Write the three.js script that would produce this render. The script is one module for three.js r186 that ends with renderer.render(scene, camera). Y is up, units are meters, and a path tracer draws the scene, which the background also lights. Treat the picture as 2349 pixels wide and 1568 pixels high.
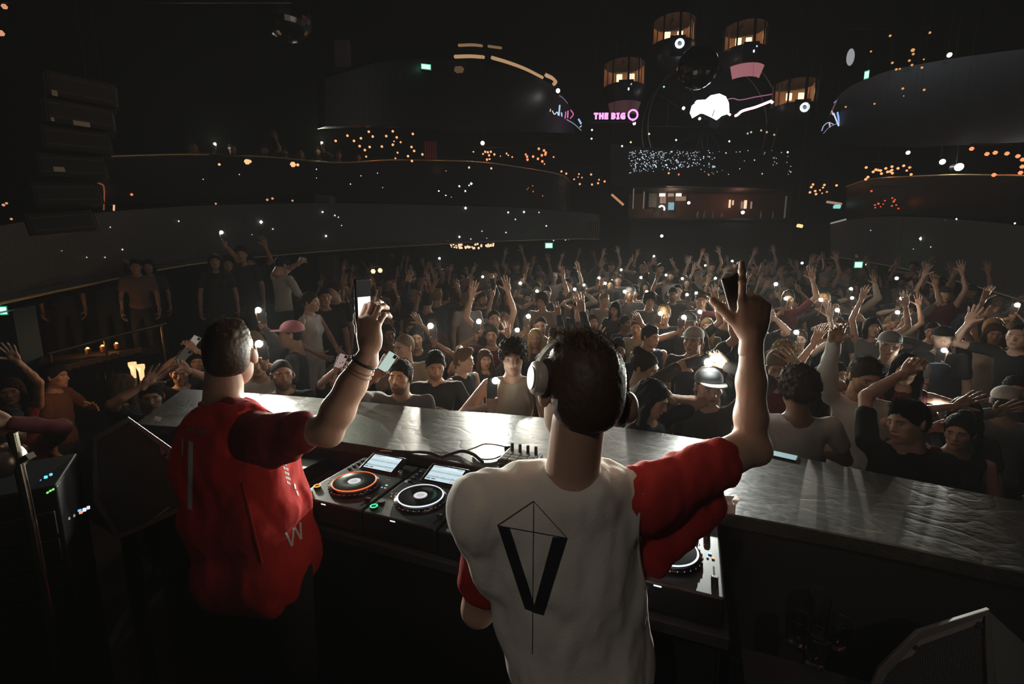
import * as THREE from 'three';
import { mergeGeometries } from 'three/addons/utils/BufferGeometryUtils.js';
import { RoundedBoxGeometry } from 'three/addons/geometries/RoundedBoxGeometry.js';
import { ImprovedNoise } from 'three/addons/math/ImprovedNoise.js';
import { RectAreaLightUniformsLib } from 'three/addons/lights/RectAreaLightUniformsLib.js';
import { FontLoader } from 'three/addons/loaders/FontLoader.js';
import { TextGeometry } from 'three/addons/geometries/TextGeometry.js';

// ---------------------------------------------------------------- camera, light, exposure
const FOCAL = 1045, EYE = 1.94, PITCH = Math.atan((784 - 612) / FOCAL);
const scene = new THREE.Scene();
scene.background = new THREE.Color(0, 0, 0);
const camera = new THREE.PerspectiveCamera(2 * Math.atan(784 / FOCAL) * 180 / Math.PI, 2349 / 1568, 0.05, 120);
camera.position.set(0, EYE, 0);
camera.rotation.x = -PITCH;
const renderer = new THREE.WebGLRenderer({ antialias: true });
renderer.toneMapping = THREE.LinearToneMapping;
renderer.toneMappingExposure = 1.0;
renderer.shadowMap.enabled = true;
RectAreaLightUniformsLib.init();
scene.fog = new THREE.FogExp2(new THREE.Color(1, 1, 1), 0.0022);      // stage haze hanging in the room
const PHONE_POWER = 9.5;                                                     // candela of one phone torch of strength 1
const WASH = { warm: 6.5, blue: 9.0, spot: 2.8 };                                       // truss lamps above and behind the booth; blue and spots added as fill

// ---------------------------------------------------------------- helpers
const V = (x, y, z) => new THREE.Vector3(x, y, z);
const A = (v) => (v.isVector3 ? [v.x, v.y, v.z] : v);
const clamp = (x, a = 0, b = 1) => Math.min(b, Math.max(a, x)), mix = (a, b, t) => a + (b - a) * t;
const noiseMaker = new ImprovedNoise(), noise = (x, y, z) => noiseMaker.noise(x + 31.7, y + 57.3, z + 11.9);
const CP = Math.cos(PITCH), SP = Math.sin(PITCH), DEG = Math.PI / 180;
function ray(px, py) { const cx = (px - 1174.5) / FOCAL, cy = (784 - py) / FOCAL; return [cx, cy * CP - SP, -(cy * SP + CP)]; }
function P(px, py, d) { const r = ray(px, py), t = d / -r[2]; return V(r[0] * t, EYE + r[1] * t, -d); }          // point seen at a pixel, d metres ahead
function PY(px, py, y) { const r = ray(px, py), t = (y - EYE) / r[1]; return V(r[0] * t, y, r[2] * t); }         // the same on a level y
function pixelOf(v) { const y = v.y - EYE, f = -v.z * CP - y * SP; return [1174.5 + FOCAL * v.x / f, 784 - FOCAL * (y * CP + -v.z * SP) / f]; }
let seedState = 20240611;
const rand = () => { seedState = (seedState + 0x6d2b79f5) | 0; let t = Math.imul(seedState ^ (seedState >>> 15), 1 | seedState); t = (t + Math.imul(t ^ (t >>> 7), 61 | t)) ^ t; return ((t ^ (t >>> 14)) >>> 0) / 4294967296; };
const rr = (a, b) => a + (b - a) * rand(), pick = (list) => list[Math.floor(rand() * list.length) % list.length];
const usedNames = new Map();
function numbered(name) { const n = usedNames.get(name) || 0; usedNames.set(name, n + 1); return n ? name + '_' + String(n).padStart(3, '0') : name; }
const labels = new Set();
function tag(o, label, category, group, kind) {
  if (label) { labels.add(label); o.userData.label = label; }
  if (category) o.userData.category = category;
  if (group) o.userData.group = group;
  if (kind) o.userData.kind = kind;
  return o;
}
function thing(name, label, category, pos = [0, 0, 0], yaw = 0, group, kind) {
  const g = new THREE.Group(); g.name = numbered(name); g.position.set(...A(pos)); g.rotation.y = yaw; scene.add(g);
  return tag(g, label, category, group, kind);
}
function part(name, geo, mat, parent) {
  const m = new THREE.Mesh(geo, mat); m.name = parent === scene ? numbered(name) : name; m.castShadow = m.receiveShadow = true; parent.add(m); return m;
}
function at(m, x, y, z, rx = 0, ry = 0, rz = 0) { m.position.set(x, y, z); m.rotation.set(rx, ry, rz); return m; }
function merge(...list) {
  return mergeGeometries(list.flat().map((g) => { const h = g.index ? g.toNonIndexed() : g.clone(); for (const k of Object.keys(h.attributes)) if (!['position', 'normal', 'uv'].includes(k)) h.deleteAttribute(k); if (!h.attributes.uv) h.setAttribute('uv', new THREE.BufferAttribute(new Float32Array(h.attributes.position.count * 2), 2)); return h; }));
}
const moved = (g, x = 0, y = 0, z = 0, rx = 0, ry = 0, rz = 0) => { const m = new THREE.Matrix4().makeRotationFromEuler(new THREE.Euler(rx, ry, rz)).setPosition(x, y, z); return g.clone().applyMatrix4(m); };
const bx = (w, h, d, x = 0, y = 0, z = 0, r = 0) => moved(r ? new RoundedBoxGeometry(w, h, d, 2, r) : new THREE.BoxGeometry(w, h, d), x, y, z);
const cyl = (r0, r1, h, n = 16) => new THREE.CylinderGeometry(r0, r1, h, n);
function tube(points, r, seg = 32, n = 6) { return new THREE.TubeGeometry(new THREE.CatmullRomCurve3(points), seg, r, n); }
function shapeGeo(pts, depth, bevel = 0) {
  const s = new THREE.Shape(pts.map((p) => new THREE.Vector2(p[0], p[1])));
  return new THREE.ExtrudeGeometry(s, { depth, bevelEnabled: bevel > 0, bevelThickness: bevel, bevelSize: bevel, bevelSegments: 2, curveSegments: 12 });
}
function canvasTexture(w, h, draw, srgb = true) {
  const c = document.createElement('canvas'); c.width = w; c.height = h; draw(c.getContext('2d'), w, h);
  const t = new THREE.CanvasTexture(c); if (srgb) t.colorSpace = THREE.SRGBColorSpace; t.wrapS = t.wrapT = THREE.RepeatWrapping; return t;
}
function noiseTexture(n, f, srgb = false) {
  const d = new Uint8Array(n * n * 4);
  for (let y = 0; y < n; y++) for (let x = 0; x < n; x++) { const c = f(x / n, y / n); for (let k = 0; k < 3; k++) d[(y * n + x) * 4 + k] = clamp(c[k] ?? c) * 255; d[(y * n + x) * 4 + 3] = 255; }
  const t = new THREE.DataTexture(d, n, n); t.magFilter = THREE.LinearFilter; t.wrapS = t.wrapT = THREE.RepeatWrapping; if (srgb) t.colorSpace = THREE.SRGBColorSpace; t.needsUpdate = true; return t;
}
const RGB = (r, g, b) => new THREE.Color().setRGB(r, g, b);
const mats = new Map();
function M(color, rough = 0.6, metal = 0, more = {}) {
  const key = JSON.stringify([color, rough, metal, Object.keys(more).map((k) => [k, more[k]?.uuid ?? more[k]])]);
  if (!mats.has(key)) mats.set(key, new THREE.MeshPhysicalMaterial({ color: Array.isArray(color) ? RGB(...color) : color, roughness: rough, metalness: metal, ...more }));
  return mats.get(key);
}
const glowMats = new Map();
function glow(rgb, strength) {
  const key = rgb.join() + strength;
  if (!glowMats.has(key)) glowMats.set(key, new THREE.MeshStandardMaterial({ color: 0x000000, roughness: 0.5, emissive: RGB(...rgb), emissiveIntensity: strength }));
  return glowMats.get(key);
}
const shadows = (l, radius = 1) => { l.castShadow = true; l.shadow && (l.shadow.radius = radius); return l; };
function pointLight(name, rgb, cd, pos, parent = scene, radius = 1) { const l = shadows(new THREE.PointLight(RGB(...rgb), cd), radius); l.name = name; l.position.set(...A(pos)); parent.add(l); return l; }
function rectLight(name, rgb, nits, w, h, pos, dir, parent = scene) {                       // an area lamp that shines along dir (in its parent's axes)
  const l = new THREE.RectAreaLight(RGB(...rgb), nits, w, h); l.name = name; l.position.set(...A(pos)); const d = V(...A(dir)).normalize(), up = Math.abs(d.y) > 0.9 ? V(0, 0, 1) : V(0, 1, 0), Z = d.clone().negate(), X = up.clone().cross(Z).normalize();
  l.quaternion.setFromRotationMatrix(new THREE.Matrix4().makeBasis(X, Z.clone().cross(X), Z)); parent.add(l); return l;
}
const BLACK = M([0.012, 0.012, 0.014], 0.45), MATTE = M([0.015, 0.015, 0.017], 0.8), BRASS = M([0.55, 0.38, 0.16], 0.35, 1), STEEL = M([0.45, 0.45, 0.46], 0.3, 1);

// ---------------------------------------------------------------- bodies: blended distance fields meshed with surface nets
class Field {
  constructor() { this.p = []; this.lo = [1e9, 1e9, 1e9]; this.hi = [-1e9, -1e9, -1e9]; }
  add(d, lo, hi, o) {
    const q = { d, lo, hi, k: o.k ?? 0.02, c: o.c, sub: o.sub, paint: o.paint, soft: o.soft ?? 0.004 };
    this.p.push(q);
    if (!o.sub && !o.paint) for (let i = 0; i < 3; i++) { this.lo[i] = Math.min(this.lo[i], lo[i] - q.k * 0.3); this.hi[i] = Math.max(this.hi[i], hi[i] + q.k * 0.3); }
    return this;
  }
  cap(a, b, ra, rb = ra, o = {}) {
    const [ax, ay, az] = A(a), [bx_, by, bz] = A(b), ux = bx_ - ax, uy = by - ay, uz = bz - az, l = 1 / Math.max(1e-9, ux * ux + uy * uy + uz * uz), R = Math.max(ra, rb);
    const d = (x, y, z) => { const px = x - ax, py = y - ay, pz = z - az; let h = (px * ux + py * uy + pz * uz) * l; h = h < 0 ? 0 : h > 1 ? 1 : h; const qx = px - ux * h, qy = py - uy * h, qz = pz - uz * h; return Math.sqrt(qx * qx + qy * qy + qz * qz) - (ra + (rb - ra) * h); };
    return this.add(d, [Math.min(ax, bx_) - R, Math.min(ay, by) - R, Math.min(az, bz) - R], [Math.max(ax, bx_) + R, Math.max(ay, by) + R, Math.max(az, bz) + R], o);
  }
  chain(points, radii, o = {}) { for (let i = 0; i + 1 < points.length; i++) this.cap(points[i], points[i + 1], radii[i], radii[i + 1], o); return this; }
  local(c, o) {
    const [cx, cy, cz] = A(c), m = new THREE.Matrix4().makeRotationFromQuaternion((o.q ?? new THREE.Quaternion()).clone().invert()).elements;
    return [cx, cy, cz, m];
  }
  ell(c, r, o = {}) {
    const [rx, ry, rz] = Array.isArray(r) ? r : [r, r, r], [cx, cy, cz, m] = this.local(c, o), R = o.q ? Math.max(rx, ry, rz) : 0;
    const d = (X, Y, Z) => {
      const a = X - cx, b = Y - cy, e = Z - cz, x = m[0] * a + m[4] * b + m[8] * e, y = m[1] * a + m[5] * b + m[9] * e, z = m[2] * a + m[6] * b + m[10] * e;
      const k0 = Math.sqrt((x / rx) ** 2 + (y / ry) ** 2 + (z / rz) ** 2), k1 = Math.sqrt((x / rx / rx) ** 2 + (y / ry / ry) ** 2 + (z / rz / rz) ** 2);
      return k1 < 1e-9 ? -Math.min(rx, ry, rz) : k0 * (k0 - 1) / k1;
    };
    const ex = [R || rx, R || ry, R || rz];
    return this.add(d, [cx - ex[0], cy - ex[1], cz - ex[2]], [cx + ex[0], cy + ex[1], cz + ex[2]], o);
  }
  box(c, h, r, o = {}) {
    const [cx, cy, cz, m] = this.local(c, o), R = o.q ? Math.hypot(...h) : 0, ex = h.map((v) => R || v);
    const d = (X, Y, Z) => {
      const a = X - cx, b = Y - cy, e = Z - cz, x = Math.abs(m[0] * a + m[4] * b + m[8] * e) - h[0] + r, y = Math.abs(m[1] * a + m[5] * b + m[9] * e) - h[1] + r, z = Math.abs(m[2] * a + m[6] * b + m[10] * e) - h[2] + r;
      const X0 = x > 0 ? x : 0, Y0 = y > 0 ? y : 0, Z0 = z > 0 ? z : 0; return Math.sqrt(X0 * X0 + Y0 * Y0 + Z0 * Z0) + Math.min(0, Math.max(x, y, z)) - r;
    };
    return this.add(d, ex.map((v, i) => [cx, cy, cz][i] - v), ex.map((v, i) => [cx, cy, cz][i] + v), o);
  }
  value(x, y, z) {
    let f = 1;
    for (const q of this.p) { if (q.paint) continue; const d = q.d(x, y, z), k = q.k; if (q.sub) { const h = clamp(0.5 - 0.5 * (f + d) / k); f = mix(f, -d, h) + k * h * (1 - h); } else { const h = clamp(0.5 + 0.5 * (d - f) / k); f = mix(d, f, h) - k * h * (1 - h); } }
    return f + (this.disp ? this.disp(x, y, z) : 0);
  }
  mesh(cell, o = {}) {
    this.disp = o.disp;
    const pad = cell * 3 + 0.004 + (o.pad ?? 0), lo = this.lo.map((v) => v - pad), n = this.hi.map((v, i) => Math.ceil((v + pad - lo[i]) / cell) + 1), [nx, ny, nz] = n, nxy = nx * ny;
    const F = new Float32Array(nxy * nz).fill(1);
    for (const q of this.p) {
      if (q.paint) continue;
      const w = q.k + 2.5 * cell + (o.pad ?? 0), a = q.lo.map((v, i) => Math.max(0, Math.floor((v - w - lo[i]) / cell))), b = q.hi.map((v, i) => Math.min(n[i] - 1, Math.ceil((v + w - lo[i]) / cell))), k = q.k;
      for (let z = a[2]; z <= b[2]; z++) for (let y = a[1]; y <= b[1]; y++) {
        let i = z * nxy + y * nx + a[0]; const Y = lo[1] + y * cell, Z = lo[2] + z * cell;
        for (let x = a[0]; x <= b[0]; x++, i++) {
          const d = q.d(lo[0] + x * cell, Y, Z), f = F[i];
          if (q.sub) { let h = 0.5 - 0.5 * (f + d) / k; h = h < 0 ? 0 : h > 1 ? 1 : h; F[i] = f + (-d - f) * h + k * h * (1 - h); } else { let h = 0.5 + 0.5 * (d - f) / k; h = h < 0 ? 0 : h > 1 ? 1 : h; F[i] = d + (f - d) * h - k * h * (1 - h); }
        }
      }
    }
    if (o.disp) { let i = 0; for (let z = 0; z < nz; z++) for (let y = 0; y < ny; y++) for (let x = 0; x < nx; x++, i++) if (F[i] < 0.06 && F[i] > -0.06) F[i] += o.disp(lo[0] + x * cell, lo[1] + y * cell, lo[2] + z * cell); }
    const id = new Int32Array(F.length).fill(-1), pos = [], tri = [], off = [0, 1, nx, nx + 1, nxy, nxy + 1, nxy + nx, nxy + nx + 1], E = [0, 1, 0, 2, 0, 4, 1, 3, 1, 5, 2, 3, 2, 6, 3, 7, 4, 5, 4, 6, 5, 7, 6, 7];
    for (let z = 0; z < nz - 1; z++) for (let y = 0; y < ny - 1; y++) for (let x = 0; x < nx - 1; x++) {
      const i = z * nxy + y * nx + x; let m = 0; for (let c = 0; c < 8; c++) if (F[i + off[c]] < 0) m |= 1 << c;
      if (m === 0 || m === 255) continue;
      let sx = 0, sy = 0, sz = 0, s = 0;
      for (let e = 0; e < 24; e += 2) {
        const a = E[e], b = E[e + 1]; if (((m >> a) & 1) === ((m >> b) & 1)) continue;
        const fa = F[i + off[a]], fb = F[i + off[b]], t = fa / (fa - fb);
        sx += (a & 1) + ((b & 1) - (a & 1)) * t; sy += ((a >> 1) & 1) + (((b >> 1) & 1) - ((a >> 1) & 1)) * t; sz += (a >> 2) + ((b >> 2) - (a >> 2)) * t; s++;
      }
      id[i] = pos.length / 3; pos.push(lo[0] + (x + sx / s) * cell, lo[1] + (y + sy / s) * cell, lo[2] + (z + sz / s) * cell);
    }
    const quad = (a, b, c, d, flip) => { if (a < 0 || b < 0 || c < 0 || d < 0) return; if (flip) tri.push(a, c, b, a, d, c); else tri.push(a, b, c, a, c, d); };
    for (let z = 1; z < nz - 1; z++) for (let y = 1; y < ny - 1; y++) for (let x = 1; x < nx - 1; x++) {
      const i = z * nxy + y * nx + x, s = F[i] < 0;
      if (s !== F[i + 1] < 0) quad(id[i - nx - nxy], id[i - nxy], id[i], id[i - nx], !s);
      if (s !== F[i + nx] < 0) quad(id[i - nxy - 1], id[i - 1], id[i], id[i - nxy], !s);
      if (s !== F[i + nxy] < 0) quad(id[i - 1 - nx], id[i - nx], id[i], id[i - 1], !s);
    }
    const g = new THREE.BufferGeometry();
    g.setAttribute('position', new THREE.Float32BufferAttribute(pos, 3)); g.setIndex(tri); g.computeVertexNormals();
    if (!o.plain) {
      const col = new Float32Array(pos.length), solid = this.p.filter((q) => !q.sub && !q.paint), paint = this.p.filter((q) => q.paint), tinted = solid.some((q) => q.c);
      for (let v = 0; v < pos.length; v += 3) {
        const x = pos[v], y = pos[v + 1], z = pos[v + 2]; let r = 1, gr = 1, b = 1;
        if (tinted) { let s = 0; r = gr = b = 0; for (const q of solid) { const w = Math.exp(-Math.max(0, q.d(x, y, z)) / 0.006) + 1e-9, c = q.c ?? [1, 1, 1]; s += w; r += c[0] * w; gr += c[1] * w; b += c[2] * w; } r /= s; gr /= s; b /= s; }
        for (const q of paint) { const w = clamp(0.5 - q.d(x, y, z) / q.soft) * (q.c[3] ?? 1); if (w > 0) { r = mix(r, q.c[0], w); gr = mix(gr, q.c[1], w); b = mix(b, q.c[2], w); } }
        col[v] = r; col[v + 1] = gr; col[v + 2] = b;
      }
      g.setAttribute('color', new THREE.BufferAttribute(col, 3));
    }
    if (o.uv) { const u = new Float32Array(pos.length / 3 * 2); for (let v = 0; v < pos.length / 3; v++) { u[v * 2] = (pos[v * 3] + pos[v * 3 + 2] * 0.7) * 1.0; u[v * 2 + 1] = pos[v * 3 + 1] + pos[v * 3 + 2] * 0.3; } g.setAttribute('uv', new THREE.BufferAttribute(u, 2)); }
    return g;
  }
  // first point of the surface on a line
  hit(from, dir, far = 1) {
    let t = 0; for (let i = 0; i < 90; i++) { const f = this.value(from.x + dir.x * t, from.y + dir.y * t, from.z + dir.z * t); if (f < 0.0004) return from.clone().addScaledVector(dir, t); t += Math.max(0.0004, f * 0.7); if (t > far) return null; } return null;
  }
}
function mergeBody(list) { return mergeGeometries(list.map((g) => { if (!g.attributes.color) { g = g.clone(); g.setAttribute('color', new THREE.BufferAttribute(new Float32Array(g.attributes.position.count * 3).fill(1), 3)); } return g; })); }
function flipX(g) { const h = g.clone().applyMatrix4(new THREE.Matrix4().makeScale(-1, 1, 1)), i = h.index.array; for (let k = 0; k < i.length; k += 3) { const t = i[k]; i[k] = i[k + 1]; i[k + 1] = t; } h.computeVertexNormals(); return h; }

// head: faces +z, origin between the ears, 0.23 m from chin to crown. Colours are relative to the skin tone.
function headField(o = {}) {
  const f = new Field(), hair = o.hairRel ?? [0.12, 0.1, 0.1], w = o.wide ?? 1, lip = o.lip ?? [0.75, 0.42, 0.4];
  f.ell([0, 0.03, -0.012], [0.075 * w, 0.086, 0.096], { k: 0.02 }).ell([0, -0.028, 0.028], [0.061 * w, 0.085, 0.064], { k: 0.035 }).ell([0, -0.07, 0.034], [0.049 * w, 0.038, 0.05], { k: 0.03 });
  f.ell([0, -0.1, 0.068], [0.021, 0.015, 0.017], { k: 0.022 });
  for (const s of [-1, 1]) f.ell([s * 0.043 * w, -0.018, 0.062], [0.022, 0.018, 0.02], { k: 0.02 });
  f.ell([0, 0.024, 0.08], [0.05, 0.01, 0.014], { k: 0.014 });
  for (const s of [-1, 1]) f.ell([s * 0.031, 0.002, 0.1], [0.018, 0.013, 0.016], { k: 0.012, sub: true });
  for (const s of [-1, 1]) f.ell([s * 0.031, 0.002, 0.0745], 0.0125, { k: 0.003 });
  f.cap([0, 0.014, 0.085], [0, -0.03, 0.106], 0.0075, 0.0115, { k: 0.012 });
  for (const s of [-1, 1]) f.ell([s * 0.0115, -0.034, 0.097], 0.0085, { k: 0.006 });
  f.ell([0, -0.061, 0.086], [0.024, 0.0055, 0.011], { k: 0.006 }).ell([0, -0.0715, 0.083], [0.02, 0.0065, 0.011], { k: 0.006 });
  for (const s of [-1, 1]) f.ell([s * 0.079 * w, -0.002, -0.01], [0.0085, 0.031, 0.019], { k: 0.006, q: new THREE.Quaternion().setFromEuler(new THREE.Euler(-0.2, s * 0.45, 0)) });
  if (o.neck !== false) f.cap([0, -0.05, -0.022], [0, -0.16, -0.036], 0.054, 0.056, { k: 0.03 });
  for (const s of [-1, 1]) {
    f.ell([s * 0.031, 0.002, 0.087], [0.0125, 0.0062, 0.012], { paint: 1, c: [1.15, 1.35, 1.5], soft: 0.003 }).ell([s * 0.031, 0.002, 0.088], [0.0052, 0.0056, 0.012], { paint: 1, c: [0.1, 0.08, 0.08], soft: 0.003 });
    f.cap([s * 0.018, 0.02, 0.095], [s * 0.047, 0.021, 0.08], 0.0055, 0.004, { paint: 1, c: hair, soft: 0.006 });
    f.cap([s * 0.019, 0.0085, 0.092], [s * 0.044, 0.0075, 0.08], 0.0022, 0.002, { paint: 1, c: [0.3, 0.24, 0.24], soft: 0.004 });
  }
  f.ell([0, -0.0655, 0.094], [0.024, 0.0105, 0.02], { paint: 1, c: lip, soft: 0.006 }).cap([-0.02, -0.066, 0.095], [0.02, -0.066, 0.095], 0.0018, 0.0018, { paint: 1, c: [0.3, 0.17, 0.16], soft: 0.004 });
  for (const s of [-1, 1]) f.ell([s * 0.007, -0.041, 0.103], [0.0035, 0.002, 0.006], { paint: 1, c: [0.3, 0.2, 0.2], soft: 0.003 });
  if (o.beard) { f.ell([0, -0.088, 0.06], [0.062, 0.042, 0.06], { paint: 1, c: [...hair, o.beard], soft: 0.03 }); for (const s of [-1, 1]) f.cap([s * 0.068, 0.0, 0.01], [s * 0.056, -0.07, 0.03], 0.016, 0.02, { paint: 1, c: [...hair, o.beard], soft: 0.02 }); f.cap([-0.022, -0.052, 0.098], [0.022, -0.052, 0.098], 0.006, 0.006, { paint: 1, c: [...hair, o.beard], soft: 0.006 }); f.ell([0, -0.066, 0.1], [0.019, 0.008, 0.02], { paint: 1, c: lip, soft: 0.006 }); }
  if (o.fade) f.ell([0, 0.02, -0.03], [0.084, 0.085, 0.1], { paint: 1, c: [...hair, o.fade], soft: 0.06 });
  return f;
}
// hand: a right hand, wrist at the origin, fingers along +y, palm to +z, thumb to +x. curls: degrees of the three joints of each finger.
const HANDS = {
  open: { spread: [13, 4, -5, -15], curl: [[6, 8, 6], [4, 6, 5], [5, 8, 6], [8, 10, 8]], thumb: [48, 12, 14, 10] },
  relaxed: { spread: [6, 1, -4, -9], curl: [[20, 26, 16], [24, 30, 18], [28, 34, 20], [32, 36, 22]], thumb: [34, 24, 20, 18] },
  fist: { spread: [3, 1, -1, -3], curl: [[78, 92, 60], [82, 95, 62], [84, 95, 62], [84, 92, 60]], thumb: [22, 60, 42, 40] },
  point: { spread: [3, 1, -1, -3], curl: [[4, 5, 4], [76, 92, 62], [82, 94, 62], [84, 92, 60]], thumb: [24, 55, 40, 40] },
  peace: { spread: [11, -8, -3, -5], curl: [[3, 4, 3], [3, 4, 3], [80, 94, 62], [84, 92, 60]], thumb: [10, 66, 46, 40] },
  hold: { spread: [9, 3, -3, -9], curl: [[2, 6, 10], [2, 6, 10], [3, 7, 10], [4, 8, 10]], thumb: [24, 66, 16, 12] },
  clasp: { spread: [1, 0, -1, -3], curl: [[34, 40, 24], [36, 42, 24], [39, 44, 26], [44, 46, 28]], thumb: [34, 20, 6, 8] },
  grip: { spread: [8, 2, -4, -10], curl: [[34, 48, 34], [36, 50, 34], [40, 52, 34], [44, 52, 34]], thumb: [40, 40, 30, 24] },
  lift: { spread: [2, 0, -2, -6], curl: [[2, 6, 6], [58, 80, 40], [70, 86, 46], [76, 88, 46]], thumb: [44, 14, 4, 6] },
};
function handField(pose, fat = 1) {
  const f = new Field(), h = HANDS[pose], nails = [];
  f.cap([0, -0.035, 0], [0, 0.012, 0], 0.0285, 0.027, { k: 0.02 });
  f.ell([0, 0.05, 0.001], [0.036, 0.056, 0.0145], { k: 0.014 }); for (const [mx, my] of [[0.0295, 0.092], [0.0095, 0.096], [-0.0105, 0.092], [-0.029, 0.083]]) f.cap([mx * 0.55, 0.008, 0], [mx, my - 0.006, -0.001], 0.0135, 0.0112, { k: 0.009 });
  f.ell([0.024, 0.034, 0.011], [0.019, 0.031, 0.0145], { k: 0.014 }).ell([-0.026, 0.036, 0.008], [0.013, 0.032, 0.012], { k: 0.012 });
  const len = [[0.042, 0.026, 0.021], [0.046, 0.03, 0.022], [0.043, 0.028, 0.022], [0.033, 0.021, 0.019]], x0 = [0.0295, 0.0095, -0.0105, -0.0295], y0 = [0.094, 0.098, 0.094, 0.085], rad = [0.0092, 0.0094, 0.0089, 0.0079];
  const run = (p, ax, ay, az, lens, curls, r, taper) => {                        // a: direction; bends about the axis perpendicular to it, towards the palm
    let dir = V(ax, ay, az).normalize(), cur = p.clone(); const side = dir.clone().cross(V(0, 0, 1)).normalize(), pts = [cur.clone()], rs = [r * fat];
    lens.forEach((l, i) => { dir.applyAxisAngle(side, curls[i] * DEG); cur = cur.clone().addScaledVector(dir, l); pts.push(cur); rs.push(r * fat * (1 - taper * (i + 1))); });
    f.chain(pts, rs, { k: 0.0045 }); for (const q of pts.slice(1, 3)) f.ell(q, rs[1] * 1.03, { k: 0.004 });
    const last = pts.at(-1), n = dir.clone().cross(side).normalize().multiplyScalar(rs.at(-1) * 0.75), c = last.clone().addScaledVector(dir, 0.001).sub(n.z > 0 ? n : n.clone().negate());
    f.ell(c, 0.0055, { paint: 1, c: [1.12, 1.08, 1.05, 0.5], soft: 0.003 });
  };
  for (let i = 0; i < 4; i++) { const s = h.spread[i] * DEG; run(V(x0[i], y0[i] - 0.012, 0.0), Math.sin(s), Math.cos(s), 0, [len[i][0] + 0.012, len[i][1], len[i][2]], h.curl[i], rad[i], 0.07); }
  const t = h.thumb, a = t[0] * DEG, b = t[1] * DEG; run(V(0.023, 0.018, 0.006), Math.sin(a) * Math.cos(b), Math.cos(a), Math.sin(b) * 0.9, [0.042, 0.032, 0.026], [0, t[2], t[3]], 0.0128, 0.09);
  return f;
}
const handCache = new Map(), headCache = new Map();
function handGeo(pose, cell, left) { const k = pose + cell + left; if (!handCache.has(k)) { const g = handField(pose).mesh(cell); handCache.set(pose + cell + false, g); handCache.set(pose + cell + true, flipX(g)); } return handCache.get(k); }
function frame(y, z, pos, s = 1) { // matrix whose y axis is y and whose z axis is as near z as it can be
  const Y = y.clone().normalize(), X = Y.clone().cross(z).normalize(), Z = X.clone().cross(Y); return new THREE.Matrix4().makeBasis(X.multiplyScalar(s), Y.multiplyScalar(s), Z.multiplyScalar(s)).setPosition(pos);
}
function skin(rgb) { return M(rgb, 0.5, 0, { vertexColors: true, sheen: 0.15, sheenColor: RGB(1, 0.8, 0.7), sheenRoughness: 0.5 }); }
// ---------------------------------------------------------------- the room
const DANCE = -0.4, HALL_YAW = -21.7 * DEG;
const structure = (name, geo, mat, label) => tag(part(name, geo, mat, scene), label, undefined, undefined, 'structure');
const WALLM = M([0.006, 0.007, 0.014], 0.9), FLOORM = M([0.025, 0.022, 0.02], 0.55);
structure('floor', bx(44, 0.3, 44, 2, DANCE - 0.15, -14), FLOORM, 'dark dance floor under the crowd');
structure('ceiling', bx(44, 0.4, 44, 2, 13.2, -14), WALLM, 'black ceiling high above the club');
structure('wall_left', bx(0.4, 14, 44, -16, 6.3, -14), WALLM, 'dark side wall behind the left balconies');
structure('wall_right', bx(0.4, 14, 44, 22, 6.3, -14), WALLM, 'dark side wall behind the right balconies');
structure('wall_back', bx(44, 14, 0.4, 2, 6.3, -30), WALLM, 'dark far wall behind the ferris wheel');
structure('wall_front', bx(44, 14, 0.4, 2, 6.3, 6), WALLM, 'dark wall behind the stage');
structure('floor_stage', bx(8.4, 0.36, 4.2, 0, -0.18 - 0.001, 1.9).rotateY(0), M([0.02, 0.02, 0.022], 0.7), 'black stage floor inside the booth');
// raised tiers at the back of the dance floor
const TIERS = [[6.6, -0.22], [9.4, 0], [12, 0.24]];
const floorAt = (d) => { let y = DANCE; for (const [z, h] of TIERS) if (d > z) y = h; return y; };
TIERS.forEach(([z, h], i) => structure('floor_tier', bx(30, h - DANCE, 30 - z - 0.2 - 0.2, 4, (h + DANCE) / 2, -(z + 29.6) / 2), FLOORM, ['first raised step of the dance floor', 'second raised step of the dance floor', 'third raised step of the dance floor'][i]));

// truss lamps above and behind the camera: a warm white wash to the front, an added dim blue wash
function washLamp(pos, target, rgb, nits, w, h, label) {
  const dir = V(...target).sub(V(...pos)).normalize(), g = thing('wash_lamp', label, 'stage light', pos), m = frame(V(0, 1, 0).addScaledVector(dir, -dir.y).normalize(), dir, V(0, 0, 0)), turn = (q) => q.applyMatrix4(m);
  part('housing', turn(bx(w + 0.08, h + 0.08, 0.22, 0, 0, -0.13, 0.02)), BLACK, g); part('lamp_face', turn(bx(w, h, 0.01, 0, 0, -0.012)), glow(rgb, nits * 0.5), g);
  for (const s of [-1, 1]) part('yoke', turn(bx(0.02, h + 0.2, 0.04, s * (w / 2 + 0.06), 0.06, -0.1)), STEEL, g);
  part('hanging_pole', cyl(0.02, 0.02, 13 - pos[1] - h / 2, 10).translate(0, (13 - pos[1] - h / 2) / 2 + h / 2, 0), STEEL, g);
  rectLight('wash_light', rgb, nits, w, h, dir.clone().multiplyScalar(0.01), dir, g);
}
washLamp([1.2, 5.4, -2.3], [1.6, 0.6, -6.2], [1, 0.62, 0.42], WASH.warm, 0.7, 0.4, 'warm wash lamp hung over the counter towards the crowd, outside the picture');
washLamp([-2.6, 5.4, -2.9], [-2.8, 0.6, -6.4], [1, 0.55, 0.36], WASH.warm * 0.5, 0.7, 0.4, 'warm wash lamp hung over the left crowd, outside the picture');
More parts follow.
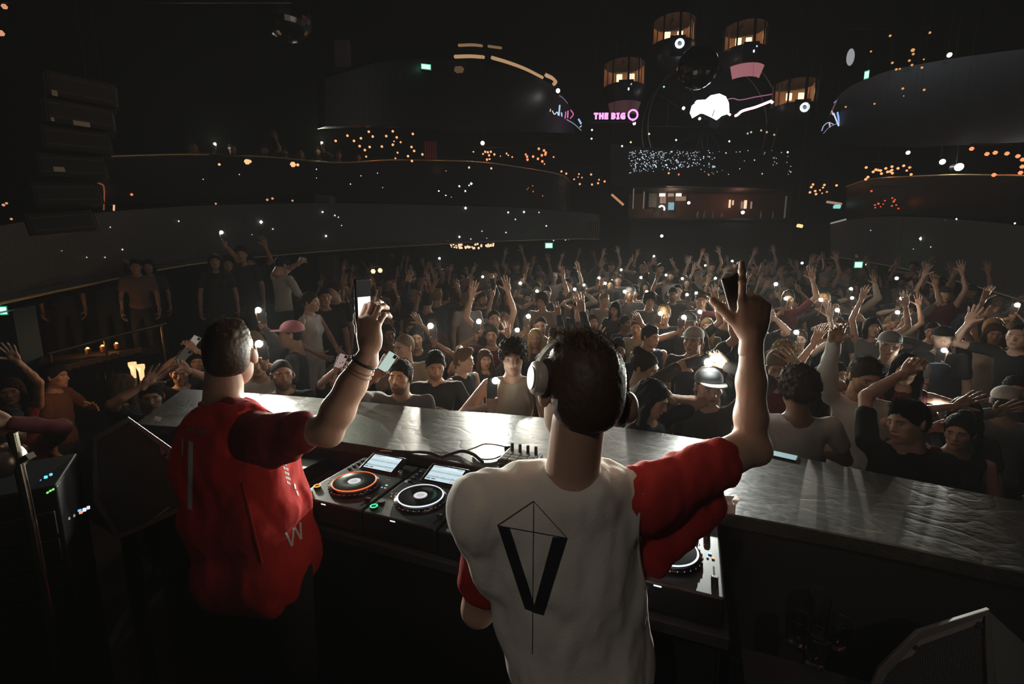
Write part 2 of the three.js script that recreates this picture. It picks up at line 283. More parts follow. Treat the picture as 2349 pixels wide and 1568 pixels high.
function addedSpot(pos, aim, cd, angle, label) {
  const dir = V(...aim).sub(pos).normalize(), g = thing('added_spot_lamp', label, 'stage light', pos), m = frame(V(0, 1, 0).addScaledVector(dir, -dir.y).normalize(), dir, V(0, 0, 0));
  part('barrel', new THREE.CylinderGeometry(0.09, 0.1, 0.4, 20).rotateX(Math.PI / 2).translate(0, 0, -0.24).applyMatrix4(m), BLACK, g); part('lamp_lens', new THREE.CylinderGeometry(0.075, 0.075, 0.01, 20).rotateX(Math.PI / 2).translate(0, 0, -0.035).applyMatrix4(m), glow([1, 0.86, 0.74], 4), g); part('hanging_pole', cyl(0.02, 0.02, 13 - pos.y - 0.1, 10).translate(0, (13 - pos.y) / 2 + 0.05, 0), STEEL, g);
  const l = shadows(new THREE.SpotLight(RGB(1, 0.86, 0.74), cd, 0, angle, 0.6), 2); l.name = 'spot_beam'; l.position.copy(dir).multiplyScalar(0.12); l.target.position.copy(dir).multiplyScalar(2); g.add(l, l.target);
}
addedSpot(V(-1.2, 3.7, 1.6), [0.13, 1.28, -1.0], WASH.spot, 0.21, 'spot lamp added for the headphone wearer, unseen behind the camera'); addedSpot(V(0.9, 3.9, 1.9), [1.15, 0.85, -1.0], WASH.spot * 1.3, 0.13, 'spot lamp added for the right-hand monitor, unseen behind the camera');  // both spots are added fill, with no known source behind the camera
washLamp([2.6, 11.4, -6.5], [2.2, 3, -19], [0.2, 0.32, 1], WASH.blue, 1.4, 0.6, 'added dim blue wash lamp high over the dance floor, outside the picture');  // blue fill added to turn the blacks navy, no such lamp known

// ---------------------------------------------------------------- the booth
const marble = noiseTexture(1024, (u, v) => {
  const t = (x, y, s) => noise(x, y, s), w = 0.5 * t(u * 6, v * 6, 2) + 0.25 * t(u * 14, v * 14, 5), n = 0.5 + 0.5 * (0.6 * t(u * 5 + w, v * 9, 1) + 0.3 * t(u * 18, v * 26 + w, 4) + 0.2 * t(u * 60, v * 60, 8));
  const vein = Math.pow(1 - Math.abs(t(u * 7 + w * 2.2, v * 11 + w * 1.2, 7)), 22) * 0.7 + Math.pow(1 - Math.abs(t(u * 17 + w * 3, v * 23, 9)), 26) * 0.4, c = 0.17 + 0.09 * n + 0.05 * t(u * 90, v * 140, 3) + 0.14 * vein * clamp(n * 1.6);
  return [c * 1.02, c * 0.97, c * 0.88];
}, true);
const marbleRough = noiseTexture(512, (u, v) => 0.55 + 0.08 * noise(u * 8, v * 12, 3) + 0.1 * noise(u * 40, v * 70, 5) + 0.08 * noise(u * 120, v * 160, 6)), marbleBump = noiseTexture(1024, (u, v) => { const w = 0.5 * noise(u * 6, v * 6, 2) + 0.25 * noise(u * 14, v * 14, 5); return 0.5 + 0.2 * noise(u * 30, v * 44, 2) + 0.12 * noise(u * 90, v * 120, 6) - 0.4 * Math.pow(1 - Math.abs(noise(u * 7 + w * 2.2, v * 11 + w * 1.2, 7)), 12); });
const MARBLE = M(0xffffff, 0.62, 0, { map: marble, roughnessMap: marbleRough, bumpMap: marbleBump, bumpScale: 0.0011, specularIntensity: 1 });
const CTOP = 1.06, COUNTER_FAR = [[420, 891], [440, 893], [560, 900], [800, 918], [1000, 938], [1240, 957], [1640, 1012], [2000, 1082], [2349, 1150], [2800, 1230]];
const behindCounter = (px) => { for (let i = 0; i + 1 < COUNTER_FAR.length; i++) { const a = COUNTER_FAR[i], b = COUNTER_FAR[i + 1]; if (px >= a[0] && px <= b[0]) return -PY(px, mix(a[1], b[1], (px - a[0]) / (b[0] - a[0])), CTOP).z + 0.36; } return 0; };
{
  const far = COUNTER_FAR.map((p) => PY(...p, CTOP)), near = [[310, 972], [400, 978], [500, 985], [800, 1015], [1150, 1080], [1690, 1180], [2000, 1237], [2349, 1310], [3000, 1440]].map((p) => PY(...p, CTOP));
  const cf = new THREE.CatmullRomCurve3(far), cn = new THREE.CatmullRomCurve3(near), n = 60, pos = [], uv = [], idx = [];
  const F = cf.getSpacedPoints(n), N = cn.getSpacedPoints(n), prof = [[0, 0], [0.004, -0.004], [0.004, -0.05], [0, -0.054]];
  // slab: near lip, top, far lip, underside
  for (let i = 0; i <= n; i++) { const a = N[i], b = F[i], o = b.clone().sub(a).setY(0).normalize(), w = a.distanceTo(b); const ring = [[-0.004, -0.05], [-0.004, -0.005], [0, 0], [w * 0.33, 0], [w * 0.66, 0], [w, 0], [w + 0.004, -0.005], [w + 0.004, -0.05], [w * 0.5, -0.054]]; for (const [s, y] of ring) { const p = a.clone().addScaledVector(o, s); pos.push(p.x, CTOP + y, p.z); uv.push((p.x * 0.93 + p.z * 0.37) * 0.62, (-p.x * 0.37 + p.z * 0.93 + y) * 0.62); } if (i) for (let k = 0; k < 9; k++) { const a0 = (i - 1) * 9 + k, a1 = (i - 1) * 9 + (k + 1) % 9, b0 = i * 9 + k, b1 = i * 9 + (k + 1) % 9; idx.push(a0, b0, a1, a1, b0, b1); } }
  const g = new THREE.BufferGeometry(); g.setAttribute('position', new THREE.Float32BufferAttribute(pos, 3)); g.setAttribute('uv', new THREE.Float32BufferAttribute(uv, 2)); g.setIndex(idx); const slab = g.toNonIndexed(); slab.computeVertexNormals();
  const base = thing('booth_counter', 'long dark marble counter between the booth and the crowd', 'counter', [0, DANCE, -2]);
  part('marble_top', slab.translate(0, -DANCE, 2), MARBLE, base);
  const wallGeo = (pts, inset, y0, y1, t) => { const p = [], id = []; pts.forEach((a, i) => { const T = pts[Math.min(n, i + 1)].clone().sub(pts[Math.max(0, i - 1)]).setY(0).normalize(), Nn = V(-T.z, 0, T.x); for (const [o, y] of [[inset, y0], [inset, y1], [inset + t, y1], [inset + t, y0]]) { const q = a.clone().addScaledVector(Nn, o); p.push(q.x, y, q.z); } if (i) for (let k = 0; k < 4; k++) { const a0 = (i - 1) * 4 + k, a1 = (i - 1) * 4 + (k + 1) % 4, b0 = i * 4 + k, b1 = i * 4 + (k + 1) % 4; id.push(a0, a1, b0, a1, b1, b0); } }); const q = new THREE.BufferGeometry(); q.setAttribute('position', new THREE.Float32BufferAttribute(p, 3)); q.setIndex(id); const r = q.toNonIndexed(); r.computeVertexNormals(); return r; };
  part('crowd_side_panel', wallGeo(F, 0.03, DANCE, CTOP - 0.055, 0.04).translate(0, -DANCE, 2), M([0.03, 0.028, 0.026], 0.6), base);
  part('booth_side_panel', wallGeo(N, -0.07, DANCE, CTOP - 0.055, 0.04).translate(0, -DANCE, 2), M([0.012, 0.012, 0.014], 0.75), base);
}
// gear table along the counter
const U = V(Math.cos(HALL_YAW), 0, -Math.sin(HALL_YAW)), W = V(Math.sin(HALL_YAW), 0, Math.cos(HALL_YAW));   // along the counter; from the crowd to the booth
const DECK1 = V(-0.661, 1.04, -1.799).addScaledVector(W, -0.045), slot = (u, w = 0) => DECK1.clone().addScaledVector(U, u).addScaledVector(W, w);
const TABLE = 0.925;
{
  const c = slot(0.52, 0.005), t = thing('gear_table', 'black table under the decks and the mixer', 'table', [c.x, 0, c.z], HALL_YAW);
  part('table_top', bx(1.82, 0.04, 0.43, 0, TABLE - 0.02, 0, 0.005), MATTE, t); part('front_skirt', bx(1.78, TABLE - 0.06, 0.02, 0, (TABLE - 0.06) / 2 + 0.01, 0.08), MATTE, t);
  for (const x of [-1, 1]) for (const z of [-1, 1]) part('leg', bx(0.05, TABLE - 0.04, 0.05, x * 0.88, (TABLE - 0.04) / 2, z * 0.1 - 0.06), MATTE, t);
}
const waveScreen = (seed) => canvasTexture(320, 180, (c) => {
  const g = (v) => `rgb(${v},${v + 4},${v + 6})`; c.fillStyle = '#dfeaf0'; c.fillRect(0, 0, 320, 180); c.fillStyle = '#f6fbff'; c.fillRect(0, 0, 320, 34); c.fillStyle = g(150); c.fillRect(8, 6, 120, 6); c.fillRect(8, 18, 86, 5); c.fillRect(250, 8, 54, 7);
  let s = seed; const r = () => (s = (s * 16807) % 2147483647) / 2147483647;
  for (let x = 0; x < 320; x += 2) { const a = 10 + 20 * r() * (0.4 + 0.6 * Math.abs(Math.sin(x * 0.09 + seed))); c.fillStyle = g(165 + 40 * r()); c.fillRect(x, 72 - a / 2, 1.6, a); }
  for (let x = 0; x < 320; x += 2) { const a = 4 + 15 * r(); c.fillStyle = g(120 + 80 * r()); c.fillRect(x, 138 - a, 1.6, a); } c.fillStyle = g(110); c.fillRect(0, 142, 320, 2); c.fillRect(8, 152, 40, 12); c.fillRect(60, 152, 40, 12); c.fillStyle = '#c96b55'; c.fillRect(244, 160, 60, 5); c.fillStyle = '#fff'; c.fillRect(158, 40, 2, 64);
});
const vinyl = canvasTexture(128, 128, (c) => { c.fillStyle = '#000'; c.fillRect(0, 0, 128, 128); const ring = (r, f) => { c.beginPath(); c.arc(64, 64, r, 0, 7); c.fillStyle = f; c.fill(); }; ring(60, '#e8e8ee'); ring(56, '#f4f4f8'); ring(30, '#9a9aa6'); ring(27, '#e9e9f0'); ring(20, '#7c7c88'); ring(18, '#d8d8e0'); });
const DECKM = M([0.011, 0.011, 0.012], 0.38), GLOSS = M([0.006, 0.006, 0.007], 0.12, 0, { clearcoat: 0.6, clearcoatRoughness: 0.15 }), KNOB = M([0.02, 0.02, 0.022], 0.4), CHROME = M([0.7, 0.7, 0.72], 0.15, 1);
const ringGeo = (r, t, n = 40) => new THREE.TorusGeometry(r, t, 4, n).rotateX(Math.PI / 2);
function deck(u, label, ringRGB, ringPower, cue) {
  const p = slot(u), t = thing('media_player', label, 'media player', [p.x, TABLE, p.z], HALL_YAW, 'media players on the booth table'), top = 0.115;
  part('body', new RoundedBoxGeometry(0.318, 0.095, 0.41, 3, 0.008).translate(0, 0.06, 0), DECKM, t);
  for (const x of [-1, 1]) for (const z of [-1, 1]) part('foot', cyl(0.018, 0.02, 0.0135, 12).translate(x * 0.12, 0.0067, z * 0.16), KNOB, t);
  part('screen_hood', new RoundedBoxGeometry(0.19, 0.022, 0.116, 2, 0.004).translate(0, -0.0125, 0).rotateX(0.3).translate(0, top + 0.014, -0.14), DECKM, t);
  const sc = part('screen', new THREE.PlaneGeometry(0.154, 0.09).rotateX(-Math.PI / 2).rotateX(0.3).translate(0, top + 0.014, -0.14), new THREE.MeshStandardMaterial({ color: 0, roughness: 0.2, emissive: RGB(0.86, 0.97, 1), emissiveMap: waveScreen(Math.floor(u * 1000) + 77), emissiveIntensity: 0.95 }), t);
  rectLight('screen_light', [0.86, 0.97, 1], 1.1, 0.15, 0.085, [0, top + 0.022, -0.138], [0, 1, 0.31], t);
  part('screen_bezel', merge(bx(0.166, 0.002, 0.005, 0, 0, -0.0475), bx(0.166, 0.002, 0.005, 0, 0, 0.0475), bx(0.005, 0.002, 0.1, -0.0805, 0, 0), bx(0.005, 0.002, 0.1, 0.0805, 0, 0)).rotateX(0.3).translate(0, top + 0.014, -0.14), GLOSS, t);
  const jog = part('jog_wheel', new THREE.LatheGeometry([[0, 0.02], [0.028, 0.02], [0.03, 0.022], [0.086, 0.022], [0.09, 0.019], [0.0905, 0.015], [0.101, 0.013], [0.104, 0.008], [0.104, 0]].map((q) => new THREE.Vector2(...q)), 64).translate(0, top - 0.009, 0.05), GLOSS, t);
  part('grip_dimples', merge(Array.from({ length: 30 }, (_, i) => bx(0.004, 0.006, 0.006, 0.103 * Math.cos(i * 0.2094), top + 0.001, 0.05 + 0.103 * Math.sin(i * 0.2094), 0.0015))), CHROME, jog);
  part('ring_light', ringGeo(0.0885, 0.0034, 48).translate(0, top + 0.0122, 0.05), glow(ringRGB, ringPower), jog);
  part('centre_display', new THREE.CircleGeometry(0.0285, 40).rotateX(-Math.PI / 2).translate(0, top + 0.0135, 0.05), new THREE.MeshStandardMaterial({ color: 0, emissive: 0xffffff, emissiveMap: vinyl, emissiveIntensity: 0.75 }), jog);
  const button = (name, r, x, z, rgb, k) => { const b = part(name, cyl(r, r, 0.008, 24).translate(x, top - 0.004, z), KNOB, t); if (rgb) part('ring_light', ringGeo(r * 0.86, r * 0.2, 18).translate(x, top + 0.001, z), glow(rgb, k), b); };
  button('play_button', 0.0145, -0.132, 0.168, [0.05, 1, 0.35], 1.1); button('cue_button', 0.0145, -0.132, 0.122, cue ? [1, 0.5, 0.12] : null, 1.1);
  for (let i = 0; i < 4; i++) { const b = part('hot_cue_button', bx(0.017, 0.006, 0.011, -0.132, top - 0.004, -0.16 + i * 0.03, 0.002), KNOB, t); part('button_light', bx(0.012, 0.001, 0.002, -0.132, top - 0.0008, -0.156 + i * 0.03), glow([0.35, 0.5, 0.6], 0.35), b); }
  for (const [x, z, c, k, w] of [[-0.124, 0.07, [1, 0.55, 0.2], 0.9, 0.004], [-0.112, 0.062, [1, 0.55, 0.2], 0.8, 0.004], [-0.136, 0.05, [1, 0.6, 0.3], 0.7, 0.004], [-0.12, 0.044, [1, 0.5, 0.2], 0.7, 0.004], [0.095, -0.045, [1, 0.25, 0.1], 0.7, 0.003], [0.108, -0.045, [1, 0.3, 0.1], 0.7, 0.003], [0.125, 0.0, [0.15, 0.6, 1], 1.6, 0.011], [0.118, 0.022, [0.6, 0.75, 1], 0.7, 0.007], [0.134, 0.022, [1, 0.4, 0.1], 1.0, 0.009], [-0.14, -0.05, [0.1, 0.35, 1], 0.8, 0.003]]) part('button_light', bx(w, 0.002, Math.min(w, 0.006), x, top - 0.006, z, 0.0008), glow(c, k), t);
  for (const x of [-0.03, -0.008]) part('button_light', new THREE.SphereGeometry(0.0075, 12, 8).scale(1, 0.5, 1).translate(x, top - 0.006, -0.055), glow([1, 0.45, 0.14], 1.3), t);
  part('browse_knob', new THREE.LatheGeometry([[0, 0.016], [0.008, 0.016], [0.0105, 0.013], [0.011, 0]].map((q) => new THREE.Vector2(...q)), 24).translate(0.118, top - 0.007, -0.11), CHROME, t);
  part('tempo_slot', bx(0.005, 0.002, 0.11, 0.134, top - 0.007, 0.12), MATTE, t); part('tempo_fader', bx(0.02, 0.012, 0.011, 0.134, top - 0.002, 0.13, 0.002), KNOB, t);
  part('slot_glint', bx(0.022, 0.004, 0.003, -0.02, 0.098, 0.2046), glow([0.85, 0.95, 1], 1.2), t);  // reflection on the front slot, put in as a glowing strip
  part('logo_light', bx(0.02, 0.002, 0.006, 0.0, top - 0.006, -0.19, 0.0008), glow([0.5, 1, 0.1], u > 0.2 && u < 0.5 ? 0.9 : 0.05), t);
  return t;
}
deck(0, 'left-hand media player with an orange jog ring beside the red vest', [1, 0.16, 0.05], 1.0, true);
deck(0.325, 'second media player with a white jog ring, between the two people', [0.85, 0.93, 1], 1.0, false);
deck(0.325 * 2 + 0.345 * 0.86 - 0.021, 'third media player hidden in front of the pale vest', [0.85, 0.93, 1], 0.9, false);
deck(0.325 * 3 + 0.345 * 0.86 - 0.02, 'right-hand media player with a white jog ring under the raised arm', [0.85, 0.93, 1], 1.0, true);
{
  const p = slot(0.626), t = thing('mixer', 'black four channel mixer hidden in front of the pale vest', 'mixer', [p.x, TABLE, p.z], HALL_YAW); part('body', new RoundedBoxGeometry(0.276, 0.1, 0.4, 3, 0.008).translate(0, 0.05, 0), DECKM, t);
  for (let i = 0; i < 4; i++) { for (let j = 0; j < 5; j++) part('knob', cyl(0.009, 0.011, 0.02, 14).translate(-0.09 + i * 0.055, 0.108, -0.16 + j * 0.042), KNOB, t); part('fader', bx(0.014, 0.016, 0.024, -0.09 + i * 0.055, 0.105, 0.12, 0.003), KNOB, t); }
  for (let i = 0; i < 4; i++) part('level_light', bx(0.006, 0.002, 0.03, -0.065 + i * 0.055, 0.1005, 0.03), glow([0.1, 1, 0.2], 0.5), t);
  part('crossfader', bx(0.02, 0.014, 0.014, 0, 0.105, 0.175, 0.003), KNOB, t);
}
// ---------------------------------------------------------------- the two people at the decks
const weave = noiseTexture(256, (u, v) => 0.5 + 0.22 * Math.sin(u * 256 * 1.57) * Math.sin(v * 256 * 1.57) + 0.5 * noise(u * 40, v * 40, 3) + 0.5 * noise(u * 9, v * 9, 1));
weave.repeat.set(5, 5);
const cloth = (rgb, more = {}) => M(rgb, 0.92, 0, { bumpMap: weave, bumpScale: 0.0006, sheen: 0.25, sheenRoughness: 0.6, sheenColor: RGB(...rgb.map((c) => Math.min(1, c * 1.6))), ...more });
const SKIN = { fair: [0.58, 0.36, 0.26], pale: [0.62, 0.42, 0.32], tan: [0.44, 0.26, 0.17], brown: [0.27, 0.15, 0.09], olive: [0.5, 0.32, 0.2] };
function setOn(root, name, geo, mat) { geo.translate(-root.position.x, -root.position.y, -root.position.z); return part(name, geo, mat, root); }
// a flat print that follows the cloth: a four-cornered patch (pixels of its corners as seen from the room's camera point) laid on the surface
function print(field, corners, nu, nv, lift = 0.0016) {
  const pos = [], idx = [], from = V(0, EYE, 0);
  for (let j = 0; j <= nv; j++) for (let i = 0; i <= nu; i++) {
    const u = i / nu, v = j / nv, c = [0, 1].map((k) => mix(mix(corners[0][k], corners[1][k], u), mix(corners[3][k], corners[2][k], u), v)), dir = V(...ray(...c)).normalize();
    const h = field.hit(from.clone().addScaledVector(dir, 0.6), dir, 1.6) ?? from.clone().addScaledVector(dir, 1); h.addScaledVector(dir, -lift); pos.push(h.x, h.y, h.z);
  }
  for (let j = 0; j < nv; j++) for (let i = 0; i < nu; i++) { const a = j * (nu + 1) + i, b = a + 1, c = a + nu + 1, d = c + 1; idx.push(a, c, b, b, c, d); }
  const g = new THREE.BufferGeometry(); g.setAttribute('position', new THREE.Float32BufferAttribute(pos, 3)); g.setIndex(idx); g.computeVertexNormals(); return g;
}
function stroke(field, a, b, w, n = 14) { const dx = b[0] - a[0], dy = b[1] - a[1], l = Math.hypot(dx, dy), ox = -dy / l * w / 2, oy = dx / l * w / 2; return print(field, [[a[0] + ox, a[1] + oy], [b[0] + ox, b[1] + oy], [b[0] - ox, b[1] - oy], [a[0] - ox, a[1] - oy]], n, 1); }
const folds = (sx, sy, amp, seed) => (x, y, z) => { const a = noise(x * sx + y * 1.4 + seed, y * sy + x * 2.2, z * sx * 0.8 + seed), b = noise(x * sx * 2.1 - y * 3, y * sy * 2 + seed, z * sx * 1.7); return amp * (0.5 - Math.abs(a)) * 1.6 + amp * 0.5 * b; };
function strands(geo, matrix, keep, count, len, seed, r = 0.00045) {
  const p = geo.attributes.position, n = geo.attributes.normal, pos = [], nor = [], ok = []; for (let i = 0; i < p.count; i++) if (keep(p.getX(i), p.getY(i), p.getZ(i)) > 0) ok.push(i);
  for (let k = 0; k < count && ok.length; k++) {
    const i = ok[Math.floor(rand() * ok.length)], w = keep(p.getX(i), p.getY(i), p.getZ(i)), a = V().fromBufferAttribute(p, i), d = V().fromBufferAttribute(n, i).multiplyScalar(0.8).add(V(rr(-0.5, 0.5), rr(-0.15, 0.45), rr(-0.3, 0.6))).normalize(), s = d.clone().cross(V(rr(-1, 1), 0.3, rr(-1, 1))).normalize(), t = d.clone().cross(s), l = len * w * rr(0.5, 1.2);
    const q = [0, 1, 2].map((m) => a.clone().addScaledVector(s, r * Math.cos(m * 2.1)).addScaledVector(t, r * Math.sin(m * 2.1)).addScaledVector(d, -0.002)), tip = a.clone().addScaledVector(d, l).add(V(0, 0, l * 0.3));
    for (let m = 0; m < 3; m++) { pos.push(...A(q[m]), ...A(q[(m + 1) % 3]), ...A(tip)); const nn = q[m].clone().sub(a).normalize(); nor.push(...A(nn), ...A(nn), ...A(nn)); }
  }
  const g = new THREE.BufferGeometry(); g.setAttribute('position', new THREE.Float32BufferAttribute(pos, 3)); g.setAttribute('normal', new THREE.Float32BufferAttribute(nor, 3)); return g.applyMatrix4(matrix);
}
function legs(f, x, z, y, yaw, spread = 0.1, r = 0.088) {
  const c = Math.cos(yaw), s = Math.sin(yaw); f.ell([x, y, z], [0.155, 0.12, 0.115], { k: 0.05, q: new THREE.Quaternion().setFromEuler(new THREE.Euler(0, yaw, 0)) });
  for (const k of [-1, 1]) { const hx = x + c * k * spread * 0.9, hz = z - s * k * spread * 0.9, ax = x + c * k * spread * 1.25, az = z - s * k * spread * 1.25; f.chain([[hx, y - 0.04, hz], [mix(hx, ax, 0.5), 0.49, mix(hz, az, 0.5)], [ax, 0.09, az]], [r, r * 0.74, r * 0.6], { k: 0.04 }); }
}
function shoes(x, z, yaw, spread, parent) {
  const f = new Field(), c = Math.cos(yaw), s = Math.sin(yaw);
  for (const k of [-1, 1]) { const ax = x + c * k * spread * 1.25, az = z - s * k * spread * 1.25; f.cap([ax - s * 0.03, 0.045, az - c * 0.03], [ax + s * 0.15, 0.036, az + c * 0.15], 0.045, 0.036, { k: 0.02 }).cap([ax, 0.05, az], [ax, 0.1, az], 0.045, 0.042, { k: 0.02 }); }
  return setOn(parent, 'shoes', f.mesh(0.014, { plain: true }), M([0.02, 0.02, 0.022], 0.5));
}

// ---- the one with headphones and a pale vest
{
  const root = thing('person', 'person from behind in a pale vest over a red tee, headphones on, phone raised', 'person', [0.15, 0, -1.0]);
  const N = P(1310, 1082, 0.955), SL = P(1122, 1165, 0.975), SR = P(1478, 1142, 1.0), ER = P(1722, 1022, 1.1), WR = P(1724, 782, 1.12), EL = P(1098, 1395, 1.06), WL = P(1215, 1300, 1.16);
  const HM = frame(V(0.1, 1, -0.06), V(-0.2, 0.02, -1), P(1330, 902, 0.925));
  const handM = frame(V(0.02, 1, -0.05), V(0.12, 0.05, -1), WR.clone().add(V(0, 0.01, 0)), 1.0);
  const body = new Field();
  body.cap(HM.elements.slice(12, 15).map((v, i) => v + [-0.004, -0.05, 0.02][i]), N.clone().add(V(0, -0.03, 0)), 0.055, 0.06, { k: 0.03 });
  body.cap(N.clone().add(V(0, -0.05, 0)), SL.clone().add(V(0.03, 0, 0)), 0.05, 0.05, { k: 0.05 }).cap(N.clone().add(V(0, -0.05, 0)), SR.clone().add(V(-0.03, 0, 0)), 0.05, 0.05, { k: 0.05 });
  body.ell([0.115, 1.28, -1.0], [0.14, 0.19, 0.095], { k: 0.05 }).ell([0.15, 1.05, -1.01], [0.12, 0.2, 0.09], { k: 0.05 });
  body.chain([SR, SR.clone().lerp(ER, 0.5), ER], [0.058, 0.052, 0.045], { k: 0.02 });
  body.chain([ER, ER.clone().lerp(WR, 0.28), ER.clone().lerp(WR, 0.62), WR], [0.0355, 0.037, 0.0325, 0.0258], { k: 0.02 });
  body.ell(ER.clone().add(V(0.012, -0.012, 0.012)), 0.032, { k: 0.02 });
  body.chain([SL, EL, WL], [0.055, 0.042, 0.03], { k: 0.02 });
  const head = headField({ hairRel: [0.16, 0.12, 0.1], neck: false }).mesh(0.0042).applyMatrix4(HM);
  const hand = handField('lift', 1.06).mesh(0.0036).applyMatrix4(handM), handL = flipX(handField('relaxed').mesh(0.005)).applyMatrix4(frame(V(0.3, -0.1, -1), V(0, -1, 0), WL));
  setOn(root, 'body', mergeBody([body.mesh(0.008), head, hand, handL]), skin(SKIN.fair));
  // hair
  const hf = new Field(); hf.ell([0, 0.036, -0.014], [0.0805, 0.0895, 0.1], { k: 0.02 }).ell([0, -0.012, -0.05], [0.068, 0.06, 0.055], { k: 0.03 }).ell([0.004, 0.1, 0.02], [0.052, 0.034, 0.06], { k: 0.03 });
  hf.ell([0, -0.05, 0.085], [0.09, 0.1, 0.085], { sub: true, k: 0.015 }).box([0, -0.16, 0], [0.2, 0.09, 0.2], 0.02, { sub: true, k: 0.02 }); for (const s of [-1, 1]) hf.ell([s * 0.085, -0.015, 0.0], [0.02, 0.05, 0.04], { sub: true, k: 0.01 });
  const hairGeo = hf.mesh(0.0042, { disp: (x, y, z) => 0.0022 * noise(x * 160, y * 160, z * 160) + (y > 0.07 ? 0.004 * noise(x * 70, y * 40, z * 30) : 0), plain: true });
  const HAIR = M([0.075, 0.045, 0.025], 0.55);
  const hairMesh = setOn(root, 'hair', hairGeo.clone().applyMatrix4(HM), HAIR);
  const fuzz = new THREE.Mesh(strands(hairGeo, HM, (x, y, z) => clamp(0.14 + (y + 0.03) * 2.6 + (y > 0.095 ? 1.0 : 0), 0.12, 1.6), 9000, 0.0095, 1).translate(-root.position.x, 0, -root.position.z), HAIR); fuzz.name = 'hair_strands'; fuzz.userData.kind = 'stuff'; hairMesh.add(fuzz);
  // red tee
  const tee = new Field(), RED = cloth([0.42, 0.022, 0.018]);
  tee.cap(N.clone().add(V(0, -0.075, 0)), SL, 0.058, 0.062, { k: 0.05 }).cap(N.clone().add(V(0, -0.075, 0)), SR, 0.058, 0.066, { k: 0.05 });
  tee.ell([0.118, 1.28, -1.0], [0.175, 0.2, 0.108], { k: 0.06 }).ell([0.15, 1.06, -1.01], [0.15, 0.2, 0.105], { k: 0.06 }).ell([0.16, 0.95, -1.01], [0.155, 0.1, 0.11], { k: 0.05 });
  const cuff = SR.clone().lerp(ER, 0.66); tee.chain([SR, cuff], [0.074, 0.066], { k: 0.05 }).cap(P(1495, 1275, 1.01), P(1640, 1165, 1.07), 0.05, 0.036, { k: 0.08 });
  tee.chain([SL, SL.clone().lerp(EL, 0.72)], [0.06, 0.062], { k: 0.04 });
  setOn(root, 'tee_shirt', tee.mesh(0.0085, { disp: folds(16, 9, 0.009, 4), uv: true, plain: true, pad: 0.01 }), RED);
  // vest
  const vest = new Field(), PALE = cloth([0.78, 0.74, 0.67]);
  vest.cap(N.clone().add(V(-0.01, -0.062, 0.0)), SL.clone().add(V(-0.012, 0.014, 0.01)), 0.068, 0.084, { k: 0.05 }).cap(N.clone().add(V(0.01, -0.062, 0.0)), SR.clone().add(V(-0.035, 0.0, 0)), 0.068, 0.07, { k: 0.05 });
  vest.ell([0.108, 1.31, -1.0], [0.205, 0.19, 0.136], { k: 0.07 }).ell([0.145, 1.12, -1.01], [0.2, 0.2, 0.135], { k: 0.08 }).ell([0.18, 0.93, -1.01], [0.19, 0.17, 0.135], { k: 0.08 });
  vest.cap(P(1098, 1190, 0.95), P(1118, 1310, 0.97), 0.058, 0.045, { k: 0.07 });
  vest.ell(P(1532, 1222, 1.04), [0.075, 0.132, 0.22], { sub: true, k: 0.012 });
  vest.ell(N.clone().add(V(0, -0.045, 0.012)), [0.1, 0.058, 0.078], { k: 0.04 });
  vest.cap([N.x, N.y + 0.085, N.z - 0.015], [N.x, N.y + 0.15, N.z - 0.015], 0.075, 0.085, { sub: true, k: 0.012 });
  vest.box([0.15, 0.6, -1], [0.6, 0.16, 0.6], 0.02, { sub: true, k: 0.02 });
  const big = folds(9, 3.2, 0.013, 9), small = folds(21, 8, 0.004, 2), NP = P(1372, 1100, 0.93), dip = P(1412, 1135, 0.97);
  const vestGeo = vest.mesh(0.0075, { disp: (x, y, z) => big(x, y, z) + small(x, y, z) + 0.02 * Math.exp(-((x - dip.x) ** 2 + (y - dip.y) ** 2 + (z - dip.z) ** 2) / 0.0009) - 0.012 * Math.exp(-((x - NP.x) ** 2 + (y - NP.y) ** 2) / 0.0006), uv: true, plain: true, pad: 0.012 });
  const vestMesh = setOn(root, 'vest', vestGeo, PALE);
  const INK = M([0.02, 0.02, 0.03], 0.85), ink = (name, ...geos) => { const g = mergeGeometries(geos); g.translate(-root.position.x, 0, -root.position.z); const m = part(name, g, INK, vestMesh); return m; };
  ink('printed_letter', print(vest, [[1141, 1205], [1169, 1211], [1232, 1407], [1204, 1396]], 8, 40), print(vest, [[1268, 1231], [1301, 1234], [1247, 1411], [1221, 1404]], 8, 40));
  ink('printed_lines', stroke(vest, [1141, 1205], [1224, 1149], 2.4, 20), stroke(vest, [1224, 1149], [1301, 1234], 1.6, 20), stroke(vest, [1141, 1205], [1301, 1234], 2.2, 30), stroke(vest, [1224, 1149], [1221, 1500], 1.5, 60), stroke(vest, [1301, 1234], [1266, 1346], 1.6, 20));
  // piping along the armhole, trousers, shoes
  const ring = []; for (let i = 0; i <= 30; i++) { const a = mix(-2.45, 0.55, i / 30), px = 1506 + 34 * Math.sin(a) * (a > 0 ? 0.95 : 1.25), py = 1228 + 140 * Math.cos(a), d = V(...ray(px, py)).normalize(), h = vest.hit(V(0, EYE, 0).addScaledVector(d, 0.6), d, 0.8); if (h) ring.push(h.addScaledVector(d, -0.003)); }
  if (ring.length > 4) { const g = tube(ring, 0.0035, 60, 6); g.translate(-root.position.x, 0, -root.position.z); part('armhole_piping', g, PALE, vestMesh); }
  const tr = new Field(); legs(tr, 0.17, -1.01, 0.92, 0.0); setOn(root, 'trousers', tr.mesh(0.016, { plain: true }), M([0.02, 0.02, 0.024], 0.9)); shoes(0.17, -1.01, Math.PI, 0.1, root);

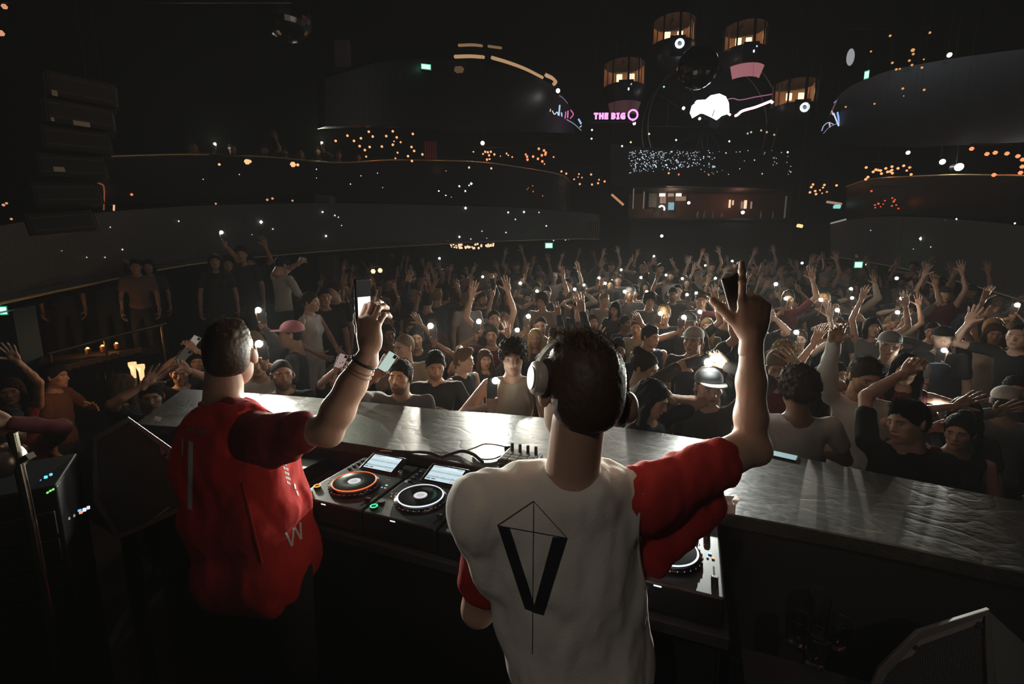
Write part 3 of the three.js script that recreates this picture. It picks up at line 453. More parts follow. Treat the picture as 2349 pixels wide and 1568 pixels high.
  // headphones
  const hp = thing('headphones', 'pale on-ear headphones worn by the person in the pale vest', 'headphones', V().setFromMatrixPosition(HM)), HR = new THREE.Matrix4().extractRotation(HM), SHELL = M([0.56, 0.5, 0.42], 0.35), PAD = M([0.05, 0.04, 0.04], 0.7), SHELL2 = M([0.3, 0.2, 0.15], 0.4);
  const ear = { 1: V(0.094, 0.028, -0.004), '-1': V(-0.1, -0.022, -0.012) };
  for (const s of [1, -1]) {
    const prof = [[0, 0.016], [0.026, 0.0155], [0.034, 0.012], [0.037, 0.004], [0.037, -0.006], [0.034, -0.012], [0, -0.012]].map((p) => new THREE.Vector2(...p)), c = new THREE.LatheGeometry(prof, 40); c.scale(0.95, 1, 1.14); c.rotateZ(-s * Math.PI / 2);
    const cup = part('ear_cup', c.clone().translate(...A(ear[s])).applyMatrix4(HR), s > 0 ? SHELL : SHELL2, hp), t = new THREE.TorusGeometry(0.027, 0.0105, 12, 32); t.scale(1, 1.14, 1.25); t.rotateY(Math.PI / 2);
    part('cushion', t.translate(ear[s].x - s * 0.015, ear[s].y, ear[s].z).applyMatrix4(HR), PAD, cup);
    part('logo_disc', new THREE.CylinderGeometry(0.024, 0.024, 0.001, 32).scale(1, 1, 1.15).rotateZ(Math.PI / 2).translate(ear[s].x + s * 0.0168, ear[s].y, ear[s].z).applyMatrix4(HR), M([0.45, 0.4, 0.34], 0.3), cup);
  }
  const band = []; for (let i = 0; i <= 48; i++) { const a = mix(-0.3, Math.PI + 0.3, i / 48); band.push(V(Math.cos(a) * 0.101, 0.03 + Math.sin(a) * 0.1 - 0.02 * (i / 48), 0.018 * Math.sin(a) - 0.004)); }
  const ribbon = (pts, w, t) => { const pos = [], idx = []; pts.forEach((p, i) => { const T = pts[Math.min(i + 1, pts.length - 1)].clone().sub(pts[Math.max(0, i - 1)]).normalize(), Z = V(0, 0, 1), Nn = T.clone().cross(Z).normalize(); for (const [a, b] of [[1, 1], [1, -1], [-1, -1], [-1, 1]]) { const q = p.clone().addScaledVector(Nn, a * t / 2).addScaledVector(Z, b * w / 2 * (0.6 + 0.4 * Math.sin(Math.PI * i / (pts.length - 1)))); pos.push(q.x, q.y, q.z); } if (i) for (let k = 0; k < 4; k++) { const a = (i - 1) * 4 + k, b = (i - 1) * 4 + (k + 1) % 4, c = i * 4 + k, d = i * 4 + (k + 1) % 4; idx.push(a, b, c, b, d, c); } }); const g = new THREE.BufferGeometry(); g.setAttribute('position', new THREE.Float32BufferAttribute(pos, 3)); g.setIndex(idx); const h = g.toNonIndexed(); h.computeVertexNormals(); return h; };
  part('headband', ribbon(band, 0.03, 0.007).applyMatrix4(HR), SHELL, hp);

  // phone in the raised hand
  const ph = thing('phone', 'black phone in the raised hand of the person wearing headphones', 'phone', P(1692, 674, 1.17));
  const PM = frame(V(-0.4, 1, 0.1), V(0.25, 0.1, 1), V(0, 0, 0)), rot = (g) => g.applyMatrix4(PM);
  part('case', rot(new RoundedBoxGeometry(0.068, 0.112, 0.0095, 4, 0.0046)), M([0.02, 0.018, 0.018], 0.35), ph);
  part('camera_bump', rot(bx(0.022, 0.024, 0.003, -0.02, 0.04, -0.0055, 0.0014)), M([0.01, 0.01, 0.012], 0.2), ph);
}
// ---- the one in the red vest
{
  const root = thing('person', 'person from behind in a red utility vest, bracelets on raised arm holding a phone', 'person', [-0.9, 0, -1.56]);
  const N = P(508, 945, 1.57), SR = P(596, 998, 1.46), SL = P(450, 1000, 1.62), ER = P(752, 985, 1.43), WR = P(845, 812, 1.44), EL = P(505, 1160, 1.74), WL = P(560, 1130, 1.68);
  const F = V(0.1, 0, -0.995), R = V(0.995, 0, 0.1), q = new THREE.Quaternion().setFromRotationMatrix(new THREE.Matrix4().makeBasis(R, V(0, 1, 0), R.clone().cross(V(0, 1, 0))));
  const HM = frame(V(-0.02, 1, 0.02), V(Math.sin(-16 * DEG), -0.12, -Math.cos(-16 * DEG)), P(529, 818, 1.6), 0.98);
  const handM = frame(V(0.05, 1, 0.02), V(0.3, 0.05, -1), WR.clone().add(V(0.002, 0.012, 0)), 1.08);
  const body = new Field(), C = P(548, 1150, 1.53);
  body.cap(V().setFromMatrixPosition(HM).add(V(-0.018, -0.05, 0.014)), N.clone().add(V(0, -0.03, 0)), 0.06, 0.066, { k: 0.03 });
  body.cap(N.clone().add(V(0, -0.05, 0)), SL, 0.05, 0.045, { k: 0.05 }).cap(N.clone().add(V(0, -0.05, 0)), SR, 0.05, 0.05, { k: 0.05 });
  body.ell([C.x, 1.3, C.z], [0.14, 0.18, 0.095], { k: 0.05, q }).ell([C.x, 1.08, C.z], [0.12, 0.2, 0.09], { k: 0.05, q });
  body.chain([SR, SR.clone().lerp(ER, 0.5), ER], [0.06, 0.054, 0.048], { k: 0.02 });
  body.chain([ER, ER.clone().lerp(WR, 0.25), ER.clone().lerp(WR, 0.6), WR], [0.047, 0.0525, 0.0455, 0.0325], { k: 0.02 }).ell(ER.clone().add(V(0.012, -0.018, 0.012)), 0.035, { k: 0.02 });
  body.chain([SL, EL, WL], [0.055, 0.042, 0.03], { k: 0.02 });
  const head = headField({ hairRel: [0.14, 0.1, 0.08], neck: false, beard: 0.35 }).mesh(0.0045).applyMatrix4(HM), hand = handField('clasp', 1.05).mesh(0.0038).applyMatrix4(handM), handL = flipX(handField('relaxed').mesh(0.006)).applyMatrix4(frame(V(0.5, -0.1, -1), V(0, -1, 0), WL));
  setOn(root, 'body', mergeBody([body.mesh(0.009), head, hand, handL]), skin(SKIN.fair));
  const hf = new Field(); hf.ell([0, 0.038, -0.014], [0.079, 0.087, 0.099], { k: 0.02 }).ell([0, -0.012, -0.05], [0.067, 0.06, 0.054], { k: 0.03 }).ell([0, 0.098, 0.03], [0.055, 0.042, 0.062], { k: 0.03 });
  hf.ell([0, -0.045, 0.09], [0.09, 0.105, 0.088], { sub: true, k: 0.015 }).box([0, -0.15, 0], [0.2, 0.09, 0.2], 0.02, { sub: true, k: 0.02 }); for (const s of [-1, 1]) hf.ell([s * 0.085, -0.012, 0.0], [0.02, 0.048, 0.04], { sub: true, k: 0.01 });
  const HAIR = M([0.06, 0.036, 0.02], 0.55), hairGeo = hf.mesh(0.0045, { disp: (x, y, z) => 0.002 * noise(x * 150, y * 150, z * 150) + (y > 0.08 ? 0.004 * noise(x * 60, y * 40, z * 30) : 0), plain: true }), hm = setOn(root, 'hair', hairGeo.clone().applyMatrix4(HM), HAIR);
  const fuzz = new THREE.Mesh(strands(hairGeo, HM, (x, y, z) => clamp(0.14 + (y + 0.03) * 2.6 + (y > 0.095 ? 1.2 : 0), 0.12, 1.8), 7000, 0.0095, 2).translate(-root.position.x, 0, -root.position.z), HAIR); fuzz.name = 'hair_strands'; fuzz.userData.kind = 'stuff'; hm.add(fuzz);
  // dark red tee below, utility vest above
  const tee = new Field(), cuff = SR.clone().lerp(ER, 0.62);
  tee.chain([SR, cuff], [0.072, 0.07], { k: 0.04 }).cap(N.clone().add(V(0, -0.06, 0)), SR, 0.06, 0.066, { k: 0.05 }).cap(N.clone().add(V(0, -0.06, 0)), SL, 0.06, 0.06, { k: 0.05 }).chain([SL, SL.clone().lerp(EL, 0.65)], [0.066, 0.062], { k: 0.04 });
  tee.ell([C.x, 1.3, C.z], [0.165, 0.2, 0.115], { k: 0.05, q }).ell([C.x + 0.03, 1.08, C.z], [0.16, 0.2, 0.12], { k: 0.05, q });
  tee.cap(P(585, 1060, 1.46), P(660, 1040, 1.44), 0.045, 0.035, { k: 0.06 });
  setOn(root, 'tee_shirt', tee.mesh(0.009, { disp: folds(15, 9, 0.008, 14), uv: true, plain: true, pad: 0.01 }), cloth([0.2, 0.014, 0.014]));
  const vest = new Field(), RED = cloth([0.6, 0.025, 0.02]);
  vest.cap(N.clone().add(V(0, -0.055, 0)), SR.clone().lerp(N, 0.22), 0.066, 0.064, { k: 0.05 }).cap(N.clone().add(V(0, -0.055, 0)), SL.clone().lerp(N, 0.1), 0.066, 0.064, { k: 0.05 });
  vest.ell([C.x, 1.33, C.z], [0.185, 0.17, 0.15], { k: 0.07, q }).box([C.x + 0.02, 1.16, C.z], [0.178, 0.17, 0.16], 0.1, { k: 0.08, q }).box([C.x + 0.05, 0.97, C.z], [0.18, 0.19, 0.165], 0.1, { k: 0.08, q }).box([C.x + 0.065, 0.84, C.z], [0.175, 0.12, 0.16], 0.09, { k: 0.08, q });
  vest.box(P(682, 1190, 1.56).add(V(-0.02, 0, -0.02)), [0.055, 0.1, 0.03], 0.02, { k: 0.03, q: new THREE.Quaternion().setFromEuler(new THREE.Euler(0, 0.55, -0.12)) });
  vest.cap([N.x, N.y + 0.055, N.z], [N.x + 0.01, N.y + 0.13, N.z], 0.07, 0.09, { sub: true, k: 0.012 });
  vest.cap(SR, ER, 0.08, 0.08, { sub: true, k: 0.015 });
  vest.box([C.x, 0.5, C.z], [0.6, 0.19, 0.6], 0.02, { sub: true, k: 0.02 });
  const big = folds(8, 4, 0.016, 21), small = folds(24, 10, 0.004, 7);
  const vm = setOn(root, 'vest', vest.mesh(0.0085, { disp: (x, y, z) => big(x, y, z) + small(x, y, z), uv: true, plain: true, pad: 0.012 }), RED);
  const collar = new THREE.LatheGeometry([[0.068, 0], [0.074, 0.008], [0.074, 0.034], [0.069, 0.036], [0.066, 0.006]].map((p) => new THREE.Vector2(...p)), 40); collar.applyMatrix4(frame(V(0.12, 1, -0.1), V(0, 0, 1), N.clone().add(V(0.003, 0.0, 0)))); setOn(root, 'collar', collar, RED);
  const WHITE = M([0.75, 0.75, 0.72], 0.75), put = (name, mat, ...geos) => { const g = mergeGeometries(geos); g.translate(-root.position.x, 0, -root.position.z); part(name, g, mat, vm); };
  put('printed_letters', WHITE, stroke(vest, [656, 1221], [670, 1252], 5), stroke(vest, [670, 1252], [674, 1211], 4.4), stroke(vest, [676, 1209], [691, 1236], 5), stroke(vest, [691, 1236], [689, 1197], 4.4));
  put('printed_stripe', M([0.5, 0.52, 0.46], 0.7), print(vest, [[432, 1010], [443, 1013], [441, 1170], [430, 1165]], 3, 26));
  put('printed_stripe', M([0.5, 0.52, 0.46], 0.7), print(vest, [[416, 1003], [421, 1005], [420, 1045], [417, 1044]], 2, 10));
  const dash = []; for (const [a, b, c] of [[647, 1058, 11], [650, 1069, 12], [653, 1080, 11], [655, 1091, 12], [658, 1102, 9]]) for (let i = 0; i < 3; i++) dash.push(print(vest, [[a + i * c / 3, b + i * 1.6], [a + (i + 0.72) * c / 3, b + i * 1.6 + 0.8], [a + (i + 0.72) * c / 3 + 1, b + 7 + i * 1.6], [a + i * c / 3 + 1, b + 6.5 + i * 1.6]], 2, 3));
  dash.push(print(vest, [[674, 1108], [678, 1110], [680, 1122], [676, 1120]], 2, 3), print(vest, [[679, 1124], [683, 1126], [686, 1137], [682, 1135]], 2, 3)); put('printed_letters', WHITE, ...dash);
  const small2 = []; const word = [['R', 428], ['O', 435], ['G', 442], ['I', 449], ['P', 454], ['R', 460], ['C', 466], ['G', 472]], segs = { R: [[0, 1, 0, 0], [0, 0, 1, 0], [1, 0, 1, 0.5], [1, 0.5, 0, 0.5], [0.3, 0.5, 1, 1]], O: [[0, 0, 1, 0], [1, 0, 1, 1], [1, 1, 0, 1], [0, 1, 0, 0]], G: [[1, 0, 0, 0], [0, 0, 0, 1], [0, 1, 1, 1], [1, 1, 1, 0.5]], I: [[0.4, 0, 0.4, 1]], P: [[0, 1, 0, 0], [0, 0, 1, 0], [1, 0, 1, 0.5], [1, 0.5, 0, 0.5]], C: [[1, 0, 0, 0], [0, 0, 0, 1], [0, 1, 1, 1]] };
  for (const [l, x] of word) for (const s of segs[l]) { const y = 981 + (x - 428) * 0.16; small2.push(stroke(vest, [x + s[0] * 4.2, y + s[1] * 9], [x + s[2] * 4.2, y + s[3] * 9], 1.3, 2)); } put('printed_letters', M([0.35, 0.28, 0.24], 0.8), ...small2);
  const zip = []; for (let i = 0; i <= 20; i++) { const d = V(...ray(mix(556, 600, i / 20), mix(1105, 1290, i / 20))).normalize(), h = vest.hit(V(0, EYE, 0).addScaledVector(d, 0.8), d, 1.6); if (h) zip.push(h); } if (zip.length > 3) { const g = tube(zip, 0.006, 40, 6); g.translate(-root.position.x, 0, -root.position.z); part('side_seam', g, RED, vm); }
  const tr = new Field(); legs(tr, C.x + 0.08, C.z, 0.86, -20 * DEG); setOn(root, 'trousers', tr.mesh(0.016, { plain: true }), M([0.018, 0.018, 0.02], 0.9)); shoes(C.x + 0.08, C.z, Math.PI - 50 * DEG, 0.1, root);
  // bracelets
  const axis = WR.clone().sub(ER).normalize(), bracelet = (t, r, w, mat, label, tilt) => { const c = ER.clone().lerp(WR, t), g = new THREE.TorusGeometry(r, w, 8, 40); g.applyMatrix4(frame(V(0, 0, 1).applyAxisAngle(axis, tilt).cross(axis).normalize(), axis.clone().add(V(0.1 * Math.sin(tilt * 3), 0.12 * Math.cos(tilt * 5), 0)), V(0, 0, 0))); const b = thing('bracelet', label, 'bracelet', c); part('band', g, mat, b); };
  bracelet(0.9, 0.0405, 0.0045, M([0.012, 0.012, 0.012], 0.5), 'thick black band nearest the hand of the red vest wearer', 0.2);
  bracelet(0.8, 0.0425, 0.0018, M([0.2, 0.13, 0.08], 0.6), 'thin brown cord bracelet, upper one on the red vest wearer', 1.1);
  bracelet(0.76, 0.0435, 0.0018, M([0.24, 0.16, 0.1], 0.6), 'thin brown cord bracelet, lower one on the red vest wearer', 2.0);
  // phone
  const ph = thing('phone', 'glowing phone held up by the person in the red vest', 'phone', V(0.036, 0.142, 0.026).applyMatrix4(handM)), PM = frame(V(0.02, 1, 0.02), V(1, 0.02, 0.5), V(0, 0, 0)), rot = (g) => g.applyMatrix4(PM);
  part('case', rot(new RoundedBoxGeometry(0.07, 0.145, 0.009, 4, 0.0043)), M([0.015, 0.015, 0.015], 0.3), ph);
  const scr = canvasTexture(64, 128, (c) => { c.fillStyle = '#0a0a0c'; c.fillRect(0, 0, 64, 128); c.fillStyle = '#fff6ee'; c.fillRect(4, 50, 56, 74); c.fillStyle = '#ffe7d8'; c.fillRect(4, 112, 56, 12); });
  part('screen', rot(new THREE.PlaneGeometry(0.064, 0.136).translate(0, 0, 0.0052)), new THREE.MeshStandardMaterial({ color: 0, emissive: 0xffffff, emissiveMap: scr, emissiveIntensity: 1.6 }), ph);
  { const n = V(0, 0, 1).transformDirection(PM); rectLight('screen_light', [1, 0.92, 0.85], 1.6, 0.06, 0.07, V(0, -0.03, 0.008).applyMatrix4(PM), n, ph); }
  part('camera_bump', rot(bx(0.022, 0.026, 0.003, 0.02, 0.055, -0.0055, 0.0014)), M([0.01, 0.01, 0.012], 0.2), ph);
}
// ---------------------------------------------------------------- the crowd
const LOD = [{ body: 0.017, head: 0.0062, hand: 0.0052, hair: 0.0075, cloth: 0.018, leg: 0.03 }, { body: 0.024, head: 0.0085, hand: 0.007, hair: 0.011, cloth: 0.025, leg: 0.04 }, { body: 0.032, head: 0.0125, hand: 0.0095, hair: 0.015, cloth: 0.033, leg: 0.05 }];
const FACES = { plain: {}, narrow: { wide: 0.94 }, broad: { wide: 1.05 }, bearded: { beard: 0.8 }, stubble: { beard: 0.45, wide: 1.02 }, soft: { wide: 0.95, lip: [0.72, 0.3, 0.3] } };
function headGeo(face, lod) { const k = face + lod; if (!headCache.has(k)) headCache.set(k, headField(FACES[face]).mesh(LOD[lod].head)); return headCache.get(k); }
const hairCache = new Map();
function hairGeo(type, lod) {
  const key = type + lod; if (hairCache.has(key)) return hairCache.get(key);
  const f = new Field(), face = (d = 0) => f.ell([0, -0.052 + d, 0.092], [0.082, 0.105, 0.086], { sub: true, k: 0.015 }), nape = (y) => f.box([0, y - 0.1, 0], [0.2, 0.1, 0.2], 0.02, { sub: true, k: 0.02 }); let disp;
  const cranium = (g) => f.ell([0, 0.036, -0.016], [0.078 + g, 0.088 + g, 0.099 + g], { k: 0.02 });
  if (type === 'short') { cranium(0.006); f.ell([0, 0.1, 0.02], [0.055, 0.03, 0.06], { k: 0.03 }).ell([0, -0.01, -0.05], [0.068, 0.06, 0.056], { k: 0.03 }); face(); nape(-0.06); disp = (x, y, z) => 0.008 * noise(x * 46, y * 40, z * 34) + 0.004 * noise(x * 150, y * 110, z * 90); }
  if (type === 'quiff') { cranium(0.005); f.ell([0.01, 0.108, 0.055], [0.05, 0.032, 0.045], { k: 0.03 }).ell([0, -0.01, -0.05], [0.067, 0.06, 0.055], { k: 0.03 }); face(); nape(-0.06); disp = (x, y, z) => 0.01 * noise(x * 50, y * 30, z * 26) + 0.004 * noise(x * 160, y * 100, z * 80); }
  if (type === 'curly') { cranium(0.024); f.ell([0, 0.09, 0.02], [0.075, 0.05, 0.075], { k: 0.03 }); face(-0.01); nape(-0.07); disp = (x, y, z) => 0.018 * noise(x * 48, y * 48, z * 48); }
  if (type === 'long') { cranium(0.012); f.cap([0, -0.02, -0.06], [0, -0.2, -0.075], 0.085, 0.075, { k: 0.04 }); for (const s of [-1, 1]) f.chain([[s * 0.07, 0.04, 0.015], [s * 0.084, -0.08, 0.01], [s * 0.085, -0.2, 0.03], [s * 0.08, -0.29, 0.05]], [0.026, 0.028, 0.03, 0.02], { k: 0.03 }); face(0.005); disp = (x, y, z) => 0.007 * noise(x * 70, y * 9, z * 60); }
  if (type === 'bob') { cranium(0.014); f.cap([0, -0.02, -0.05], [0, -0.1, -0.06], 0.085, 0.078, { k: 0.04 }); for (const s of [-1, 1]) f.chain([[s * 0.07, 0.04, 0.015], [s * 0.086, -0.05, 0.015], [s * 0.082, -0.13, 0.03]], [0.026, 0.028, 0.022], { k: 0.03 }); face(0.0); disp = (x, y, z) => 0.006 * noise(x * 70, y * 12, z * 60); }
  if (type === 'bun') { cranium(0.008); f.ell([0, 0.105, -0.085], 0.042, { k: 0.01 }); face(0.005); nape(-0.06); disp = (x, y, z) => 0.004 * noise(x * 60, y * 60, z * 30); }
  if (type === 'tail') { cranium(0.008); f.chain([[0, 0.05, -0.11], [0, 0.0, -0.15], [0, -0.14, -0.14], [0, -0.24, -0.12]], [0.025, 0.032, 0.03, 0.012], { k: 0.02 }); face(0.005); nape(-0.06); disp = (x, y, z) => 0.004 * noise(x * 60, y * 20, z * 60); }
  if (type === 'buzz') { cranium(0.001); f.ell([0, -0.01, -0.05], [0.066, 0.058, 0.053], { k: 0.03 }); face(0.01); nape(-0.05); }
  if (type === 'cap') { f.ell([0, 0.052, -0.012], [0.088, 0.082, 0.104], { k: 0.01 }); f.box([0, -0.1, 0], [0.2, 0.13, 0.2], 0.01, { sub: true, k: 0.008 }); }
  if (type === 'beanie') { f.ell([0, 0.06, -0.02], [0.088, 0.092, 0.104], { k: 0.01 }); f.box([0, -0.1, 0.06], [0.2, 0.128, 0.3], 0.01, { sub: true, k: 0.008 }); disp = (x, y, z) => 0.002 * Math.sin(Math.atan2(x, z) * 40); }
  const g = f.mesh(LOD[lod].hair, { plain: true, disp, pad: 0.006 }); hairCache.set(key, g); return g;
}
const strandCache = new Map();
function strandGeo(type, lod) { const k = type + lod; if (!strandCache.has(k)) strandCache.set(k, strands(hairGeo(type, lod), new THREE.Matrix4(), (x, y, z) => type === 'curly' ? 1.1 : 0.35 + clamp((y - 0.02) * 9), lod ? 700 : 1500, type === 'curly' ? 0.016 : 0.018, 3, lod ? 0.0014 : 0.0009)); return strandCache.get(k); }
const brimGeo = (() => { const s = new THREE.Shape(); s.absellipse(0, 0.02, 0.078, 0.085, 0, Math.PI); s.lineTo(-0.078, 0.0); s.quadraticCurveTo(0, 0.035, 0.078, 0.0); const g = new THREE.ExtrudeGeometry(s, { depth: 0.005, bevelEnabled: true, bevelSize: 0.002, bevelThickness: 0.002, bevelSegments: 1, curveSegments: 10 }); g.rotateX(Math.PI / 2); return g.translate(0, 0.046, 0.062); })();
// arm presets: wrist in body axes at 1.72 m, for the left arm (x > 0); hand pose
const ARMS = { down: [0.25, 0.84, 0.06], hip: [0.2, 1.02, 0.2], chest: [0.1, 1.24, 0.24], chin: [0.1, 1.42, 0.22], face: [0.1, 1.56, 0.28], up: [0.27, 1.9, 0.1], high: [0.16, 1.96, 0.08], bent: [0.3, 1.72, 0.2], fore: [0.2, 1.7, 0.34], out: [0.5, 1.62, 0.14], head: [0.2, 1.66, 0.1] };
const HAIRS = { black: [0.012, 0.01, 0.009], dark: [0.03, 0.02, 0.013], brown: [0.07, 0.04, 0.022], blond: [0.3, 0.2, 0.1] };
function buildPerson(o) {   // geometry in body axes: faces +z, feet at y = 0
  const lod = o.lod, L = LOD[lod], s = o.h / 1.72, fem = o.slim ? 0.9 : 1, sh = 0.178 * fem, lean = o.lean ?? 0, S = (x, y, z) => V(x * s, y * s, (z + lean * Math.max(0, y - 0.9)) * s);
  const out = { s }, shoulder = {}, elbow = {}, wrist = {}, handM = {};
  for (const k of [-1, 1]) {                                       // -1: right arm (x < 0), 1: left arm
    const a = o.arms[k], raised = a.wrist ? a.wrist.y / s > 1.45 : ARMS[a.pose][1] > 1.45, S0 = S(k * (sh - (raised ? 0.01 : 0)), 1.405 + (raised ? 0.035 : 0), 0); let w = a.wrist ? a.wrist.clone() : S(k * ARMS[a.pose][0] + (a.dx ?? 0), ARMS[a.pose][1] + (a.dy ?? 0), ARMS[a.pose][2] + (a.dz ?? 0));
    const l1 = 0.285 * s, l2 = 0.262 * s, v = w.clone().sub(S0); let d = v.length(); if (d > (l1 + l2) * 0.995) { w = S0.clone().addScaledVector(v, (l1 + l2) * 0.995 / d); d = (l1 + l2) * 0.995; } if (d < 0.14) { w = S0.clone().addScaledVector(v.lengthSq() > 1e-6 ? v.normalize() : V(0, 0, 1), 0.14); d = 0.14; }
    const n = w.clone().sub(S0).normalize(), x = (l1 * l1 - l2 * l2 + d * d) / (2 * d), h = Math.sqrt(Math.max(0, l1 * l1 - x * x)), pole = V(k * (a.pole ?? 1), raised ? -0.35 : -0.6, raised ? 0.25 : -0.35); pole.addScaledVector(n, -pole.dot(n)).normalize();
    shoulder[k] = S0; wrist[k] = w; elbow[k] = S0.clone().addScaledVector(n, x).addScaledVector(pole, h);
    const fore = w.clone().sub(elbow[k]).normalize(), y = a.handY ? a.handY.clone() : fore.clone().multiplyScalar(0.75).add(raised ? V(0, 0.4, 0) : V(0, 0, 0.1)).normalize(), z = a.handZ ? a.handZ.clone() : raised ? V(k * -0.15, 0, 1) : V(-k, 0, 0.2); handM[k] = frame(y, z, w, s * (o.slim ? 0.92 : 1));
  }
  const hm = new THREE.Matrix4().compose(S(0, 1.603, 0.022), new THREE.Quaternion().setFromEuler(new THREE.Euler(o.headPitch ?? 0, o.headYaw ?? 0, o.headRoll ?? 0, 'YXZ')), V(s, s, s).multiplyScalar(o.slim ? 0.95 : 1));
  out.headM = hm; out.handM = handM; out.wrist = wrist;
  const f = new Field(), neckTop = V(0, -0.05, -0.02).applyMatrix4(hm);
  f.cap(neckTop, S(0, 1.43, -0.02), 0.053 * s, 0.058 * s, { k: 0.03 }).cap(S(-0.1 * fem, 1.4, -0.015), S(0.1 * fem, 1.4, -0.015), 0.05 * s, 0.05 * s, { k: 0.05 }).ell(S(0, 1.27, 0), [0.13 * s * fem, 0.18 * s, 0.088 * s], { k: 0.05 }).ell(S(0, 1.05, 0), [0.115 * s, 0.19 * s, 0.083 * s], { k: 0.05 });
  for (const k of [-1, 1]) f.chain([shoulder[k], elbow[k]], [0.046 * s * fem, 0.038 * s * fem], { k: 0.03 }).chain([elbow[k], elbow[k].clone().lerp(wrist[k], 0.3), wrist[k]], [0.036 * s * fem, 0.038 * s * fem, 0.0245 * s], { k: 0.015 });
  const list = [f.mesh(L.body)]; list.push(headGeo(o.face, lod).clone().applyMatrix4(hm));
  for (const k of [-1, 1]) list.push(handGeo(o.arms[k].hand ?? (o.arms[k].pose === 'down' ? 'relaxed' : 'open'), L.hand, k > 0).clone().applyMatrix4(handM[k]));
  out.body = mergeBody(list);
  const c = new Field(), t = o.thick ?? 0.012, e = (v) => v * s + t;
  c.cap(S(-0.11 * fem, 1.395, -0.015), S(0.11 * fem, 1.395, -0.015), e(0.048), e(0.048), { k: 0.05 }).ell(S(0, 1.28, 0.0), [e(0.148) * fem, e(0.18), e(0.098)], { k: 0.05 }).ell(S(0, 1.06, 0), [e(0.128), e(0.2), e(0.095)], { k: 0.06 }).ell(S(0, 0.95, 0), [e(0.145), e(0.1), e(0.1)], { k: 0.05 });
  if (o.slim) for (const k of [-1, 1]) c.ell(S(k * 0.065, 1.27, 0.075), [0.058 * s, 0.058 * s, 0.05 * s], { k: 0.03 });
  for (const k of [-1, 1]) { const u = o.sleeve ?? 0.6; if (u > 0) c.chain([shoulder[k], shoulder[k].clone().lerp(elbow[k], Math.min(1, u))], [e(0.05) * fem, e(0.05) * fem], { k: 0.035 }); else c.cap(shoulder[k].clone().lerp(S(0, 1.4, 0), 0.3), shoulder[k].clone().lerp(S(0, 1.4, 0), 0.45), e(0.04), e(0.04), { k: 0.03 }); if (u > 1) c.chain([elbow[k], wrist[k].clone().lerp(elbow[k], 0.06)], [e(0.044), e(0.033)], { k: 0.02 }); }
  c.cap(S(0, 1.47, -0.0), S(0, 1.6, 0.03), 0.062 * s, 0.08 * s, { sub: true, k: 0.012 }); if (o.vneck) c.ell(S(0, 1.44, 0.12), [0.06 * s, 0.12 * s, 0.08 * s], { sub: true, k: 0.012 });
  const fd = folds(13, 6, 0.009, o.seed ?? 1); out.top = c.mesh(L.cloth, { plain: true, disp: lod < 2 ? fd : undefined, pad: 0.008 });
  const g = new Field(); g.ell(S(0, 0.9, 0), [0.148 * s, 0.12 * s, 0.108 * s], { k: 0.05 }); for (const k of [-1, 1]) g.chain([S(k * 0.085, 0.88, 0), S(k * 0.1, 0.48, 0.02), S(k * 0.11, 0.1, -0.01)], [0.086 * s, 0.065 * s, 0.052 * s], { k: 0.04 }); out.legs = g.mesh(L.leg, { plain: true });
  const q = new Field(); for (const k of [-1, 1]) q.cap(S(k * 0.11, 0.046, -0.03), S(k * 0.12, 0.04, 0.14), 0.046 * s, 0.038 * s, { k: 0.02 }).cap(S(k * 0.11, 0.05, -0.01), S(k * 0.11, 0.1, -0.01), 0.045 * s, 0.045 * s, { k: 0.02 }); out.feet = q.mesh(L.leg * 0.7, { plain: true });
  const low = Math.min(...Array.from({ length: out.feet.attributes.position.count }, (_, i) => out.feet.attributes.position.getY(i))); out.feet.translate(0, -low, 0);
  return out;
}
const crowd = [];     // for spacing and for the labels of the farther rows
function placePerson(o, geo) {
  const t = thing('person', o.label, 'person', [o.x, o.floor, o.z], o.yaw, o.group), clothM = (rgb) => M(rgb, 0.9, 0);
  part('body', geo.body, skin(o.skin), t); part(o.sleeve > 1 ? 'long_sleeved_top' : 'top', geo.top, clothM(o.top), t); part('trousers', geo.legs, clothM(o.legs ?? [0.02, 0.02, 0.026]), t); part('shoes', geo.feet, clothM([0.03, 0.03, 0.03]), t);
  const headPart = (name, g, mat) => { const m = part(name, g, mat, t); geo.headM.decompose(m.position, m.quaternion, m.scale); return m; };
  const hat = o.hair === 'cap' || o.hair === 'beanie';
  if (o.hair !== 'none') { const m = headPart(hat ? o.hair : 'hair', hairGeo(o.hair, o.lod), hat ? clothM(o.hatRGB ?? [0.05, 0.05, 0.06]) : M(o.hairRGB ?? HAIRS.black, 0.8, 0, { specularIntensity: 0.4 })); if (o.hair === 'cap') { const b = new THREE.Mesh(brimGeo, clothM(o.brimRGB ?? o.hatRGB ?? [0.05, 0.05, 0.06])); b.name = 'brim'; if (o.capBack) b.rotation.y = Math.PI; m.add(b); }
    if (!hat && o.hair !== 'buzz' && o.lod < 2) { const f = new THREE.Mesh(strandGeo(o.hair, o.lod), m.material); f.name = 'hair_strands'; f.userData.kind = 'stuff'; m.add(f); } }
  if (hat) headPart('hair', hairGeo('buzz', o.lod), M(o.hairRGB ?? HAIRS.black, 0.8));
  o.root = t; o.geo = geo; crowd.push(o); return t;
}
const LEDAT = [0.02, 0.187, 0.04], PHONE_C = [0, 0.128, 0.034];      // in hand axes
const phoneBody = new RoundedBoxGeometry(0.072, 0.148, 0.008, 2, 0.0038), lensGeo = new THREE.CylinderGeometry(0.017, 0.017, 0.003, 16).rotateX(Math.PI / 2);
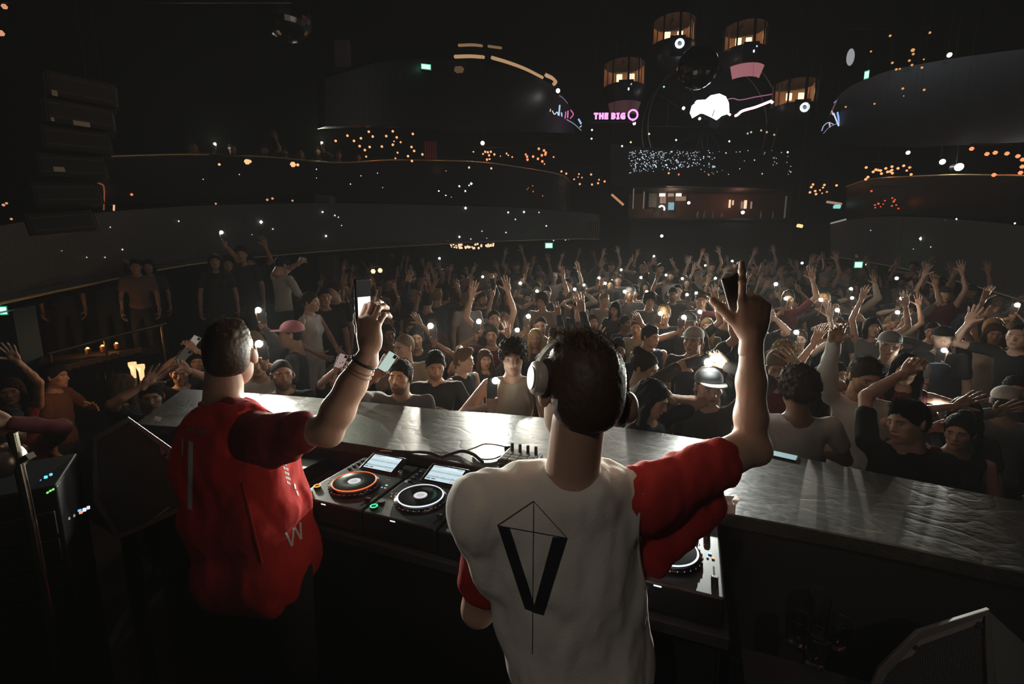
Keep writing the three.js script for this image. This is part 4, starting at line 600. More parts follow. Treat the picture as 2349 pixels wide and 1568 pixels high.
function torchPhone(hand, person, label, power, tint, k, bare) {
  const p = V(...PHONE_C), m = hand.clone(); p.applyMatrix4(m); const root = thing('phone', label, 'phone', [0, 0, 0], 0, 'phones with the torch on'), pm = new THREE.Matrix4().makeRotationY(person.yaw).setPosition(person.x, person.floor, person.z), full = pm.multiply(m).multiply(new THREE.Matrix4().makeTranslation(...PHONE_C)), sc = V(), qq = new THREE.Quaternion(); full.decompose(root.position, qq, sc); root.quaternion.copy(qq);
  part('case', phoneBody, M([0.02, 0.02, 0.022], 0.4), root);
  const dx = -k * (LEDAT[0] - 0), lx = dx, ly = LEDAT[1] - PHONE_C[1]; const lens = part('flash_light', lensGeo, glow(tint, 150), root); lens.position.set(lx, ly, 0.0052); { const q = clamp(1.05 + 0.4 * Math.sqrt(power), 1.2, 1.75); lens.scale.set(q, q, 1); } part('camera_ring', new THREE.TorusGeometry(0.0065, 0.0016, 6, 12), BLACK, root).position.set(lx, ly - 0.028, 0.005);
  const l = new THREE.SpotLight(RGB(...tint), PHONE_POWER * power, 0, 0.6, 0.6); l.name = 'torch_beam'; l.position.set(lx, ly, 0.012); l.target.position.set(lx * 0.6, ly - 0.03, 1); shadows(l, 0.5); root.add(l, l.target);
  return root;
}
function plainPhone(hand, person, label, screenRGB, group) {
  const root = thing('phone', label, 'phone', [0, 0, 0], 0, group), full = new THREE.Matrix4().makeRotationY(person.yaw).setPosition(person.x, person.floor, person.z).multiply(hand).multiply(new THREE.Matrix4().makeTranslation(...PHONE_C)), sc = V(), qq = new THREE.Quaternion(); full.decompose(root.position, qq, sc); root.quaternion.copy(qq);
  part('case', phoneBody, M([0.025, 0.025, 0.028], 0.3), root); part('camera_bump', bx(0.022, 0.026, 0.003, 0.018, 0.052, 0.0052, 0.001), BLACK, root);
  if (screenRGB) part('screen', new THREE.PlaneGeometry(0.064, 0.138).translate(0, 0, 0.0047), glow(screenRGB, 0.6), root);
  return root;
}
const facing = (x, z) => Math.atan2(-x, -z);
function defaults(o) { o.lod ??= -o.z < 4.4 ? 0 : -o.z < 8 ? 1 : 2; o.h ??= 1.72; o.floor ??= floorAt(-o.z); o.yaw ??= facing(o.x, o.z) * 0.85; o.skin ??= SKIN.tan; o.top ??= [0.03, 0.03, 0.035]; o.face ??= 'plain'; o.hair ??= 'short'; o.arms ??= {}; o.arms[-1] ??= { pose: 'down' }; o.arms[1] ??= { pose: 'down' }; return o; }
// a person whose head top is seen at a pixel; d: metres ahead
function someone(px, py, d, label, o = {}) {
  { const d0 = d; d = Math.max(d, behindCounter(px)); for (let k = 0; k < 12 && crowd.some((c) => { const q = P(px, py, d); return Math.hypot(c.x - q.x, c.z - q.z) < 0.46; }); k++) d += 0.09; for (const k of [-1, 1]) if (o.arms?.[k]?.px) o.arms[k].px[2] += d - d0; }
  const p = P(px, py, d); o.x = p.x; o.z = p.z; o.label = label; defaults(o); if (!o.fixedHeight) o.h = clamp((p.y - o.floor) , 1.5, 1.93);
  for (const k of [-1, 1]) { const a = o.arms[k]; if (a.px) { const w = P(...a.px), c = Math.cos(-o.yaw), s = Math.sin(-o.yaw), x = w.x - o.x, z = w.z - o.z; a.wrist = V(x * c + z * s, w.y - o.floor, -x * s + z * c); } }
  const g = buildPerson(o); placePerson(o, g);
  for (const k of [-1, 1]) { const a = o.arms[k]; if (a.phone) plainPhone(g.handM[k], o, a.phone, a.screen); if (a.torch) torchPhone(g.handM[k], o, a.torch, a.power ?? 1, a.tint ?? [0.96, 1, 0.93], k); }
  return o;
}
// a person holding a phone torch whose lamp is seen at a pixel
function torchHolder(px, py, d, power, label, phoneLabel, o = {}) {
  d = Math.max(d, behindCounter(px)); let led = P(px, py, d); const side = o.side ?? (rand() < 0.6 ? -1 : 1); o.h ??= rr(1.64, 1.82); const s = o.h / 1.72; o.floor ??= floorAt(d);
  o.z = -d - rr(0.14, 0.22); o.x = led.x - side * (o.reach ?? rr(0.1, 0.2)); for (let k = 0; k < 9 && crowd.some((c) => Math.hypot(c.x - o.x, c.z - o.z) < 0.5); k++) { if (k % 3 === 2) { d += 0.15; led = P(px, py, d); o.z = -d - 0.18; o.x = led.x - side * (o.reach ?? 0.15); } else { o.z -= 0.07; o.x += -side * 0.05; } }
  o.label = label; o.yaw ??= facing(o.x, o.z) * 0.9; o.arms = { [side]: { hand: 'hold' }, [-side]: o.other ?? { pose: rand() < 0.25 ? 'up' : 'down' } };
  defaults(o); const c = Math.cos(-o.yaw), n = Math.sin(-o.yaw), x = led.x - o.x, z = led.z - o.z, L = V(x * c + z * n, led.y - o.floor, -x * n + z * c), a = o.arms[side]; a.handY = V(-side * 0.06, 1, 0.02).normalize(); const toEye = V(-0.1, 1.3, -1.1).sub(led), tx = toEye.x * c + toEye.z * n, tz = -toEye.x * n + toEye.z * c; a.handZ = V(tx, 0, tz).normalize();
  const sc = s * (o.slim ? 0.92 : 1), hm = frame(a.handY, a.handZ, V(0, 0, 0), sc), off = V(-side * LEDAT[0], LEDAT[1], LEDAT[2]).applyMatrix4(hm); a.wrist = L.sub(off);
  const g = buildPerson(o); placePerson(o, g); torchPhone(g.handM[side], o, phoneLabel, power, o.tint ?? [0.96, 1, 0.92], side);
  return o;
}
// ---- where the crowd stands to the side: low platforms of the booths under the balcony
structure('floor_side_step', bx(7, 0.4, 1.5, -5.55, DANCE + 0.2, -5.25), FLOORM, 'low side platform left of the dance floor');
structure('floor_side_platform', bx(9, 0.85, 7, -7.7, DANCE + 0.425, -9.5), FLOORM, 'higher side platform under the left balcony');
const TOPS = { black: [0.02, 0.02, 0.022], charcoal: [0.05, 0.05, 0.055], navy: [0.02, 0.03, 0.06], grey: [0.16, 0.16, 0.16], white: [0.6, 0.58, 0.54], beige: [0.36, 0.3, 0.23], burgundy: [0.12, 0.02, 0.025], olive: [0.09, 0.09, 0.05] };
const C = TOPS, up = (hand, more = {}) => ({ pose: 'up', hand, ...more }), bent = (hand, more = {}) => ({ pose: 'bent', hand, ...more });

// ---- people right behind the counter, by eye
someone(645, 826, 3.0, 'bearded person in a black crew neck looking up beside the red vest wearer', { face: 'bearded', hair: 'buzz', skin: SKIN.fair, top: C.black, headPitch: -0.12, headYaw: 0.2, hairRGB: HAIRS.dark });
someone(770, 868, 3.2, 'person in a dark top filming with a pale phone, under the raised forearm', { skin: SKIN.fair, top: C.black, hair: 'bob', hairRGB: HAIRS.brown, face: 'soft', slim: true, arms: { [-1]: { px: [772, 845, 2.9], hand: 'hold', phone: 'pale phone lifted under the raised forearm of the red vest wearer', screen: [0.5, 0.36, 0.33] }, 1: { px: [805, 850, 2.95], hand: 'relaxed' } } });
someone(918, 828, 3.05, 'bearded person in a grey tee raising a phone screen', { face: 'bearded', hair: 'short', hairRGB: HAIRS.black, skin: SKIN.olive, top: C.grey, headYaw: -0.35, headPitch: -0.15, arms: { [-1]: { px: [866, 860, 2.8], hand: 'hold', phone: 'bright phone screen beside the wrist of the red vest wearer', screen: [0.75, 0.95, 0.85] } } });
someone(998, 806, 3.6, 'person in a black tee with a hand on the chest below the big torch', { face: 'stubble', hair: 'short', skin: SKIN.tan, top: C.black, headYaw: 0.1, headPitch: 0.2, arms: { 1: { pose: 'chest', hand: 'relaxed' } } });
someone(1060, 800, 3.2, 'fair haired person in a black tank top with pale trim, seen in profile', { face: 'plain', hair: 'quiff', hairRGB: [0.16, 0.1, 0.05], skin: SKIN.pale, top: C.black, sleeve: 0, yaw: 0.9, headYaw: 0.3 });
someone(1112, 815, 3.9, 'person peering out between raised arms left of the headphones', { face: 'soft', hair: 'long', hairRGB: HAIRS.brown, skin: SKIN.fair, top: C.charcoal, slim: true, headYaw: 0.25, arms: { [-1]: bent('fist'), 1: up('open') } });
someone(925, 768, 4.2, 'pale shaven headed person behind the bearded one in grey', { hair: 'buzz', hairRGB: [0.2, 0.15, 0.1], skin: SKIN.pale, top: C.beige, headYaw: -0.8 });
someone(1492, 872, 2.35, 'person with long black hair looking down beside the right ear cup', { face: 'soft', hair: 'long', hairRGB: HAIRS.black, skin: SKIN.tan, top: C.black, slim: true, yaw: 0.55, headYaw: 0.35, headPitch: 0.32, headRoll: -0.12, arms: { 1: { px: [1535, 912, 2.4], hand: 'relaxed' } } });
someone(1475, 806, 3.15, 'dark haired person just behind the long haired one', { hair: 'bun', hairRGB: HAIRS.dark, skin: SKIN.tan, top: C.charcoal, slim: true, yaw: 0.8, headPitch: 0.2 });
someone(1628, 846, 2.72, 'person in a checked shirt and pale brimmed cap holding a torch overhead', { face: 'plain', hair: 'cap', hatRGB: [0.16, 0.17, 0.18], brimRGB: [0.55, 0.55, 0.52], skin: SKIN.fair, top: [0.07, 0.06, 0.05], sleeve: 1.4, headYaw: 0.3, headPitch: 0.05, arms: { [-1]: { px: [1556, 840, 2.75], handY: V(0.93, 0.36, 0), hand: 'hold', torch: 'bright phone torch held over the pale brimmed cap', power: 1.5 }, 1: { px: [1665, 838, 2.7], hand: 'grip' } } });
someone(1612, 962, 2.12, 'dark head seen from behind against the counter below the checked shirt', { hair: 'short', hairRGB: HAIRS.black, skin: SKIN.brown, top: C.black, yaw: Math.PI, h: 1.5 });
someone(1592, 752, 4.3, 'tall person in a pale cap beside the torch cluster', { hair: 'cap', hatRGB: [0.4, 0.4, 0.38], skin: SKIN.fair, top: C.charcoal, headYaw: -0.4, arms: { 1: up('fist') } });
someone(1788, 808, 3.25, 'person in a pale hood facing the booth, right of the raised forearm', { face: 'soft', hair: 'beanie', hatRGB: [0.18, 0.14, 0.1], skin: SKIN.tan, top: C.burgundy, slim: true, headPitch: 0.1, arms: { 1: { px: [1833, 842, 3.1], hand: 'open' } } });
someone(1800, 786, 4.0, 'person with frosted curly hair behind the pale hood', { hair: 'curly', hairRGB: [0.32, 0.24, 0.13], skin: SKIN.fair, top: C.black });
someone(1838, 848, 2.55, 'curly haired person from behind in a white top near the counter', { hair: 'curly', hairRGB: [0.05, 0.03, 0.018], skin: SKIN.brown, top: C.white, yaw: Math.PI - 0.25, sleeve: 0.5, arms: { [-1]: { pose: 'chest', hand: 'relaxed' } } });
someone(1888, 842, 3.0, 'person in black with one open hand lifted straight above the crowd', { hair: 'long', hairRGB: HAIRS.black, skin: SKIN.fair, top: C.black, slim: true, face: 'soft', arms: { [-1]: { px: [1868, 786, 2.95], hand: 'open' } } });
someone(1922, 848, 3.25, 'person with a long dark fringe beside the white sleeve', { hair: 'long', hairRGB: HAIRS.black, skin: SKIN.tan, top: C.navy, slim: true, face: 'soft', headYaw: 0.5 });
someone(1988, 822, 2.95, 'person in a white long sleeved shirt reaching forward with one arm', { hair: 'short', hairRGB: HAIRS.dark, skin: SKIN.tan, top: C.white, sleeve: 1.5, face: 'stubble', headYaw: 0.4, headPitch: 0.25, arms: { [-1]: { px: [1915, 778, 2.75], hand: 'relaxed' } } });
someone(1905, 940, 2.2, 'person in a black deep neck top leaning over, near the counter edge', { hair: 'long', hairRGB: HAIRS.black, skin: SKIN.tan, top: C.black, slim: true, vneck: true, face: 'soft', yaw: -0.1, headYaw: 0.65, headPitch: 0.2, headRoll: -0.35 });
someone(2028, 888, 2.7, 'dark long haired person turned away right of the white sleeve', { hair: 'bob', hairRGB: HAIRS.dark, skin: SKIN.brown, top: C.black, yaw: Math.PI - 0.6 });
someone(2088, 920, 2.35, 'person in black glancing sideways in profile under the far right torch', { hair: 'quiff', hairRGB: HAIRS.black, skin: SKIN.fair, top: C.black, face: 'plain', headYaw: -0.75, headPitch: 0.05, headRoll: 0.12, arms: { [-1]: { px: [2078, 852, 2.55], hand: 'fist' } } });
someone(2192, 1036, 1.98, 'person with drop earrings and one bare arm raised beside the counter', { hair: 'bun', hairRGB: HAIRS.black, skin: SKIN.fair, top: C.black, slim: true, sleeve: 0, face: 'soft', headYaw: -0.3, headRoll: 0.05, arms: { [-1]: { px: [2142, 980, 2.05], hand: 'fist' } } });
someone(2205, 985, 2.5, 'dark haired person with one palm raised in front of the far right torch', { hair: 'long', hairRGB: HAIRS.black, skin: SKIN.tan, top: C.charcoal, slim: true, face: 'soft', arms: { [-1]: { px: [2195, 930, 2.45], hand: 'open' } } });
someone(2300, 946, 2.3, 'person in a white cap showing an open palm at the right edge', { hair: 'cap', hatRGB: [0.55, 0.54, 0.5], skin: SKIN.tan, top: C.grey, sleeve: 1.4, yaw: 2.3, arms: { 1: { px: [2278, 948, 2.2], hand: 'open', handZ: V(0, 0, -1).applyAxisAngle(V(0, 1, 0), 0.4) } } });
someone(2330, 880, 3.0, 'person in black behind the white cap at the right edge', { hair: 'short', skin: SKIN.tan, top: C.black });
someone(2285, 742, 5.0, 'person in a beige top punching a fist high at the right', { hair: 'bob', hairRGB: HAIRS.brown, skin: SKIN.fair, top: C.beige, sleeve: 0, slim: true, face: 'soft', arms: { [-1]: { px: [2268, 716, 4.9], hand: 'fist' } } });
// left of the booth
someone(20, 872, 3.4, 'person in a dull red dress waving one hand at the far left', { hair: 'long', hairRGB: HAIRS.dark, skin: SKIN.tan, top: [0.2, 0.02, 0.03], slim: true, face: 'soft', sleeve: 0, arms: { 1: { px: [38, 826, 3.3], hand: 'open' } } });
someone(118, 858, 3.5, 'person in a dark top coloured as if orange lit beside the red dress', { hair: 'short', skin: SKIN.tan, top: [0.14, 0.06, 0.03], yaw: 1.9, arms: { 1: { pose: 'chest' } } });  // orange light on the dark top is put into its colour
someone(6, 940, 2.45, 'person at the left edge with a pale cuffed hand by the counter', { hair: 'short', skin: SKIN.tan, top: C.burgundy, yaw: 1.2, sleeve: 1.4, arms: { 1: { px: [16, 968, 2.3], hand: 'relaxed' } } });
someone(274, 866, 3.5, 'person seen from behind near the candle bottles', { hair: 'long', hairRGB: [0.09, 0.05, 0.03], skin: SKIN.tan, top: C.charcoal, slim: true, yaw: 2.7 });
someone(345, 880, 3.25, 'person raising a flat hand beside the candle bottles', { hair: 'short', skin: SKIN.tan, top: C.black, arms: { [-1]: { px: [334, 880, 3.1], hand: 'open' } } });
someone(412, 838, 3.1, 'person in black filming with a dark phone left of the red vest', { hair: 'short', hairRGB: HAIRS.black, skin: SKIN.fair, top: C.black, sleeve: 0.5, arms: { [-1]: { px: [402, 838, 2.9], hand: 'hold', phone: 'dark phone filming left of the red vest wearer', screen: [0.06, 0.05, 0.04] }, 1: { px: [428, 845, 2.9], hand: 'grip' } } });
someone(452, 812, 3.7, 'person in black lifting a pale phone sideways behind the dark phone', { hair: 'bob', skin: SKIN.fair, top: C.black, arms: { [-1]: { px: [428, 806, 3.5], hand: 'hold', phone: 'pale phone lifted behind the dark phone at left', screen: [0.35, 0.3, 0.26] }, 1: { px: [446, 800, 3.5], hand: 'grip' } } });
someone(672, 738, 4.3, 'person in a dusty pink cap turned sideways', { hair: 'cap', hatRGB: [0.45, 0.16, 0.18], skin: SKIN.tan, top: C.charcoal, yaw: -1.3, floor: -0.4 });
const SIDE = 0.0, HIGH = 0.45;
someone(708, 670, 5.2, 'person in a white sleeveless top standing in profile on the side step', { floor: SIDE, hair: 'tail', hairRGB: HAIRS.dark, skin: SKIN.fair, top: C.white, slim: true, face: 'soft', sleeve: 0, yaw: 1.4, legs: [0.5, 0.48, 0.45], arms: { [-1]: { pose: 'hip' }, 1: { pose: 'hip' } } });
someone(742, 660, 5.5, 'person in black bending towards the white sleeveless top', { floor: SIDE, hair: 'short', skin: SKIN.tan, top: C.black, yaw: 0.6 });
someone(768, 648, 5.9, 'person in black selfie posing behind the side step', { floor: SIDE, hair: 'short', skin: SKIN.fair, top: C.black, yaw: -0.3 });
someone(642, 590, 6.5, 'person in a white shirt from behind stretching one arm to the ledge', { floor: HIGH, hair: 'short', hairRGB: HAIRS.black, skin: SKIN.fair, top: C.white, yaw: Math.PI - 0.5, sleeve: 0.9, headPitch: 0.5, legs: [0.05, 0.055, 0.05], arms: { 1: { px: [690, 600, 6.4], hand: 'fist' }, [-1]: { pose: 'hip' } } });
someone(492, 582, 6.9, 'dark long haired person standing at the left end of the side platform', { floor: HIGH, hair: 'long', skin: SKIN.tan, top: C.black, slim: true });
someone(552, 566, 7.4, 'dark haired person beside the lit phone on the side platform', { floor: HIGH, hair: 'short', skin: SKIN.tan, top: C.black });
someone(572, 588, 7.3, 'person in navy with one hand lifted on the side platform', { floor: HIGH, hair: 'short', skin: SKIN.tan, top: C.navy, arms: { 1: up('open') } });
torchHolder(508, 533, 6.7, 0.5, 'person in black lifting a lit phone on the side platform', 'phone torch lifted highest on the side platform', { floor: HIGH, side: 1, reach: 0.05, hair: 'short', top: C.black, other: { pose: 'down' }, tint: [1, 0.96, 0.85] });
for (const [px, py, d, w] of [[118, 715, 7.4, 'second'], [150, 722, 7.0, 'third'], [192, 712, 7.3, 'fourth'], [216, 708, 7.6, 'fifth'], [250, 705, 7.3, 'sixth'], [282, 702, 7.6, 'seventh'], [322, 690, 7.2, 'eighth'], [350, 684, 7.6, 'ninth']]) someone(px, py, d, `person in the dim booth under the left balcony, ${w} from the exit sign`, { floor: px < 130 ? -0.4 : HIGH, fixedHeight: true, h: 1.6 + 0.02 * (px % 7), lod: 2, hair: pick(['short', 'long', 'bob', 'short']), skin: SKIN.tan, top: px === 322 ? [0.2, 0.12, 0.09] : pick([C.black, C.charcoal, C.burgundy, C.navy]), arms: px === 250 ? { [-1]: { pose: 'head' }, 1: { pose: 'head' } } : px === 192 ? { 1: { pose: 'chin' } } : {} });

// ---- phone torches in the crowd
const TORCHES = [[595, 790, 3.0, 1.5], [593, 712, 4.2, 0.9], [988, 748, 4.2, 1.9], [1098, 738, 5, 1.5], [1137, 872, 3.1, 0.6], [1212, 725, 5.6, 1.2], [1186, 758, 5, 0.8], [1008, 592, 12.6, 0.7], [1107, 635, 9.6, 0.6], [1193, 650, 8.6, 1.2], [1232, 667, 8, 0.7], [1290, 625, 10.5, 1], [1318, 664, 8.5, 1], [1340, 654, 9, 0.7], [1374, 637, 9.9, 0.9], [1388, 650, 9.5, 1], [1403, 643, 10.2, 0.8], [1425, 618, 11.2, 1], [1433, 668, 8.1, 1.2], [1470, 637, 10, 0.8], [1482, 669, 8.8, 0.6], [1500, 587, 13, 0.8], [1528, 630, 10.8, 0.5], [1515, 718, 6, 1.1], [1569, 727, 5.5, 1.5], [1605, 716, 6.2, 1.2], [1618, 609, 12.4, 0.6], [1565, 639, 10, 0.6], [1641, 638, 10.1, 0.7], [1680, 598, 12.7, 0.7], [1576, 675, 8, 0.5], [1597, 671, 8.4, 0.5], [1641, 700, 6.9, 0.9], [1780, 652, 7.5, 2.2], [1803, 684, 6.9, 0.7], [1883, 687, 7, 0.9], [1920, 712, 6.2, 1.1], [1826, 763, 5, 0.9], [1952, 662, 8, 0.5], [1955, 684, 7.3, 0.4], [2068, 684, 7.5, 0.7], [2058, 717, 6.3, 0.9], [2112, 832, 3.8, 2.0], [2166, 803, 4.5, 0.5], [2333, 700, 6, 1.5], [2160, 945, 2.75, 1.6]];
const autoLabelled = [], torchPhones = [];
const hairOf = () => pick(['short', 'short', 'quiff', 'long', 'long', 'bob', 'curly', 'bun', 'tail', 'buzz', 'cap']);
const look = () => { const hair = hairOf(), slim = ['long', 'bob', 'bun', 'tail'].includes(hair), topName = pick(['black', 'black', 'black', 'charcoal', 'charcoal', 'navy', 'grey', 'white', 'beige', 'burgundy', 'olive']); return { hair, slim, topName, top: C[topName], skin: pick([SKIN.fair, SKIN.fair, SKIN.tan, SKIN.olive, SKIN.pale, SKIN.brown]), face: slim ? pick(['soft', 'narrow']) : pick(['plain', 'broad', 'stubble', 'bearded', 'narrow']), hairRGB: pick([HAIRS.black, HAIRS.black, HAIRS.dark, HAIRS.brown, HAIRS.blond]), hatRGB: pick([[0.03, 0.03, 0.03], [0.3, 0.3, 0.3], [0.1, 0.03, 0.03]]), sleeve: pick([0, 0.5, 0.6, 0.6, 1.3]), h: slim ? rr(1.6, 1.72) : rr(1.68, 1.84) }; };
TORCHES.forEach(([px, py, d, power], i) => {
  const l = look(), o = torchHolder(px, py, d, power, '', '', { ...l, tint: [[1, 0.97, 0.84], [0.93, 1, 0.9], [1, 0.95, 0.8]][i % 3], seed: i });
  o.poseText = 'lifting a lit phone'; autoLabelled.push(o); torchPhones.push([px, scene.children.at(-1)]);
});
// ---- the rest of the crowd, row by row, from a set of figures
const VARIANTS = []; {
  const arm = (k) => ({ none: [{ pose: 'down' }, { pose: 'down' }], one: [{ pose: 'up', hand: 'open' }, { pose: 'down' }], oneHigh: [{ pose: 'high', hand: 'point' }, { pose: 'down' }], fist: [{ pose: 'high', hand: 'fist' }, { pose: 'chest', hand: 'relaxed' }], both: [{ pose: 'up', hand: 'open' }, { pose: 'high', hand: 'open' }], bentBoth: [{ pose: 'bent', hand: 'open' }, { pose: 'fore', hand: 'peace' }], fore: [{ pose: 'fore', hand: 'open' }, { pose: 'hip', hand: 'relaxed' }], peace: [{ pose: 'bent', hand: 'peace' }, { pose: 'down' }] })[k];
  const text = { none: 'arms down', one: 'one open hand up', oneHigh: 'pointing up', fist: 'one fist up', both: 'both arms up', bentBoth: 'both hands lifted', fore: 'reaching forward', peace: 'making a peace sign' };
  const kinds = ['none', 'one', 'both', 'none', 'oneHigh', 'fist', 'bentBoth', 'none', 'one', 'fore', 'peace', 'both', 'none', 'one'];
  for (const lod of [1, 2]) kinds.forEach((k, i) => { const l = look(); if (['curly', 'bun'].includes(l.hair) && lod === 2) l.hair = 'short'; const flip = i % 2 ? 1 : -1, a = arm(k); VARIANTS.push({ ...l, lod, text: text[k], o: { ...l, lod, arms: { [flip]: { ...a[0] }, [-flip]: { ...a[1] } }, headYaw: rr(-0.4, 0.4), headPitch: rr(-0.15, 0.15), seed: i } }); });
  for (const v of VARIANTS) v.geo = buildPerson(v.o);
}
let filled = 0;
for (let d = 3.7, row = 0; d < 14.2; d += 0.62 + d * 0.012, row++) {
  const px0 = d < 5 ? 800 : 790, px1 = 2430, step = 0.56 + (d > 9 ? 0.1 : 0);
  for (let x = (px0 - 1174.5) / FOCAL * d + (row % 2) * step / 2; x < (px1 - 1174.5) / FOCAL * d; x += step) {
    const X = x + rr(-0.12, 0.12), Z = -d + rr(-0.14, 0.14); if (crowd.length >= 292) continue;
    if (crowd.some((c) => Math.hypot(c.x - X, c.z - Z) < 0.53)) continue;
    const v = pick(VARIANTS.filter((q) => q.lod === (d < 7.5 ? 1 : 2))), l = look(), o = { ...v.o, lod: v.lod, x: X, z: Z, floor: floorAt(-Z), yaw: facing(X, Z) * 0.85 + rr(-0.5, 0.5) + (rand() < 0.12 ? Math.PI : 0), skin: l.skin, top: l.top, topName: l.topName, hairRGB: l.hairRGB, hatRGB: l.hatRGB, label: '', poseText: v.text };
    if (d > 11 && rand() < 0.3) continue;
    placePerson(o, v.geo); autoLabelled.push(o); filled++;
  }
}
// ---- labels for the farther people: top, pose, row from the counter, place in the row
{
  const ORD = ['first', 'second', 'third', 'fourth', 'fifth', 'sixth', 'seventh', 'eighth', 'ninth', 'tenth', 'eleventh', 'twelfth', 'thirteenth', 'fourteenth', 'fifteenth', 'sixteenth', 'seventeenth', 'eighteenth', 'nineteenth', 'twentieth']; const TENS = { 2: 'twenty', 3: 'thirty', 4: 'forty' };
  const ordinal = (n) => n <= 20 ? ORD[n - 1] : n % 10 === 0 ? { 30: 'thirtieth', 40: 'fortieth', 50: 'fiftieth' }[n] : `${TENS[Math.floor(n / 10)]}-${ORD[n % 10 - 1]}`;
  const floorCrowd = crowd.filter((c) => pixelOf(V(c.x, 1.2, c.z))[0] > 760), rowOf = (c) => Math.floor((-c.z - 1.5) / 0.8), rows = new Map();
  for (const c of floorCrowd) { const r = rowOf(c); if (!rows.has(r)) rows.set(r, []); rows.get(r).push(c); }
  [...rows.keys()].sort((a, b) => a - b).forEach((r, i) => rows.get(r).sort((a, b) => pixelOf(V(a.x, 1.2, a.z))[0] - pixelOf(V(b.x, 1.2, b.z))[0]).forEach((c, j) => { if (!c.label) tag(c.root, `person in ${c.topName} top ${c.poseText}, ${ordinal(j + 1)} from left in ${ordinal(i + 1)} crowd row`, null, 'crowd on the dance floor'); }));
  for (const c of autoLabelled) if (!c.root.userData.label) tag(c.root, `person in ${c.topName} top ${c.poseText} ${c.z < -3.8 ? 'far' : 'close'} behind the red vest wearer`, null, 'crowd on the dance floor');
  torchPhones.sort((a, b) => a[0] - b[0]).forEach(([px, o], i) => tag(o, `lit phone torch in the crowd, ${ordinal(i + 1)} from left`, null));
}
console.log('crowd', crowd.length, 'filled', filled);
// ---------------------------------------------------------------- balconies and the far end of the room
// a band (fascia) that follows points seen at [px, top py, bottom py, metres ahead]; 'back' is the way its thickness goes
function band(rows, thick, back, n = 48) {
  const T = new THREE.CatmullRomCurve3(rows.map((r) => P(r[0], r[1], r[3]))), B = new THREE.CatmullRomCurve3(rows.map((r) => P(r[0], r[2], r[3]))), pos = [], idx = [], o = V(...back).normalize().multiplyScalar(thick);
  for (let i = 0; i <= n; i++) { const t = T.getPoint(i / n), b = B.getPoint(i / n); for (const q of [b, t, t.clone().add(o), b.clone().add(o)]) pos.push(q.x, q.y, q.z); if (i) for (let k = 0; k < 4; k++) { const a = (i - 1) * 4 + k, c = (i - 1) * 4 + (k + 1) % 4, d = i * 4 + k, e = i * 4 + (k + 1) % 4; idx.push(a, d, c, c, d, e); } }
  const m = pos.length / 3; idx.push(0, 1, 2, 0, 2, 3, m - 4, m - 2, m - 3, m - 4, m - 1, m - 2);
  const g = new THREE.BufferGeometry(); g.setAttribute('position', new THREE.Float32BufferAttribute(pos, 3)); g.setIndex(idx); const h = g.toNonIndexed(); h.computeVertexNormals(); h.setAttribute('uv', new THREE.Float32BufferAttribute(Array.from({ length: h.attributes.position.count }, (_, i) => [h.attributes.position.getX(i) * 0.7 - h.attributes.position.getZ(i) * 0.7, h.attributes.position.getY(i)]).flat(), 2)); return h;
}
const depthOn = (rows, px) => { for (let i = 0; i + 1 < rows.length; i++) if ((px - rows[i][0]) * (px - rows[i + 1][0]) <= 0) return mix(rows[i][3], rows[i + 1][3], (px - rows[i][0]) / (rows[i + 1][0] - rows[i][0])); return rows.at(px > rows[0][0] === rows.at(-1)[0] > rows[0][0] ? -1 : 0)[3]; };
const pxTube = (pts, r, seg = 40) => tube(pts.map((p) => P(...p)), r, seg, 4), dotGeo = new THREE.OctahedronGeometry(1, 0);
const plaster = noiseTexture(256, (u, v) => 0.5 + 0.5 * noise(u * 34, v * 34, 2) + 0.3 * noise(u * 90, v * 90, 5)); plaster.repeat.set(1.2, 1.2);
const FASCIA = M([0.1, 0.095, 0.085], 0.8, 0, { bumpMap: plaster, bumpScale: 0.02 }), DARKGLOSS = M([0.005, 0.005, 0.007], 0.45, 0, { specularIntensity: 0.25 }), SLAB = M([0.02, 0.02, 0.022], 0.8);
const L1 = [[-120, 548, 722, 4.6], [0, 518, 695, 5.2], [190, 491, 655, 6.6], [450, 472, 605, 8.8], [740, 466, 577, 11], [1060, 472, 557, 14], [1210, 477, 551, 16], [1330, 487, 548, 18], [1375, 492, 549, 19.4]];
const R1 = [[1905, 512, 588, 18.4], [1985, 499, 600, 15.5], [2100, 497, 622, 12.4], [2200, 503, 646, 10.2], [2349, 518, 690, 8], [2480, 535, 728, 6.6]];
const L2 = [[225, 359, 470, 7.6], [440, 354, 462, 9.5], [620, 360, 458, 11], [770, 373, 458, 12.2], [900, 367, 462, 13.4], [1090, 371, 468, 15], [1200, 385, 474, 16.6], [1292, 403, 482, 18.2], [1310, 420, 486, 19.5]];
const R2 = [[1940, 428, 505, 18], [1990, 412, 496, 15.8], [2060, 406, 492, 13.6], [2200, 401, 498, 11], [2349, 403, 508, 8.8], [2480, 408, 520, 7.4]];
const RIM = M([0.72, 0.55, 0.28], 0.45, 0.6);
